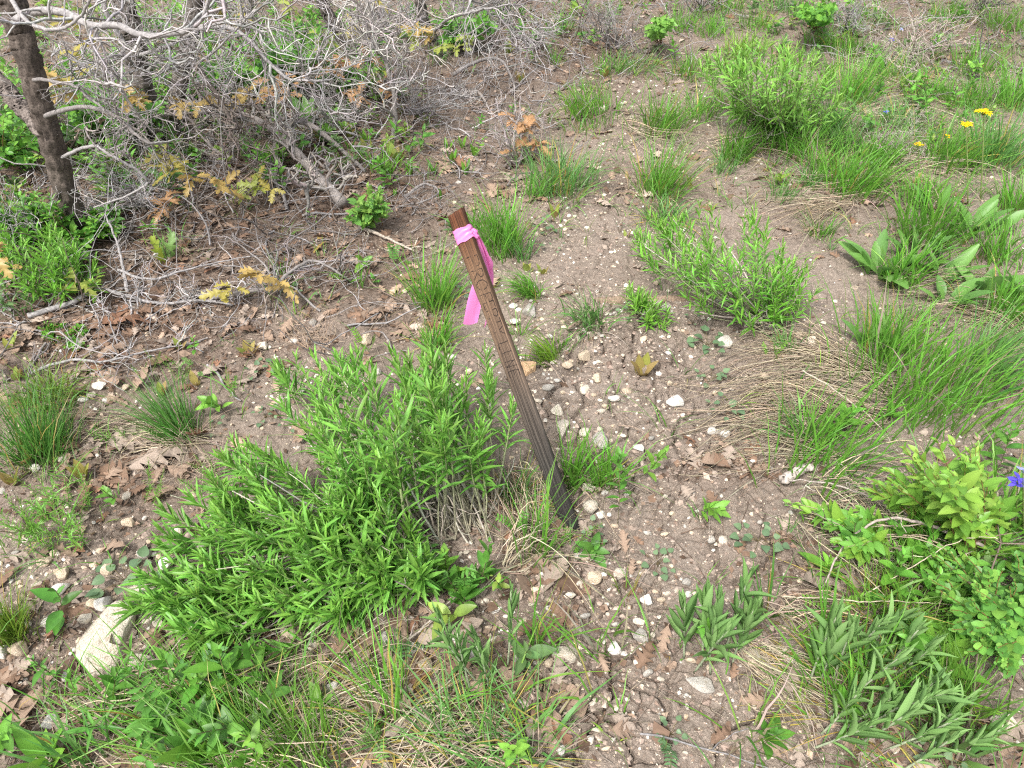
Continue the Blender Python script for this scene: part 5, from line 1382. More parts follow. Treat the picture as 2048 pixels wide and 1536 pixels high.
def ovate(name, label, roots, poly, hfun, n, leaf_len, leaf_n, cols, tpls, nobj=300, stemcol=(.2, .11, .06), t0=.25, group=None, stem_r=.0014, pairs=True, sub=1):
    """a bush with countable oval leaves: stems are parts, the leaves that show largest are parts, the rest one part"""
    rp = G(np.array([r[0] for r in roots], float), np.array([r[1] for r in roots], float))
    bush = thing(name, label, 'shrub', rp.mean(0), group)
    q = sample_poly(poly, n)
    hz = hfun(q[:, 0], q[:, 1]) * rng.uniform(.75, 1.1, n)
    g0 = at_z(q[:, 0], q[:, 1], 0.05)
    tips = at_z(q[:, 0], q[:, 1], macro(g0[:, 0], g0[:, 1]) + hz)
    d2 = np.linalg.norm(tips[:, None, :2] - rp[None, :, :2], axis=-1) + rng.uniform(0, .1, (n, len(rp)))
    base = rp[d2.argmin(1)] + rng.normal(0, .015, (n, 3)) * np.array([1, 1, .1])
    base[:, 2] = height(base[:, 0], base[:, 1]) - .01
    ctrl = base + (tips - base) * .5
    ctrl[:, 2] = base[:, 2] + (tips[:, 2] - base[:, 2]) * .55 + .02
    P = bez(base, ctrl, tips, 10) + np.cumsum(rng.normal(0, .0025, (n, 10, 3)), 1)
    P[..., 2] = np.maximum(P[..., 2], macro(P[..., 0], P[..., 1]) + .006)
    allp, allR, alls, allc = [], [], [], []
    for i in range(n):
        mb = MB()
        cs = np.linspace(0, 1, 10)[:, None]
        tubes(mb, P[i][None], (stem_r * np.linspace(1.5, .5, 10))[None], 5, (np.array(stemcol) * (1 - cs * .5) + np.array([.2, .2, .04]) * cs * .5)[None], caps=False)
        if nobj: part('stem', mb, M_TWIG, bush)
        else: allc.append(None); bush_m.append(mb)
        m = max(4, int(leaf_n * rng.uniform(.75, 1.25)))
        L = np.linalg.norm(np.diff(P[i], axis=0), axis=1).sum()
        pos, R, s_ = dress(P[i], m, tpls, leaf_len, cols[0], max(t0, 1 - .22 / max(L, .05)), 1.15, .35, .6, True, pairs)
        allp.append(pos); allR.append(R); alls.append(s_)
    pos, R, s_ = np.concatenate(allp), np.concatenate(allR), np.concatenate(alls)
    k = len(pos)
    order = np.argsort(-s_ / project(pos)[2])
    vars_ = []
    for c in cols:
        for tp in tpls:
            me = MB().add(tp[0], tp[1], None, np.array(c)[None] * tp[2][:, None]).mesh('leaf', (0, 0, 0), True); me.materials.append(M_LEAF); vars_.append(me)
    rest = MB()
    for r, i in enumerate(order[:nobj]):
        shared('leaf', vars_[int(rng.integers(len(vars_)))], m4(R[i], pos[i], s_[i]), bush)
    o = order[nobj:]
    if len(o):
        for tp in tpls[:1]:
            inst(rest, tp, pos[o], R[o], s_[o], np.array(cols)[rng.integers(0, len(cols), len(o))] * np.exp(rng.normal(0, .12, (len(o), 1))))
        part('foliage', rest, M_LEAF, bush, 'stuff')
    return bush

YG = [(.21, .39, .04), (.17, .36, .04), (.25, .42, .055), (.14, .31, .035)]
SB = [(.15, .37, .05), (.12, .31, .045), (.20, .41, .06), (.10, .27, .045)]
TH = [(.12, .33, .03), (.09, .26, .025), (.16, .37, .035), (.07, .20, .03)]
ovate('leafy_shrub', 'yellow-green oval-leaved shrub with reddish stems by the trail verge', [(1960, 1120), (1930, 1110), (1985, 1100)], [(1780, 900), (1830, 870), (1900, 850), (1960, 870), (1985, 930), (2010, 980), (1990, 1040), (1900, 1050), (1850, 1010), (1760, 1000), (1690, 985), (1740, 930)],
      lambda px, py: .12 + .26 * np.exp(-(((px - 1900) / 110) ** 2 + ((py - 930) / 90) ** 2)), 44, .031, 15, YG, OV, 300)
ovate('leafy_shrub', 'low trailing shoots of oval leaves reaching over the bare soil', [(1830, 1100), (1800, 1090)], [(1510, 960), (1560, 965), (1600, 1000), (1600, 1040), (1680, 1000), (1720, 1010), (1730, 1050), (1720, 1110), (1680, 1120), (1640, 1020), (1540, 1020)],
      lambda px, py: .05 + .05 * np.exp(-((px - 1700) / 80.) ** 2) + 0 * py, 17, .030, 15, YG[:2] + SB[:1], OV, 200, t0=.5, stemcol=(.36, .3, .25))
ovate('snowberry_bush', 'round-leaved snowberry bush filling the lower corner', [(2030, 1290), (2060, 1260), (1990, 1270)], [(1880, 1110), (1940, 1080), (2048, 1080), (2090, 1150), (2080, 1330), (2010, 1350), (1930, 1310), (1890, 1230), (1840, 1160)],
      lambda px, py: .10 + .14 * np.exp(-(((px - 2000) / 120) ** 2 + ((py - 1180) / 110) ** 2)), 56, .019, 17, SB, RND, 300)
ovate('leafy_bush', 'small round bush of fresh green leaves beyond the stake top', [(742, 452), (735, 448)], [(700, 385), (740, 360), (780, 385), (785, 430), (750, 445), (690, 445)], lambda px, py: .06 + .12 * np.exp(-((py - 390) / 40.) ** 2) + 0 * px, 22, .034, 11, [(.16, .34, .05), (.2, .36, .06), (.12, .29, .05)], OV, 160)
ovate('leafy_bush', 'fresh green bush under the oak twigs at the far edge', [(1630, 60), (1640, 62)], [(1600, 5), (1660, -10), (1680, 30), (1650, 55), (1600, 45)], lambda px, py: .10 + .15 * np.exp(-((py - 15) / 30.) ** 2) + 0 * px, 30, .028, 12, TH[:3], RND, 120)
ovate('leafy_bush', 'light green bush beside the far dead brush at the trail top', [(1315, 82), (1320, 85)], [(1290, 30), (1330, 15), (1350, 50), (1330, 75), (1295, 65)], lambda px, py: .1 + .15 * np.exp(-((py - 35) / 30.) ** 2) + 0 * px, 18, .040, 10, [(.16, .36, .05), (.2, .4, .06)], OV, 100)
ovate('leafy_bush', 'bright green thicket shrub behind the grey twig tangle', [(550, 150), (600, 140), (520, 160), (570, 170)], [(520, 60), (560, 10), (640, 20), (660, 80), (620, 140), (560, 170), (500, 150)], lambda px, py: .12 + .22 * np.exp(-((py - 60) / 70.) ** 2) + 0 * px, 70, .038, 13, TH, OV, 220)
ovate('leafy_bush', 'dark green undergrowth between the two oak trunks', [(230, 240), (180, 260), (280, 260), (200, 220)], [(120, 120), (180, 150), (260, 160), (330, 200), (300, 260), (200, 290), (130, 230)], lambda px, py: .08 + .14 * np.exp(-((py - 190) / 60.) ** 2) + 0 * px, 60, .036, 12, TH, OV, 200)
ovate('leafy_bush', 'green undergrowth in the corner behind the dark leaning trunk', [(40, 320), (10, 330), (90, 250), (60, 200)], [(-60, 200), (0, 130), (80, 160), (110, 230), (60, 320), (-40, 340)], lambda px, py: .1 + .2 * np.exp(-((py - 200) / 70.) ** 2) + 0 * px, 50, .034, 12, TH, OV, 180)
ovate('leafy_bush', 'leafy undergrowth at the near side of the dark leaning trunk', [(60, 470), (30, 480), (150, 490), (100, 480)], [(-50, 350), (60, 330), (110, 380), (90, 440), (180, 440), (220, 470), (180, 510), (60, 480), (-50, 460)], lambda px, py: .07 + .1 * np.exp(-((py - 390) / 50.) ** 2) + 0 * px, 55, .030, 13, TH, OV, 220)
ovate('leafy_bush', 'deep green bush beneath the bronze oak leaves', [(700, 170), (660, 180), (740, 150)], [(640, 110), (700, 80), (770, 90), (790, 140), (730, 180), (650, 180)], lambda px, py: .08 + .12 * np.exp(-((py - 110) / 50.) ** 2) + 0 * px, 36, .042, 11, TH, OV, 150)
ovate('leafy_bush', 'green bush among dead twigs by the far oak stem', [(920, 80), (960, 75)], [(860, 40), (900, 20), (980, 20), (1010, 50), (980, 80), (880, 85)], lambda px, py: .1 + .12 * np.exp(-((py - 35) / 30.) ** 2) + 0 * px, 30, .045, 10, TH, OV, 110)
ovate('leafy_bush', 'bright undergrowth behind the farther oak trunk', [(420, 190), (470, 170), (390, 200)], [(380, 130), (440, 90), (510, 110), (520, 170), (440, 200), (380, 190)], lambda px, py: .08 + .12 * np.exp(-((py - 120) / 45.) ** 2) + 0 * px, 40, .036, 11, TH, OV, 140)
ovate('leafy_bush', 'low tiny-leaved green runner below the long grey branch', [(110, 680), (160, 670), (135, 690)], [(60, 650), (100, 640), (180, 650), (185, 680), (140, 710), (100, 690)], lambda px, py: .02 + 0 * px, 30, .014, 12, TH[:3], OV, 120, stem_r=.0008)
ovate('leafy_bush', 'low green sprigs between the grey fallen limb and trunk foot', [(170, 450), (215, 470), (240, 450)], [(170, 400), (240, 410), (245, 470), (190, 480), (160, 450)], lambda px, py: .05 + .05 * np.exp(-((py - 430) / 30.) ** 2) + 0 * px, 22, .030, 11, TH[1:], OV, 120)

# ------------------------------------------------------------------ rosettes, large-leaved plants, seedlings
def leafset(cols, tpls, mtl, nm='leaf'):
    out = []
    for c in cols:
        for tp in tpls:
            me = MB().add(tp[0], tp[1], None, np.array(c)[None] * tp[2][:, None]).mesh(nm, (0, 0, 0), True); me.materials.append(mtl); out.append(me)
    return out
HEARTS = leafset([(.14, .235, .115), (.17, .27, .135), (.115, .20, .10)], HEART, M_LEAF)
MULES = leafset([(.13, .29, .055), (.16, .33, .07), (.11, .25, .055)], MULE, M_LEAF)
BRONZE = leafset([(.30, .31, .06), (.34, .28, .08), (.26, .33, .06), (.33, .24, .09)], OV[:2] + [leaf_tpl(ov_prof, 5, .12, -.12)], M_LEAF)
SPEARS = leafset([(.13, .33, .03), (.17, .37, .035), (.11, .29, .04)], SPEAR, M_LEAF)
SAGE = leafset([(.20, .30, .15), (.16, .27, .13)], OV, M_LEAF)

def rosette(px, py, w, n, label, meshes=HEARTS, size=.2, name='ground_herb', up=.25, cat='herb', group='heart-leaved herbs', hgt=.02):
    c = G(px, py); s_ = mpp(c)
    t = thing(name, label, cat, c, group)
    mb = MB()
    for i in range(n):
        a = i * 2.399 + rng.uniform(-.4, .4)
        r = w * s_ * .5 * math.sqrt((i + .6) / n) * rng.uniform(.8, 1.1)
        p = c + np.array([math.cos(a) * r, math.sin(a) * r, 0]); p[2] = macro(p[0], p[1]) + hgt * rng.uniform(.6, 1.6)
        d = np.array([math.cos(a + rng.normal(0, .5)), math.sin(a + rng.normal(0, .5)), up + rng.normal(0, .2)])
        L = w * s_ * size * rng.uniform(.75, 1.2)
        nrm = unit(np.array([0, 0, 1.0]) + rng.normal(0, .18, 3))
        R = frames(d[None], nrm)[0]
        shared('leaf', meshes[int(rng.integers(len(meshes)))], m4(R, p, L), t)
        tubes(mb, bez(c[None], ((c + p) / 2 + np.array([0, 0, hgt * .5]))[None], p[None], 5), np.full((1, 5), .0007), 4, np.array([.2, .16, .08]), caps=False)
    part('stalks', mb, M_LEAF, t, 'stuff')
    return t

ROS = [(250, 1160, 110, 15, 'grey-green heart-leaved rosette between pebbles behind the largest rock'), (320, 1180, 60, 7, 'few grey-green heart leaves under the low tips of the big shrub'), (1190, 1078, 58, 8, 'small rosette touching the soil crack at the stake foot'),
 (1315, 1132, 74, 11, 'loose rosette alone on the soil between stake and fuzzy plant'), (1515, 1088, 92, 15, 'widest grey-green rosette on bare soil near the trailing shoots'), (1610, 1095, 26, 2, 'two lone heart leaves beside the widest rosette'),
 (1415, 692, 80, 13, 'dense rosette on the soil below the sparse shrub'), (1422, 762, 60, 10, 'rosette alone on the trail before the straw'), (1448, 824, 72, 11, 'flat rosette among the straw tips on the trail'), (1258, 634, 56, 8, 'rosette at the root of the little green bush'), (1385, 645, 40, 4, 'few heart leaves under the grey stems of the sparse shrub'),
 (520, 745, 60, 8, 'pale rosette behind the far edge of the big shrub'), (533, 838, 52, 9, 'crinkled rosette beside the farthest shrub spray'), (585, 860, 40, 5, 'dull rosette in the gap of the big shrub'), (1092, 458, 50, 8, 'rosette on gravel beyond the stake ribbon'), (1110, 505, 34, 4, 'small rosette on gravel behind the arched tuft'),
 (925, 590, 62, 8, 'dark broad-leaved rosette by the ribbon tails'), (1070, 505, 44, 5, 'bluish rosette in the shade of the tuft behind the stake'), (1835, 1370, 70, 8, 'rosette in the grass below the snowberry'), (1870, 1530, 90, 9, 'rosette cut by the picture bottom near the corner'), (1340, 1470, 60, 8, 'dusty rosette on the foreground soil'), (1520, 1265, 40, 3, 'heart leaves beside the fuzzy plant on the dry stems'), (1490, 1240, 30, 2, 'pair of heart leaves just behind the fuzzy plant'),
 (235, 425, 60, 8, 'grey-green rosette in oak litter by the trunk foot'), (645, 370, 70, 8, 'rosette beneath the fallen oak limb'), (610, 585, 60, 6, 'round-leaved rosette under the arched grey branch'), (430, 860, 50, 4, 'few heart leaves beside the dark hair-thin tuft'), (660, 240, 90, 9, 'pale rosette in the shade behind the fallen limb'), (1690, 1110, 40, 4, 'heart leaves under the bare arching twig'), (1240, 460, 24, 3, 'three small leaves on gravel mid trail'), (1000, 1200, 24, 2, 'single dark heart leaf beside the shrub root')]
for px, py, w, n, lab in ROS: rosette(px, py, w, n, lab)

OAK_LIKE = [(OAK_NEW[0][0] + np.array([.5, 0, 0]), OAK_NEW[0][1], OAK_NEW[0][2])]
def broad(px, py, w, h, n, label, meshes=MULES, spread=.5, group='large-leaved plants', name='broad_leaved_plant', lean=(0, 0)):
    c = G(px, py); s_ = mpp(c)
    t = thing(name, label, 'plant', c, group)
    H = min(.3, rise(c, px, py, h) * .72)
    for i in range(n):
        a = i * 2.399 + rng.normal(0, .3)
        sp = spread * rng.uniform(.3, 1.2)
        d = unit(np.array([math.cos(a) * sp + lean[0], math.sin(a) * sp + lean[1], rng.uniform(.7, 1)]))
        p = c + np.array([math.cos(a), math.sin(a), 0]) * w * s_ * rng.uniform(.02, .2)
        p[2] = height(p[0], p[1]) - .004
        R = frames(d[None], np.array([-math.cos(a) * .9, -math.sin(a) * .9, .35]) + rng.normal(0, .3, 3))[0]
        L = H * rng.uniform(.6, 1.1)
        shared('leaf', meshes[int(rng.integers(len(meshes)))], m4(R, p, (L, L * rng.uniform(.8, 1.15), L)), t)
    return t
broad(1945, 465, 150, 95, 17, 'broad-leaved plant with upright oval leaves below the yellow flowers', spread=.55)
broad(1870, 430, 110, 80, 10, 'smaller broad-leaved plant touching the one below the yellow flowers', spread=.5)
broad(1762, 545, 150, 95, 18, 'plant with long pointed leaves arching over the soil', spread=.9)
broad(1830, 520, 130, 95, 12, 'long-leaved plant growing in grass next to the arching one', spread=.7)
broad(1880, 560, 80, 95, 6, 'pair of upright pale leaves in front of the long-leaved plants', spread=.4)
broad(1890, 610, 90, 90, 7, 'low broad leaves over the straw in front of the pale pair', spread=.5)
broad(1960, 590, 90, 90, 6, 'dark pointed leaves beside straw near the picture edge', spread=.7)
broad(1735, 690, 90, 70, 6, 'broad pale leaves at the back of the widest grass clump', spread=.5)
broad(2030, 600, 60, 70, 5, 'pointed leaves at the picture edge above the straw', spread=.5)
broad(1850, 1330, 80, 90, 6, 'green spear leaves in the shade under the snowberry', SPEARS, .5)
broad(620, 250, 60, 90, 7, 'tall broad green leaves rising behind the fallen limb', MULES, .5)
broad(730, 140, 90, 70, 8, 'large green leaves beneath the far dead twigs', MULES, .9)
broad(95, 1530, 70, 60, 7, 'green spear leaves at the bottom corner', SPEARS, .6)
broad(410, 1510, 60, 110, 6, 'upright spear leaves among the thick foreground grass', SPEARS, .35)
broad(390, 1365, 50, 80, 5, 'bright spear leaves rising below the low shrub tips', SPEARS, .5)
broad(325, 525, 60, 70, 4, 'yellow-green leaf pair standing in oak litter', leafset([(.30, .38, .04), (.16, .29, .07)], OAK_LIKE, M_LEAF), .4)

SPR = [(868, 345, 40), (905, 330, 50), (930, 345, 45), (880, 395, 30), (700, 300, 40), (735, 285, 40), (770, 350, 40), (820, 350, 40), (950, 310, 35), (895, 300, 35), (925, 295, 45), (790, 390, 20), (640, 310, 35)]
SPL = ['green spear sprout before the bare bush, shortest of its row', 'tallest spear sprout in the row before the bare bush', 'double spear sprout nearest the bare bush', 'small spear sprout nearest the stake top', 'spear sprouts behind the end of the fallen limb', 'spear sprouts under the hanging oak twigs', 'spear sprout below the bronze seedlings', 'thin spear sprout between bronze seedlings and row of sprouts', 'spear sprout touching the bare bush', 'spear sprout behind the row of sprouts', 'spear sprout hidden behind the tallest sprout', 'single tiny spear near the small round bush', 'spear sprout beside the fallen limb bend']
for (px, py, h), lab in zip(SPR, SPL): broad(px, py, 30, h, 5, lab, SPEARS, .25, 'spear-leaved sprouts', 'spear_sprout')

BRZ = [(1285, 742, 65, 5, 'bronze-green seedling with upright oval leaves alone on the trail'), (500, 708, 55, 5, 'bronze seedling with two lobed leaves on the litter edge'), (362, 700, 40, 2, 'single round yellow-green leaf on a tall stalk in the litter'), (395, 770, 50, 3, 'narrow bronze leaf standing beside dark tuft'), (325, 790, 55, 4, 'bronze leaves rising behind the dark hair-thin tuft'),
 (790, 320, 70, 6, 'bronze-tipped seedling in the middle of the oak litter'), (700, 275, 60, 5, 'yellow-green seedling behind the limb end'), (735, 300, 50, 4, 'bronze seedling at the limb end'), (800, 225, 60, 6, 'yellow-green seedling under hanging twigs by the trail'), (1040, 165, 55, 5, 'bronze-green seedling in twigs at the trail side'), (1015, 105, 55, 4, 'bronze seedling beneath the far dead twigs'), (1205, 150, 45, 4, 'pale bronze seedling above the dense far tuft'),
 (1252, 475, 40, 2, 'upright bronze leaf on gravel beside the sparse shrub'), (1110, 430, 45, 4, 'bronze and green seedling on the gravel beyond the stake'), (1378, 375, 50, 4, 'bronze leaf pair mid trail beside the tallest tuft'), (1255, 355, 30, 2, 'small bronze leaf on the trail beside the tall tuft'), (1830, 370, 60, 4, 'bronze-green leaf pair under the smallest yellow flower'), (1055, 540, 45, 4, 'bronze leaves behind the little arched tuft'), (985, 575, 50, 3, 'yellow-green pointed leaf close behind the stake'), (1085, 545, 34, 3, 'small orange seedling on the gravel'), (1315, 130, 40, 4, 'yellow-brown seedling in the far tufts'),
 (35, 760, 60, 4, 'bronze leaves behind the dark grass by the picture edge'), (60, 930, 60, 4, 'yellow-green leaf pair in the dark fine grass'), (30, 970, 60, 5, 'round green and bronze leaves below the dark fine grass'), (170, 955, 60, 5, 'bronze seedling among the brown leaves'), (20, 700, 60, 4, 'yellow-bronze leaf pair at the picture edge'), (1420, 420, 30, 2, 'lone bronze leaf behind the sparse shrub'), (640, 280, 40, 3, 'olive leaf beside the orange-red leaf')]
for px, py, h, n, lab in BRZ: broad(px, py, 34, h * .72, n, lab, BRONZE, .45, 'bronze seedlings', 'bronze_seedling')

# ------------------------------------------------------------------ fuzzy plants, feathery and paired-leaf herbs
def fuzzy(px, py, w, h, n, label, lean=(0, 0), leaf=.36):
    c = G(px, py); s_ = mpp(c)
    t = thing('woolly_plant', label, 'plant', c, 'fuzzy grey-green plants')
    H = rise(c, px, py, h)
    n = int(n * 1.15)
    for i in range(n):
        a = rng.uniform(0, 6.28)
        b = c + np.array([(i / max(1, n - 1) - .5) * w * s_ * .8, rng.normal(0, w * s_ * .16), 0]); b[2] = height(b[0], b[1]) - .005
        hh = H * rng.uniform(.55, 1.0)
        tip = b + np.array([lean[0] * hh + rng.normal(0, .13) * hh, lean[1] * hh + rng.normal(0, .12) * hh, hh])
        P = bez(b[None], ((b + tip) / 2 + rng.normal(0, .006, 3))[None], tip[None], 9)[0]
        mb = MB()
        tubes(mb, P[None], np.linspace(.0026, .0016, 9)[None], 6, np.array([.33, .38, .25]))
        so = part('stem', mb, M_WOOLLY, t)
        m = int(rng.integers(12, 18))
        pos, R, sc = dress(P, m, SPEAR, H * leaf * .72, None, .25, .8, .12, .8)
        for j in range(m):
            shared('leaf', WOOL[int(rng.integers(len(WOOL)))], m4(R[j], pos[j], (sc[j], sc[j] * .5, sc[j])), t)
WOOL_T = [leaf_tpl(spear_prof, 5, .9, -.12), leaf_tpl(spear_prof, 5, .8, .25), leaf_tpl(spear_prof, 5, 1.0, -.3)]
WOOL = leafset([(.18, .33, .10), (.22, .37, .13), (.15, .28, .09)], WOOL_T, M_WOOLLY)
fuzzy(1425, 1325, 140, 135, 7, 'bushy fuzzy grey-green plant behind the wide flat stone', (0, .1))
fuzzy(970, 1380, 110, 120, 6, 'group of slim fuzzy seedlings with curled tips before the shrub root', (-.1, .2), .26)
fuzzy(1640, 1370, 60, 120, 3, 'slim fuzzy stems at the trail edge of the grass', (0, .1))
fuzzy(1735, 1340, 110, 95, 5, 'fuzzy stems standing in grass before the snowberry', (.15, .1))
fuzzy(1665, 1480, 110, 90, 5, 'sprawling fuzzy plant leaning over the foreground soil', (.5, .1))
fuzzy(1745, 1470, 110, 90, 5, 'middle fuzzy plant of the sprawling patch below the grass', (.5, .05))
fuzzy(1810, 1500, 130, 70, 5, 'lowest fuzzy plant near the picture bottom', (.6, .05))

def feathery(px, py, w, h, n, label, col=(.13, .31, .03)):
    c = G(px, py); s_ = mpp(c)
    t = thing('feathery_herb', label, 'herb', c, 'feathery green herbs')
    H = rise(c, px, py, h)
    for i in range(n):
        a = rng.uniform(0, 6.28); r = w * s_ * .5 * math.sqrt(rng.uniform())
        b = c + np.array([math.cos(a) * r, math.sin(a) * r, 0]); b[2] = height(b[0], b[1])
        hh = H * rng.uniform(.5, 1)
        P = walks(b[None], np.array([[rng.normal(-.1, .35), rng.normal(.1, .3), 1]]), np.array([hh]), 8, .12)[0]
        mb = MB()
        tubes(mb, P[None], np.full((1, 8), .0007), 3, np.array([.2, .3, .06]), caps=False)
        m = 46
        pos, R, sc = dress(P, m, LIN, min(.018, hh * .1), col, .08, 1.2, .6, .5)
        inst(mb, LIN[1], pos, R, sc * np.array([1]), jig(col, m, .15, .06))
        part('frond', mb, M_LEAF, t)
feathery(135, 1085, 110, 140, 12, 'feathery green herb leaning over the bare soil by the shrub')
feathery(75, 1060, 60, 80, 6, 'smaller feathery herb beside the leaning feathery one')
feathery(300, 1010, 50, 70, 4, 'little feathery sprig at the near spray of the shrub')
feathery(430, 985, 60, 70, 5, 'feathery sprigs behind the nearest shrub spray')
feathery(255, 880, 50, 60, 4, 'feathery sprigs in front of the dry straw skirt')
feathery(170, 1020, 50, 60, 5, 'feathery sprig behind the leaning feathery herb')
feathery(450, 790, 50, 60, 4, 'feathery sprigs on soil beyond the shrub')
feathery(360, 760, 60, 50, 5, 'feathery sprigs beside the pale green herb')
feathery(290, 745, 50, 50, 4, 'feathery sprigs at the twig ends in litter')
feathery(1140, 1090, 40, 60, 3, 'wispy sprig in the blades by the stake foot')

VET_T = [leaf_tpl(ov_prof, 3, .3, .1)]
def paired(px, py, w, h, n, label, col=(.115, .30, .05), size=1.0):
    c = G(px, py); s_ = mpp(c)
    t = thing('paired_leaf_herb', label, 'herb', c, 'herbs with paired leaflets')
    H = rise(c, px, py, h)
    ms = leafset([np.array(col) * f for f in (.85, 1, 1.2)], VET_T, M_LEAF, 'leaflet')
    for i in range(n):
        d = np.array([rng.normal(0, .5), rng.normal(-.1, .4), rng.uniform(.6, 1.2)])
        L = H * rng.uniform(.42, .78)
        b = c + rng.normal(0, w * s_ * .18, 3); b[2] = height(b[0], b[1])
        P = walks(b[None], d[None], np.array([L]), 9, .12, -.06)[0]
        mb = MB(); tubes(mb, P[None], np.full((1, 9), .0007), 4, np.array([.18, .3, .07]), caps=False)
        fr = part('stalk', mb, M_LEAF, t)
        k = 6
        sd = unit(np.cross(unit(P[-1] - P[0]), [0, 0, 1.0]) + rng.normal(0, .1, 3))
        for j in range(k):
            u = .3 + .68 * j / k
            i0 = min(7, int(u * 8)); p = P[i0] + (P[i0 + 1] - P[i0]) * (u * 8 - i0)
            dd = unit(P[i0 + 1] - P[i0])
            for sg in (-1, 1):
                R = frames((sd * sg + dd * .35)[None], unit(np.cross(sd, dd))[None] * np.sign(np.cross(sd, dd)[2] + 1e-6))[0]
                shared('leaflet', ms[int(rng.integers(3))], m4(R, p, L * .24 * size * (1 - .35 * u)), t)
paired(885, 1195, 100, 120, 7, 'paired-leaf herb growing at the front of the big shrub')
paired(820, 1285, 60, 60, 4, 'grey-green paired-leaf sprig under the shrub stems', (.11, .22, .08))
paired(395, 1445, 100, 100, 6, 'bright paired-leaf herb in the foreground grass')
paired(430, 1400, 90, 90, 5, 'rounder paired-leaf herb below the spear leaves', (.12, .29, .08), 1.2)
paired(766, 1480, 60, 55, 4, 'pale paired-leaf sprig at the picture bottom', (.16, .33, .07))
paired(445, 1530, 80, 70, 4, 'paired-leaf herb at the bottom of the thick grass')
paired(1668, 1215, 50, 60, 4, 'bright paired-leaf sprig beside the curled pale oak leaf', (.17, .36, .04))
paired(1995, 1130, 130, 70, 5, 'long paired leaves over the snowberry by the picture edge', (.12, .31, .05), 1.3)
paired(690, 560, 50, 70, 3, 'paired-leaf sprig in litter beyond the shrub', (.15, .33, .04))
paired(795, 530, 50, 60, 4, 'paired-leaf sprig beside the thin tuft near the ribbon', (.1, .26, .05))
paired(680, 900, 60, 60, 3, 'bright paired-leaf sprig rising through the big shrub', (.19, .38, .04))
paired(730, 700, 40, 70, 3, 'paired-leaf sprig at the top of the big shrub', (.18, .38, .04))
paired(740, 1010, 60, 70, 4, 'paired-leaf sprig in the middle of the big shrub', (.17, .37, .04))
paired(1040, 1060, 60, 60, 3, 'narrow paired leaves between shrub root and stake', (.12, .31, .04))
paired(1800, 1240, 60, 60, 4, 'dark paired-leaf sprig in the yellow-green grass', (.1, .27, .05))
paired(375, 745, 60, 50, 4, 'pale green herb in front of the twig ends', (.14, .31, .07))
paired(1340, 1500, 40, 50, 3, 'dusty paired-leaf sprig on the foreground soil', (.11, .22, .09))
paired(1545, 720, 40, 70, 3, 'yellow-green sprig standing before the straw', (.17, .36, .04))

# ------------------------------------------------------------------ flowers
def yellow(px, py, bx, by, r, n, label):
    b = G(bx, by)
    tip = at_y(px, py, b[1] + .01)
    t = thing('yellow_flower', label, 'flower', b, 'yellow flowers')
    mb = MB()
    P = bez(b[None], ((b + tip) / 2 + np.array([.006, .004, 0]))[None], tip[None], 10)
    tubes(mb, P, np.linspace(.003, .0018, 10)[None], 6, np.array([.28, .36, .12]))
    part('stem', mb, M_LEAF, t)
    s_ = mpp(tip)
    petal = leaf_tpl(lambda u: .2 * math.sin(math.pi * (u * .9 + .08)) ** .6, 3, .2, .25)
    me = MB().add(petal[0], petal[1], None, np.array([.88, .70, .012])[None] * petal[2][:, None]).mesh('petal', (0, 0, 0), True); me.materials.append(M_PETAL)
    for i in range(n):
        a = i * 2.399; rr = r * s_ * math.sqrt((i + .3) / n) * .8
        h = tip + np.array([math.cos(a) * rr, math.sin(a) * rr, .010 - .35 * rr + rng.normal(0, .002)])
        m2 = MB()
        tubes(m2, bez(tip[None] - np.array([[0, 0, .012]]), ((tip + h) / 2)[None], h[None], 4), np.full((1, 4), .0011), 4, np.array([.3, .4, .08]))
        V, T = ICO[1]
        m2.add(V * np.array([.004, .004, .003]) + h, None, T, np.array([.80, .52, .012]))
        hd = part('flower_head', m2, M_PETAL, t)
        for j in range(8):
            az = j / 8 * 6.283 + rng.normal(0, .15)
            d = np.array([math.cos(az), math.sin(az), rng.normal(.05, .25)])
            M = m4(frames(d[None], np.array([0, 0, 1.0]))[0], h, r * s_ * .38)
            o = shared('petal', me, M, t)
            o.parent = hd
yellow(1968, 224, 1962, 400, 17, 11, 'tallest yellow flower cluster above the broad leaves')
yellow(1932, 250, 1935, 410, 14, 9, 'second yellow flower cluster just below the tallest')
yellow(1836, 290, 1838, 350, 10, 6, 'lone small yellow flower standing apart on its stalk')
yellow(1894, 276, 1892, 345, 7, 3, 'smallest yellow flower bud between the lone one and the clusters')

def violet(px, py, bx, by, r, n, label, col=(.13, .10, .62)):
    b = G(bx, by); tip = at_y(px, py, b[1])
    t = thing('violet_flower', label, 'flower', b, 'violet flowers')
    mb = MB(); tubes(mb, bez(b[None], ((b + tip) / 2)[None], tip[None], 8), np.linspace(.0016, .001, 8)[None], 5, np.array([.2, .25, .08]))
    part('stem', mb, M_LEAF, t)
    s_ = mpp(tip)
    me = MB().add(OV[0][0], OV[0][1], None, np.array(col)[None] * OV[0][2][:, None]).mesh('petal', (0, 0, 0), True); me.materials.append(M_PETAL)
    for i in range(n):
        d = unit(np.array([math.cos(i * 2.4), math.sin(i * 2.4), rng.normal(.1, .4)]))
        shared('petal', me, m4(frames(d[None], np.array([0, -.4, 1.0]))[0], tip + np.array([0, 0, rng.normal(0, r * s_ * .4)]), r * s_ * rng.uniform(.8, 1.2)), t)
violet(2036, 962, 2030, 1070, 17, 10, 'deep violet flower beside the yellow-green shrub at the picture edge')
violet(2046, 940, 2045, 1080, 12, 6, 'pale blue flower bud just above the deep violet one', (.3, .32, .6))
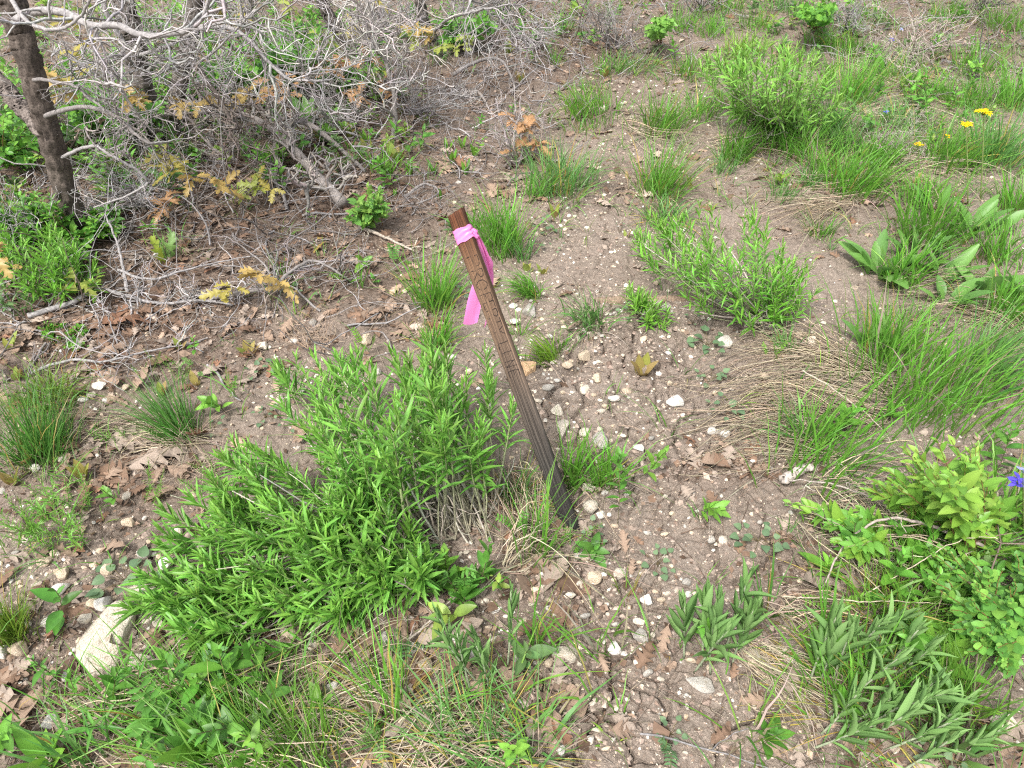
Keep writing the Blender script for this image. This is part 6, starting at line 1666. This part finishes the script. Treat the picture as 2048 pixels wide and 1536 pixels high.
violet(1783, 78, 1783, 112, 7, 6, 'tiny blue flower before the heap of grey stalks', (.16, .16, .6))
violet(1771, 226, 1771, 262, 6, 5, 'tiny blue flower in the greyish grass by the verge', (.14, .16, .62))
violet(1803, 60, 1802, 100, 5, 5, 'pale blue flower speck within the grey stalks', (.35, .38, .62))

# ------------------------------------------------------------------ oaks, dead branches and twigs
GREYTW, PALETW, DARKTW = (.205, .188, .18), (.275, .26, .256), (.12, .10, .088)
def twigs(mb, path, r0, n1, L1, n2=5, n3=3, col=GREYTW, lift=.08, start=.15, flat=1.0):
    """three orders of crooked twigs along a branch path"""
    def off(P, R, k, L, seg, wig, rr, t0, c):
        m = len(P) * k
        src = np.repeat(np.arange(len(P)), k)
        n = P.shape[1]
        u = rng.uniform(t0, 1, m) * (n - 1.001); i = u.astype(int); f = (u - i)[:, None]
        s_ = P[src, i] * (1 - f) + P[src, i + 1] * f
        d = unit(P[src, i + 1] - P[src, i])
        side = unit(rng.normal(0, 1, (m, 3)) * np.array([1, 1, flat])); side = unit(side - d * (side * d).sum(-1, keepdims=True))
        a = rng.uniform(.5, 1.15, m)[:, None]
        W = walks(s_, d * np.cos(a) + side * np.sin(a), L * rng.uniform(.45, 1.2, m), seg, wig, lift)
        W[..., 2] = np.maximum(W[..., 2], macro(W[..., 0], W[..., 1]) + .006)
        tubes(mb, W, np.linspace(1, .45, seg)[None] * (rr * np.exp(rng.normal(0, .25, m)))[:, None], 4 if rr > .002 else 3, jig(c, m, .2, .03), caps=False)
        return W
    A = off(path[None], None, max(3, int(n1 * .85)), L1, 8, .30, r0 * .55, start, col)
    if n2:
        B = off(A, None, max(1, n2 - 1), L1 * .5, 6, .34, r0 * .42, .2, np.array(col) * 1.08)
        if n3: off(B, None, max(1, n3 - 1), L1 * .26, 5, .36, r0 * .32, .2, np.array(col) * 1.12)

def pathY(pts, n=40):
    """(px, py, Y) triples: places at distance Y"""
    return polyline(np.array([at_y(a, b, y) for a, b, y in pts]), n)

def wob(P, s_=.006):
    return P + np.cumsum(rng.normal(0, s_ * .35, P.shape), 0) * np.array([1, 1, .6])

def limb(parent, pts, r, n1, L1, n2=5, n3=3, col=GREYTW, lift=.05, mtl=None, r_end=.4, label=None, start=.15, wobs=.006, rough=.06, name='branch', flat=1.0):
    P = wob(pathY(pts) if len(pts[0]) == 3 else np.array(pts), wobs)
    mb = MB()
    tubes(mb, P[None], np.linspace(r, r * r_end, len(P))[None], 9, np.array(col), rough, int(rng.integers(99)))
    b = part(name, mb, mtl or M_TWIG, parent)
    if label: b['label'] = label
    if n1:
        tb = MB(); twigs(tb, P, max(.0035, r * .55), n1, L1, n2, n3, np.array(col) * 1.1, lift, start, flat)
        part('twigs', tb, M_TWIG, b, 'stuff')
    return P

def trunk(parent, pts, r0, r1, col=(.10, .082, .07), rough=.17):
    P = wob(pathY(pts, 150), .003)
    mb = MB()
    cl = np.array(col) * (1 + .25 * vn(np.linspace(0, 40, 150), np.zeros(150), 3))[:, None]
    tubes(mb, P[None], (np.linspace(r0, r1, 150) * (1 + .35 * np.exp(-np.linspace(0, 14, 150))))[None], 30, cl[None], rough, 17)
    part('trunk', mb, M_BARK, parent)
    return P

def Yg(px, py): return float(G(px, py)[1])

yA = Yg(165, 465)
tA = thing('oak_tree', 'dark rough-barked oak trunk leaning out of the picture corner', 'tree', G(165, 465), 'oak trees')
trunk(tA, [(172, 480, yA), (138, 400, yA), (112, 320, yA - .02), (85, 235, yA - .03), (60, 150, yA - .03), (35, 70, yA - .02), (12, -20, yA), (-10, -110, yA)], .034, .034)
trunk(tA, [(95, 262, yA - .02), (55, 225, yA + .05), (15, 175, yA + .1), (-40, 120, yA + .15)], .027, .024, (.16, .135, .12))
limb(tA, [(28, 45, yA - .02), (70, 22, yA - .06), (120, 18, yA - .1), (180, 42, yA - .15), (240, 44, yA - .2), (300, 62, yA - .22), (372, 54, yA - .22), (415, 20, yA - .2), (440, -40, yA - .2)], .013, 16, .30, 5, 2, PALETW, label='smooth pale grey limb reaching from the trunk')
limb(tA, [(15, -10, yA - .02), (45, 40, yA - .2), (95, 60, yA - .3), (150, 40, yA - .35), (170, -20, yA - .4)], .007, 6, .14, 3, 2, PALETW)
limb(tA, [(85, 235, yA - .03), (160, 215, yA - .2), (230, 240, yA - .3), (280, 280, yA - .35), (330, 275, yA - .3)], .008, 16, .22, 5, 3, GREYTW)
limb(tA, [(112, 320, yA - .02), (180, 300, yA - .15), (240, 330, yA - .2), (300, 375, yA - .2), (270, 400, yA - .2), (190, 430, yA - .2)], .006, 12, .20, 4, 2, PALETW)
limb(tA, [(62, 158, yA - .03), (140, 170, yA - .2), (190, 200, yA - .25), (230, 240, yA - .3)], .006, 10, .2, 4, 3, GREYTW)
yB = Yg(302, 250)
tB = thing('oak_tree', 'grey oak trunk standing behind the twig tangle', 'tree', G(302, 250), 'oak trees')
trunk(tB, [(305, 262, yB), (288, 170, yB), (275, 90, yB), (258, 30, yB), (235, -40, yB + .05), (215, -110, yB + .1)], .045, .042, (.13, .112, .1))
limb(tB, [(197, -20, yB - .5), (225, 40, yB - .5), (248, 75, yB - .5), (257, 92, yB - .5), (230, 118, yB - .5), (180, 120, yB - .52), (142, 142, yB - .5)], .010, 14, .3, 5, 3, PALETW)
limb(tB, [(285, 150, yB - .1), (330, 120, yB - .4), (380, 130, yB - .5), (430, 110, yB - .6), (520, 20, yB - .7)], .008, 20, .36, 5, 3, PALETW)
limb(tB, [(280, 110, yB - .1), (340, 90, yB - .3), (400, 60, yB - .5), (450, 50, yB - .6), (530, 70, yB - .7)], .008, 20, .34, 5, 3, PALETW)
yC = Yg(352, 262)
tC = thing('oak_tree', 'slimmer grey oak trunk with forking dark stem beside the other', 'tree', G(352, 262), 'oak trees')
trunk(tC, [(350, 270, yC), (354, 190, yC), (368, 120, yC), (378, 60, yC), (392, -30, yC), (400, -110, yC)], .032, .026, (.12, .105, .093))
limb(tC, [(372, 100, yC - .05), (400, 140, yC - .4), (425, 175, yC - .5), (450, 212, yC - .55), (466, 250, yC - .6), (470, 285, yC - .6)], .012, 14, .26, 5, 3, DARKTW, label='dark bent stem')
limb(tC, [(378, 60, yC - .05), (430, 55, yC - .3), (480, 70, yC - .5), (560, 150, yC - .6), (640, 160, yC - .7)], .010, 24, .36, 5, 3, PALETW)
limb(tC, [(365, 130, yC - .1), (300, 150, yC - .4), (240, 110, yC - .6), (180, 160, yC - .7)], .007, 18, .32, 5, 3, PALETW)
yD = Yg(700, 125)
tD = thing('oak_tree', 'slender dark oak stem rising behind the bronze leaves', 'tree', G(700, 125), 'oak trees')
trunk(tD, [(712, 130, yD), (690, 85, yD), (665, 45, yD), (645, 5, yD), (630, -60, yD), (618, -120, yD)], .034, .026, (.1, .085, .075))
limb(tD, [(665, 50, yD - .1), (640, 60, yD - .5), (655, 85, yD - .6), (640, 110, yD - .7), (640, 150, yD - .8)], .008, 14, .4, 5, 3, GREYTW)
yE = Yg(870, 110)
tE = thing('oak_tree', 'far leaning oak stem at the litter edge with drooping twigs', 'tree', G(870, 110), 'oak trees')
trunk(tE, [(880, 115, yE), (862, 70, yE), (845, 30, yE), (830, -20, yE), (815, -90, yE)], .03, .024, (.1, .088, .078))
limb(tE, [(862, 70, yE - .1), (900, 40, yE - .6), (960, 25, yE - .9), (1020, 10, yE - 1.0)], .009, 24, .5, 5, 3, PALETW)
limb(tE, [(850, 35, yE - .1), (800, 60, yE - .5), (770, 110, yE - .8), (720, 130, yE - .9)], .008, 22, .4, 5, 3, GREYTW)
yF = Yg(640, 190)
tF = thing('oak_tree', 'thin grey sapling arching over the bronze oak leaves', 'tree', G(785, 275), 'oak trees')
limb(tF, [(785, 275, Yg(785, 275)), (788, 200, Yg(785, 275)), (772, 120, Yg(785, 275)), (745, 70, Yg(785, 275)), (735, 10, Yg(785, 275))], .013, 34, .34, 6, 3, (.30, .275, .26), name='trunk')

def deadwood(name, label, cat, pts, r, n1, L1, n2, n3, col, group='dead branches on the ground', lift=.03, z=.012, r_end=.4, rough=.1, extra=(), flat=.4, mtl=None):
    g = G(np.array([p[0] for p in pts], float), np.array([p[1] for p in pts], float))
    g[:, 2] = macro(g[:, 0], g[:, 1]) + z + np.array([p[2] if len(p) > 2 else 0 for p in pts]) + r * .6
    t = thing(name, label, cat, g[0], group)
    P = wob(polyline(g, 40), .004)
    mb = MB(); tubes(mb, P[None], np.linspace(r, r * r_end, 40)[None], 9, np.array(col), rough, 5)
    b = part('stem', mb, mtl or M_TWIG, t)
    if n1:
        tb = MB(); twigs(tb, P, max(.003, r * .55), n1, L1, n2, n3, np.array(col) * 1.1, lift, .05, flat); part('twigs', tb, M_TWIG, b, 'stuff')
    for ex, er, en, eL in extra:
        g2 = G(np.array([p[0] for p in ex], float), np.array([p[1] for p in ex], float)); g2[:, 2] = macro(g2[:, 0], g2[:, 1]) + z + np.array([p[2] if len(p) > 2 else 0 for p in ex])
        P2 = wob(polyline(g2, 30), .004)
        mb = MB(); tubes(mb, P2[None], np.linspace(er, er * .4, 30)[None], 8, np.array(col), rough, 8)
        b2 = part('side_branch', mb, mtl or M_TWIG, t)
        if en: tb = MB(); twigs(tb, P2, max(.0025, er * .55), en, eL, 4, 2, np.array(col) * 1.1, lift, .05, flat); part('twigs', tb, M_TWIG, b2, 'stuff')
    return t

deadwood('fallen_limb', 'thick fallen oak limb with curved grey end lying in the litter', 'branch', [(690, 420, .0), (650, 385, .03), (610, 345, .05), (565, 305, .08), (510, 285, .1), (450, 275, .1), (380, 280, .08)], .024, 26, .22, 5, 3, (.24, .215, .2),
         extra=[([(545, 300, .08), (580, 296, .1), (620, 292, .1), (665, 305, .06), (705, 325, .02), (735, 345, 0)], .017, 6, .12), ([(480, 345, .04), (440, 332, .05), (400, 300, .08)], .009, 10, .18), ([(560, 310, .06), (555, 360, .02), (535, 385, .0)], .012, 4, .15)], lift=.06)
deadwood('fallen_branch', 'long pale grey branch lying across the oak litter', 'branch', [(60, 640, 0), (140, 618, .01), (200, 596, .02), (262, 605, .02), (330, 612, .01), (410, 606, .01), (470, 612, 0)], .009, 26, .16, 5, 2, PALETW,
         extra=[([(262, 600, .02), (258, 560, .05), (250, 520, .09), (235, 495, .12)], .006, 2, .08), ([(250, 570, .05), (310, 580, .03), (370, 565, .03), (440, 540, .02), (520, 530, .02)], .005, 14, .12)])
deadwood('fallen_branch', 'arched grey branch springing over soil beyond the big shrub', 'branch', [(425, 605, 0), (500, 600, .02), (555, 592, .03), (590, 575, .05), (625, 555, .05), (660, 560, .04), (700, 570, 0)], .008, 18, .16, 5, 2, GREYTW,
         extra=[([(555, 592, .03), (535, 560, .05), (490, 520, .05), (470, 500, .05)], .004, 6, .1), ([(530, 600, .02), (535, 640, .02), (530, 680, 0)], .003, 2, .06)])
deadwood('fallen_branch', 'thin grey branch across the white stones beyond the dark tuft', 'branch', [(60, 755, 0), (140, 735, .02), (220, 740, .03), (300, 715, .02), (400, 690, 0)], .005, 20, .14, 4, 2, PALETW)
deadwood('fallen_branch', 'short brown log lying on the trail under the sparse shrub', 'log', [(1195, 606, -.01), (1280, 602, -.01), (1370, 600, -.01), (1470, 606, -.01)], .017, 0, 0, 0, 0, (.24, .175, .13), 'dead branches on the ground', z=.0, r_end=.7, rough=.15, mtl=M_BARK)
deadwood('fallen_branch', 'grey curved stick in the litter by the trail tufts', 'branch', [(905, 165, .02), (960, 150, .06), (1000, 148, .06), (1020, 165, .03), (1030, 185, 0)], .011, 8, .2, 4, 2, GREYTW)
deadwood('fallen_branch', 'dark straight stick in the oak litter behind the sprouts', 'branch', [(660, 205, 0), (730, 208, .02), (800, 207, .01), (870, 212, 0)], .013, 10, .2, 4, 2, DARKTW)
deadwood('fallen_branch', 'bent dark stick at the back of the bare bush', 'branch', [(920, 195, 0), (955, 200, .03), (985, 222, 0)], .012, 4, .15, 3, 2, (.25, .22, .2))
deadwood('fallen_branch', 'thin pale stick lying before the small round bush', 'branch', [(720, 460, .0), (770, 480, .01), (840, 500, 0)], .008, 6, .12, 3, 2, (.36, .31, .26))
deadwood('fallen_branch', 'curled grey twig heap behind the stake top', 'branch', [(810, 400, .0), (850, 385, .02), (880, 395, .01), (850, 415, .01), (800, 420, 0)], .006, 12, .14, 4, 2, GREYTW)
deadwood('bare_twig', 'bare arching grey twig bowing over the curled pale oak leaf', 'twig', [(1940, 1130, .06), (1850, 1110, .08), (1780, 1100, .1), (1730, 1102, .1), (1690, 1120, .08), (1655, 1160, .04), (1638, 1205, 0)], .0042, 3, .06, 2, 1, (.36, .3, .27))
deadwood('bare_twig', 'long grey stem crossing under the trailing oval-leaved shoots', 'twig', [(1900, 1130, .02), (1800, 1070, .04), (1720, 1030, .05), (1640, 1005, .05), (1580, 990, .03)], .0035, 6, .08, 3, 1, (.31, .27, .24))
deadwood('bare_twig', 'straight pale stalk slanting across the grass over the straw', 'twig', [(1580, 810, .12), (1660, 850, .1), (1740, 885, .06), (1790, 915, .02)], .0022, 0, 0, 0, 0, (.34, .3, .24))
deadwood('bare_twig', 'long straight straw stalk before the snowberry', 'twig', [(1560, 1205, .01), (1650, 1218, .03), (1780, 1235, .05), (1890, 1240, .05)], .0018, 0, 0, 0, 0, (.42, .36, .27))
deadwood('bare_twig', 'leaning straw stalk crossing the long straight one', 'twig', [(1700, 1222, .02), (1790, 1180, .08), (1870, 1150, .12), (1950, 1145, .12)], .0016, 0, 0, 0, 0, (.42, .36, .27))
deadwood('bare_twig', 'small curved twig on bare soil beside the low white stone', 'twig', [(1235, 862, .01), (1262, 872, .015), (1282, 890, .01), (1284, 905, 0)], .0022, 0, 0, 0, 0, (.25, .19, .15))
deadwood('bare_twig', 'thin twig slanting from the orange stone along the soil', 'twig', [(1080, 735, .0), (1100, 740, .01), (1120, 760, .01), (1130, 775, 0)], .0022, 0, 0, 0, 0, (.36, .28, .22))
deadwood('bare_twig', 'short dark stub of wood beyond the cream stone', 'twig', [(1135, 668, 0), (1155, 664, .004), (1172, 660, 0)], .005, 0, 0, 0, 0, (.24, .18, .14))
deadwood('bare_twig', 'forked grey twig behind the boxy pale stone', 'twig', [(815, 1290, .01), (850, 1270, .02), (890, 1235, .03), (930, 1200, .02)], .0028, 3, .06, 2, 0, (.31, .27, .23))
deadwood('wood_chip', 'weathered pale wood chunk before the grass clump on the trail', 'wood', [(1562, 972, .004), (1580, 962, .008), (1606, 948, .006)], .013, 0, 0, 0, 0, (.42, .37, .33), r_end=.75, rough=.22)

def brush(label, px, py, poly, n, hfun, col, r=.004, seg=9, nt=3, name='dead_bush', group='dead bushes'):
    """a leafless bush: crooked stems from one root with side twigs"""
    c = G(px, py)
    t = thing(name, label, 'dead shrub', c, group)
    q = sample_poly(poly, n)
    g0 = at_z(q[:, 0], q[:, 1], .05)
    tips = at_z(q[:, 0], q[:, 1], macro(g0[:, 0], g0[:, 1]) + hfun(q[:, 0], q[:, 1]) * rng.uniform(.5, 1.1, n))
    base = c + rng.normal(0, .02, (n, 3)); base[:, 2] = c[2]
    cc = (base + tips) / 2 + rng.normal(0, .04, (n, 3)); cc[:, 2] = np.maximum(cc[:, 2], base[:, 2] + .01)
    P = bez(base, cc, tips, 12) + np.cumsum(rng.normal(0, .004, (n, 12, 3)), 1)
    P[..., 2] = np.maximum(P[..., 2], macro(P[..., 0], P[..., 1]) + .006)
    for i in range(n):
        mb = MB(); tubes(mb, P[i][None], np.linspace(r, r * .4, 12)[None], 5, jig(col, 1, .15, .03), caps=False)
        b = part('stem', mb, M_TWIG, t)
        tb = MB(); twigs(tb, P[i], r * .7, nt * 2, .14, 3, 2, np.array(col) * 1.12, .06, .25); part('twigs', tb, M_TWIG, b, 'stuff')
brush('bare dark bush with upright forked stems before the far litter', 1025, 332, [(985, 180), (1060, 170), (1090, 230), (1060, 290), (960, 270), (930, 240)], 9, lambda px, py: .25 + 0 * px, (.27, .24, .23), .006)
brush('pale tangle of dead twigs hanging over the trail-side litter', 830, 225, [(740, 120), (860, 110), (960, 130), (960, 210), (860, 240), (760, 210)], 16, lambda px, py: .2 + 0 * px, PALETW, .004, nt=4)
brush('far grey dead brush at the top of the trail', 1230, 95, [(1130, 20), (1230, -10), (1300, 20), (1300, 90), (1200, 110), (1120, 90)], 16, lambda px, py: .25 + 0 * px, GREYTW, .005, nt=4)
brush('far dead brush beside the trail tufts under bushes', 1060, 80, [(960, 20), (1060, 0), (1120, 30), (1120, 90), (1010, 110)], 14, lambda px, py: .22 + 0 * px, PALETW, .005, nt=4)
brush('tangle of thin grey twigs below the bronze oak sprays', 700, 260, [(600, 150), (700, 140), (760, 200), (720, 260), (620, 250)], 14, lambda px, py: .22 + 0 * px, PALETW, .004, nt=4)
brush('low grey twigs heaped at the picture edge by the trunk foot', 60, 420, [(-40, 340), (60, 330), (140, 400), (100, 470), (-20, 470)], 10, lambda px, py: .15 + 0 * px, PALETW, .004, nt=3)
brush('pale dead twigs fanning below the grey limb', 290, 400, [(150, 360), (260, 350), (340, 370), (330, 420), (240, 450), (170, 430)], 12, lambda px, py: .14 + 0 * px, PALETW, .004, nt=4)
brush('heap of grey dry stalks at the far verge', 1820, 110, [(1700, 100), (1760, 20), (1850, -10), (1950, 30), (1960, 110), (1860, 150), (1730, 150)], 34, lambda px, py: .16 + 0 * px, (.33, .285, .25), .004, nt=3)
brush('bleached stalks beside the heap of grey dry stalks', 1690, 60, [(1660, 0), (1720, -20), (1750, 30), (1720, 60), (1670, 50)], 14, lambda px, py: .2 + 0 * px, PALETW, .004, nt=3)
brush('thin grey-brown twigs in the grass by the tiny blue flower', 1800, 300, [(1730, 220), (1820, 210), (1870, 260), (1850, 310), (1760, 300)], 12, lambda px, py: .14 + 0 * px, (.34, .31, .27), .0025, nt=3)
brush('leafless brush at the picture top beyond the oak stems', 480, 40, [(420, -40), (560, -40), (600, 20), (520, 40), (430, 30)], 12, lambda px, py: .5 + 0 * px, GREYTW, .006, nt=4)
brush('leafless brush behind the far oak stems at the picture top', 1000, 20, [(900, -40), (1050, -50), (1120, -10), (1020, 20), (920, 15)], 12, lambda px, py: .35 + 0 * px, GREYTW, .006, nt=4)
brush('far dead brush filling the top of the view beyond the trail', 1400, 20, [(1330, -60), (1420, -80), (1500, -40), (1480, 10), (1380, 15)], 14, lambda px, py: .25 + 0 * px, GREYTW, .005, nt=4)
brush('far grey brush at the top beside the farthest verge grass', 1960, 15, [(1880, -60), (1980, -80), (2060, -40), (2040, 10), (1920, 15)], 14, lambda px, py: .25 + 0 * px, GREYTW, .005, nt=4)
brush('far dead twigs just beyond the bright green thicket', 760, 60, [(680, -30), (770, -50), (860, -10), (840, 50), (720, 60)], 16, lambda px, py: .3 + 0 * px, PALETW, .005, nt=4)
brush('dead brush rising between the far oak stems', 930, 70, [(880, -20), (950, -40), (1020, 0), (1000, 60), (910, 65)], 14, lambda px, py: .25 + 0 * px, GREYTW, .005, nt=4)
brush('dry flower stalks standing at the back of the big shrub', 640, 700, [(570, 650), (620, 640), (680, 650), (670, 680), (590, 690)], 12, lambda px, py: .07 + 0 * px, (.36, .27, .2), .0015, nt=2, name='dry_stalk')
brush('thin dry stalk fan at the near spray of the big shrub', 440, 920, [(310, 940), (360, 930), (420, 890), (450, 900), (400, 950)], 9, lambda px, py: .05 + 0 * px, (.36, .28, .21), .0014, nt=2, name='dry_stalk')

def build_undergrowth():
    """leafy seedlings too many to count under the oaks and through the verge"""
    Z = [(120, 250, 170, 120, 1), (420, 150, 200, 90, 1), (620, 110, 160, 80, .9), (300, 60, 300, 60, .8), (80, 520, 110, 90, .7), (250, 320, 200, 90, .55), (930, 50, 160, 50, .9), (1200, 40, 200, 50, .5), (700, 300, 160, 60, .35), (520, 330, 120, 60, .3),
         (1850, 200, 200, 140, .3), (1650, 60, 120, 60, .4), (1900, 1150, 150, 90, .5), (400, 1440, 160, 70, .35), (950, 1200, 60, 40, .3)]
    q = scatter_px(Z, 1500, .8, .004)
    p = G(q[:, 0], q[:, 1])
    mb = MB()
    cols = np.array([(.12, .32, .03), (.09, .25, .03), (.17, .37, .04), (.20, .31, .04), (.12, .22, .07)])
    for i in range(len(q)):
        h = rng.uniform(.04, .17)
        P = walks(p[i][None], np.array([[rng.normal(0, .4), rng.normal(0, .4), 1.0]]), np.array([h]), 6, .12)[0]
        tubes(mb, P[None], np.full((1, 6), .001), 3, np.array([.16, .14, .07]), caps=False)
        m = int(rng.integers(6, 14))
        pos, R, sc = dress(P, m, OV, rng.uniform(.018, .042), None, .3, 1.2, .5, .7, True)
        inst(mb, OV[int(rng.integers(3))] if rng.uniform() < .75 else LIN[1], pos, R, sc, jig(cols[int(rng.choice(5, p=[.3, .25, .2, .1, .15]))], m, .14, .05))
    o = part('undergrowth', mb, M_LEAF, None, 'stuff')
    o['label'] = 'low leafy green undergrowth spread beneath the oaks and verge'
build_undergrowth()

def build_dead_twigs():
    Z = [(350, 330, 360, 190, 1), (700, 200, 260, 150, 1), (900, 130, 250, 110, 1), (1180, 70, 230, 70, .9), (200, 640, 260, 70, .6), (560, 520, 200, 120, .5), (950, 300, 120, 70, .6), (1850, 100, 220, 80, .8), (1500, 40, 200, 50, .4)]
    q = scatter_px(Z, 1900, .8, .0006)
    p = G(q[:, 0], q[:, 1]); k = len(q)
    a = rng.uniform(0, 6.28, k)
    L = np.exp(rng.normal(math.log(.2), .5, k))
    up = np.abs(rng.normal(0, .45, k))
    P = walks(p + np.array([0, 0, .004]), np.stack([np.cos(a), np.sin(a), up], -1), L, 9, .2, -.03)
    P[..., 2] = np.maximum(P[..., 2], macro(P[..., 0], P[..., 1]) + .008)
    mb = MB()
    c = np.array([(.19, .172, .165), (.26, .243, .238), (.16, .125, .10), (.30, .285, .285)])[rng.choice(4, k)] * np.exp(rng.normal(0, .15, (k, 1)))
    r = np.exp(rng.normal(math.log(.0024), .4, k))
    tubes(mb, P, np.linspace(1, .4, 9)[None] * r[:, None], 4, c, caps=False)
    src = rng.integers(0, k, 3200)
    s0 = P[src, rng.integers(2, 8, 3200)]
    W = walks(s0, rng.normal(0, 1, (3200, 3)) + np.array([0, 0, .3]), L[src] * rng.uniform(.2, .6, 3200), 6, .3, -.02)
    W[..., 2] = np.maximum(W[..., 2], macro(W[..., 0], W[..., 1]) + .006)
    tubes(mb, W, np.linspace(1, .45, 6)[None] * (r[src] * .6)[:, None], 3, c[src] * 1.1, caps=False)
    o = part('dead_twigs', mb, M_TWIG, None, 'stuff')
    o['label'] = 'mat of fallen grey twigs over the oak litter and far brush'
build_dead_twigs()

# young oak leaves, bronze and yellow-green, on thin twigs
OAKS = []
for c in ((.40, .28, .08), (.36, .31, .06), (.42, .24, .11), (.29, .34, .06)):
    for tp in OAK_NEW:
        me = MB().add(tp[0] + np.array([.5, 0, 0]), tp[1], None, np.array(c)[None] * tp[2][:, None]).mesh('oak_leaf', (0, 0, 0), True); me.materials.append(M_LEAF); OAKS.append(me)
def oak_spray(px, py, bx, by, w, n, label, tone=None, size=.078):
    b = G(bx, by)
    tip = at_y(px, py, b[1] - .02)
    t = thing('oak_seedling', label, 'oak seedling', b, 'young bronze-leaved oaks')
    mb = MB(); P = wob(bez(b[None], ((b + tip) / 2 + rng.normal(0, .02, 3))[None], tip[None], 14)[0], .004)
    tubes(mb, P[None], np.linspace(.0035, .0018, 14)[None], 6, np.array([.28, .24, .21]))
    st_ = part('stem', mb, M_TWIG, t)
    s_ = mpp(tip); n = int(n * 1.3); k = max(2, n // 5)
    for j in range(k):
        e = tip + np.array([rng.uniform(-.5, .5) * w * s_, rng.normal(0, w * s_ * .3), rng.normal(0, w * s_ * .22)])
        e[2] = max(e[2], macro(e[0], e[1]) + .03)
        s0 = P[int(rng.integers(8, 14))]
        mb = MB(); tubes(mb, wob(bez(s0[None], ((s0 + e) / 2 + rng.normal(0, .015, 3))[None], e[None], 8)[0], .003)[None], np.linspace(.0018, .001, 8)[None], 4, np.array([.33, .27, .22])); part('twig', mb, M_TWIG, t)
        for i in range(n // k):
            a = rng.uniform(0, 6.28)
            d = np.array([math.cos(a), math.sin(a), rng.normal(-.25, .4)])
            R = frames(d[None], unit(np.array([0, -.35, 1.0]) + rng.normal(0, .35, 3)))[0]
            ix = int(rng.integers(len(OAKS))) if tone is None else int(tone * 3 + rng.integers(3))
            shared('leaf', OAKS[ix], m4(R, e + rng.normal(0, .008, 3), size * rng.uniform(.65, 1.15)), t)
SPRAYS = [(275, 205, 300, 330, 80, 16, 'bronze oak spray hanging before the grey trunks', 0), (180, 75, 240, 300, 110, 16, 'golden oak spray beside the dark leaning trunk', 1), (70, 165, 130, 330, 90, 12, 'golden oak leaves against the dark trunk', 0), (390, 222, 400, 330, 60, 9, 'small bronze oak spray at the middle of the tangle', 0), (492, 205, 500, 310, 80, 16, 'pale bronze oak spray over the fallen limb', 0), (575, 165, 590, 290, 60, 10, 'bronze oak spray above the fallen limb bend', 2), (560, 190, 560, 320, 60, 8, 'peach oak leaves just above the fallen limb', 2),
 (630, 80, 660, 200, 70, 12, 'yellow-green oak spray before the slender dark stem', 3), (680, 105, 690, 240, 110, 18, 'rusty oak spray beneath the far dead twigs', 2), (740, 140, 740, 230, 120, 20, 'wide rusty oak spray at the middle of the bronze leaves', 2), (790, 60, 800, 190, 90, 14, 'yellow-green oak spray by the far leaning stem', 3), (915, 85, 900, 200, 70, 14, 'lime oak spray drooping at the litter edge', 3), (860, 55, 850, 190, 70, 12, 'bronze oak spray against the far leaning stem', 0), (325, 300, 330, 400, 60, 10, 'yellow oak spray above the pale dead twigs', 1), (395, 375, 400, 440, 80, 12, 'dull bronze oak seedling in the litter before the twigs', 0), (340, 410, 350, 450, 70, 8, 'rust-coloured oak seedling low in the litter', 2),
 (500, 365, 520, 410, 60, 8, 'yellow-green oak seedling below the fallen limb', 3), (535, 340, 545, 400, 50, 7, 'bronze oak seedling tucked under the fallen limb', 1), (1085, 245, 1090, 320, 110, 20, 'bronze-pink oak seedling at the trail side above the broad tuft', 2), (1045, 255, 1035, 315, 50, 8, 'few pinkish oak leaves on the bare bush', 2), (535, 585, 545, 615, 60, 9, 'golden oak leaves on the arched grey branch', 0), (460, 570, 470, 610, 40, 5, 'small golden oak leaves on the long branch', 1), (150, 555, 160, 600, 50, 6, 'yellowish oak seedling by the leafy herb', 3), (20, 520, 30, 590, 60, 6, 'pale bronze oak seedling at the picture edge', 0), (640, 480, 640, 495, 30, 3, 'few bronze leaves low in the litter', 0), (740, 25, 760, 170, 90, 12, 'golden oak spray at the picture top', 1), (610, 30, 640, 190, 70, 10, 'yellow-green oak leaves at the picture top', 3), (440, 30, 450, 260, 80, 12, 'yellow-bronze oak leaves behind the pale limb', 1)]
for px, py, bx, by, w, n, lab, tone in SPRAYS: oak_spray(px, py, bx, by, w, n, lab, tone)

dup = {k: v for k, v in LABELS.items() if len(v) > 1}
if dup: print('DUP LABELS', len(dup), list(dup.items())[:10])
long_ = [k for k in LABELS if not 4 <= len(k.split()) <= 16]
if long_: print('LENGTH', long_[:10])
print('objects', len(bpy.data.objects))
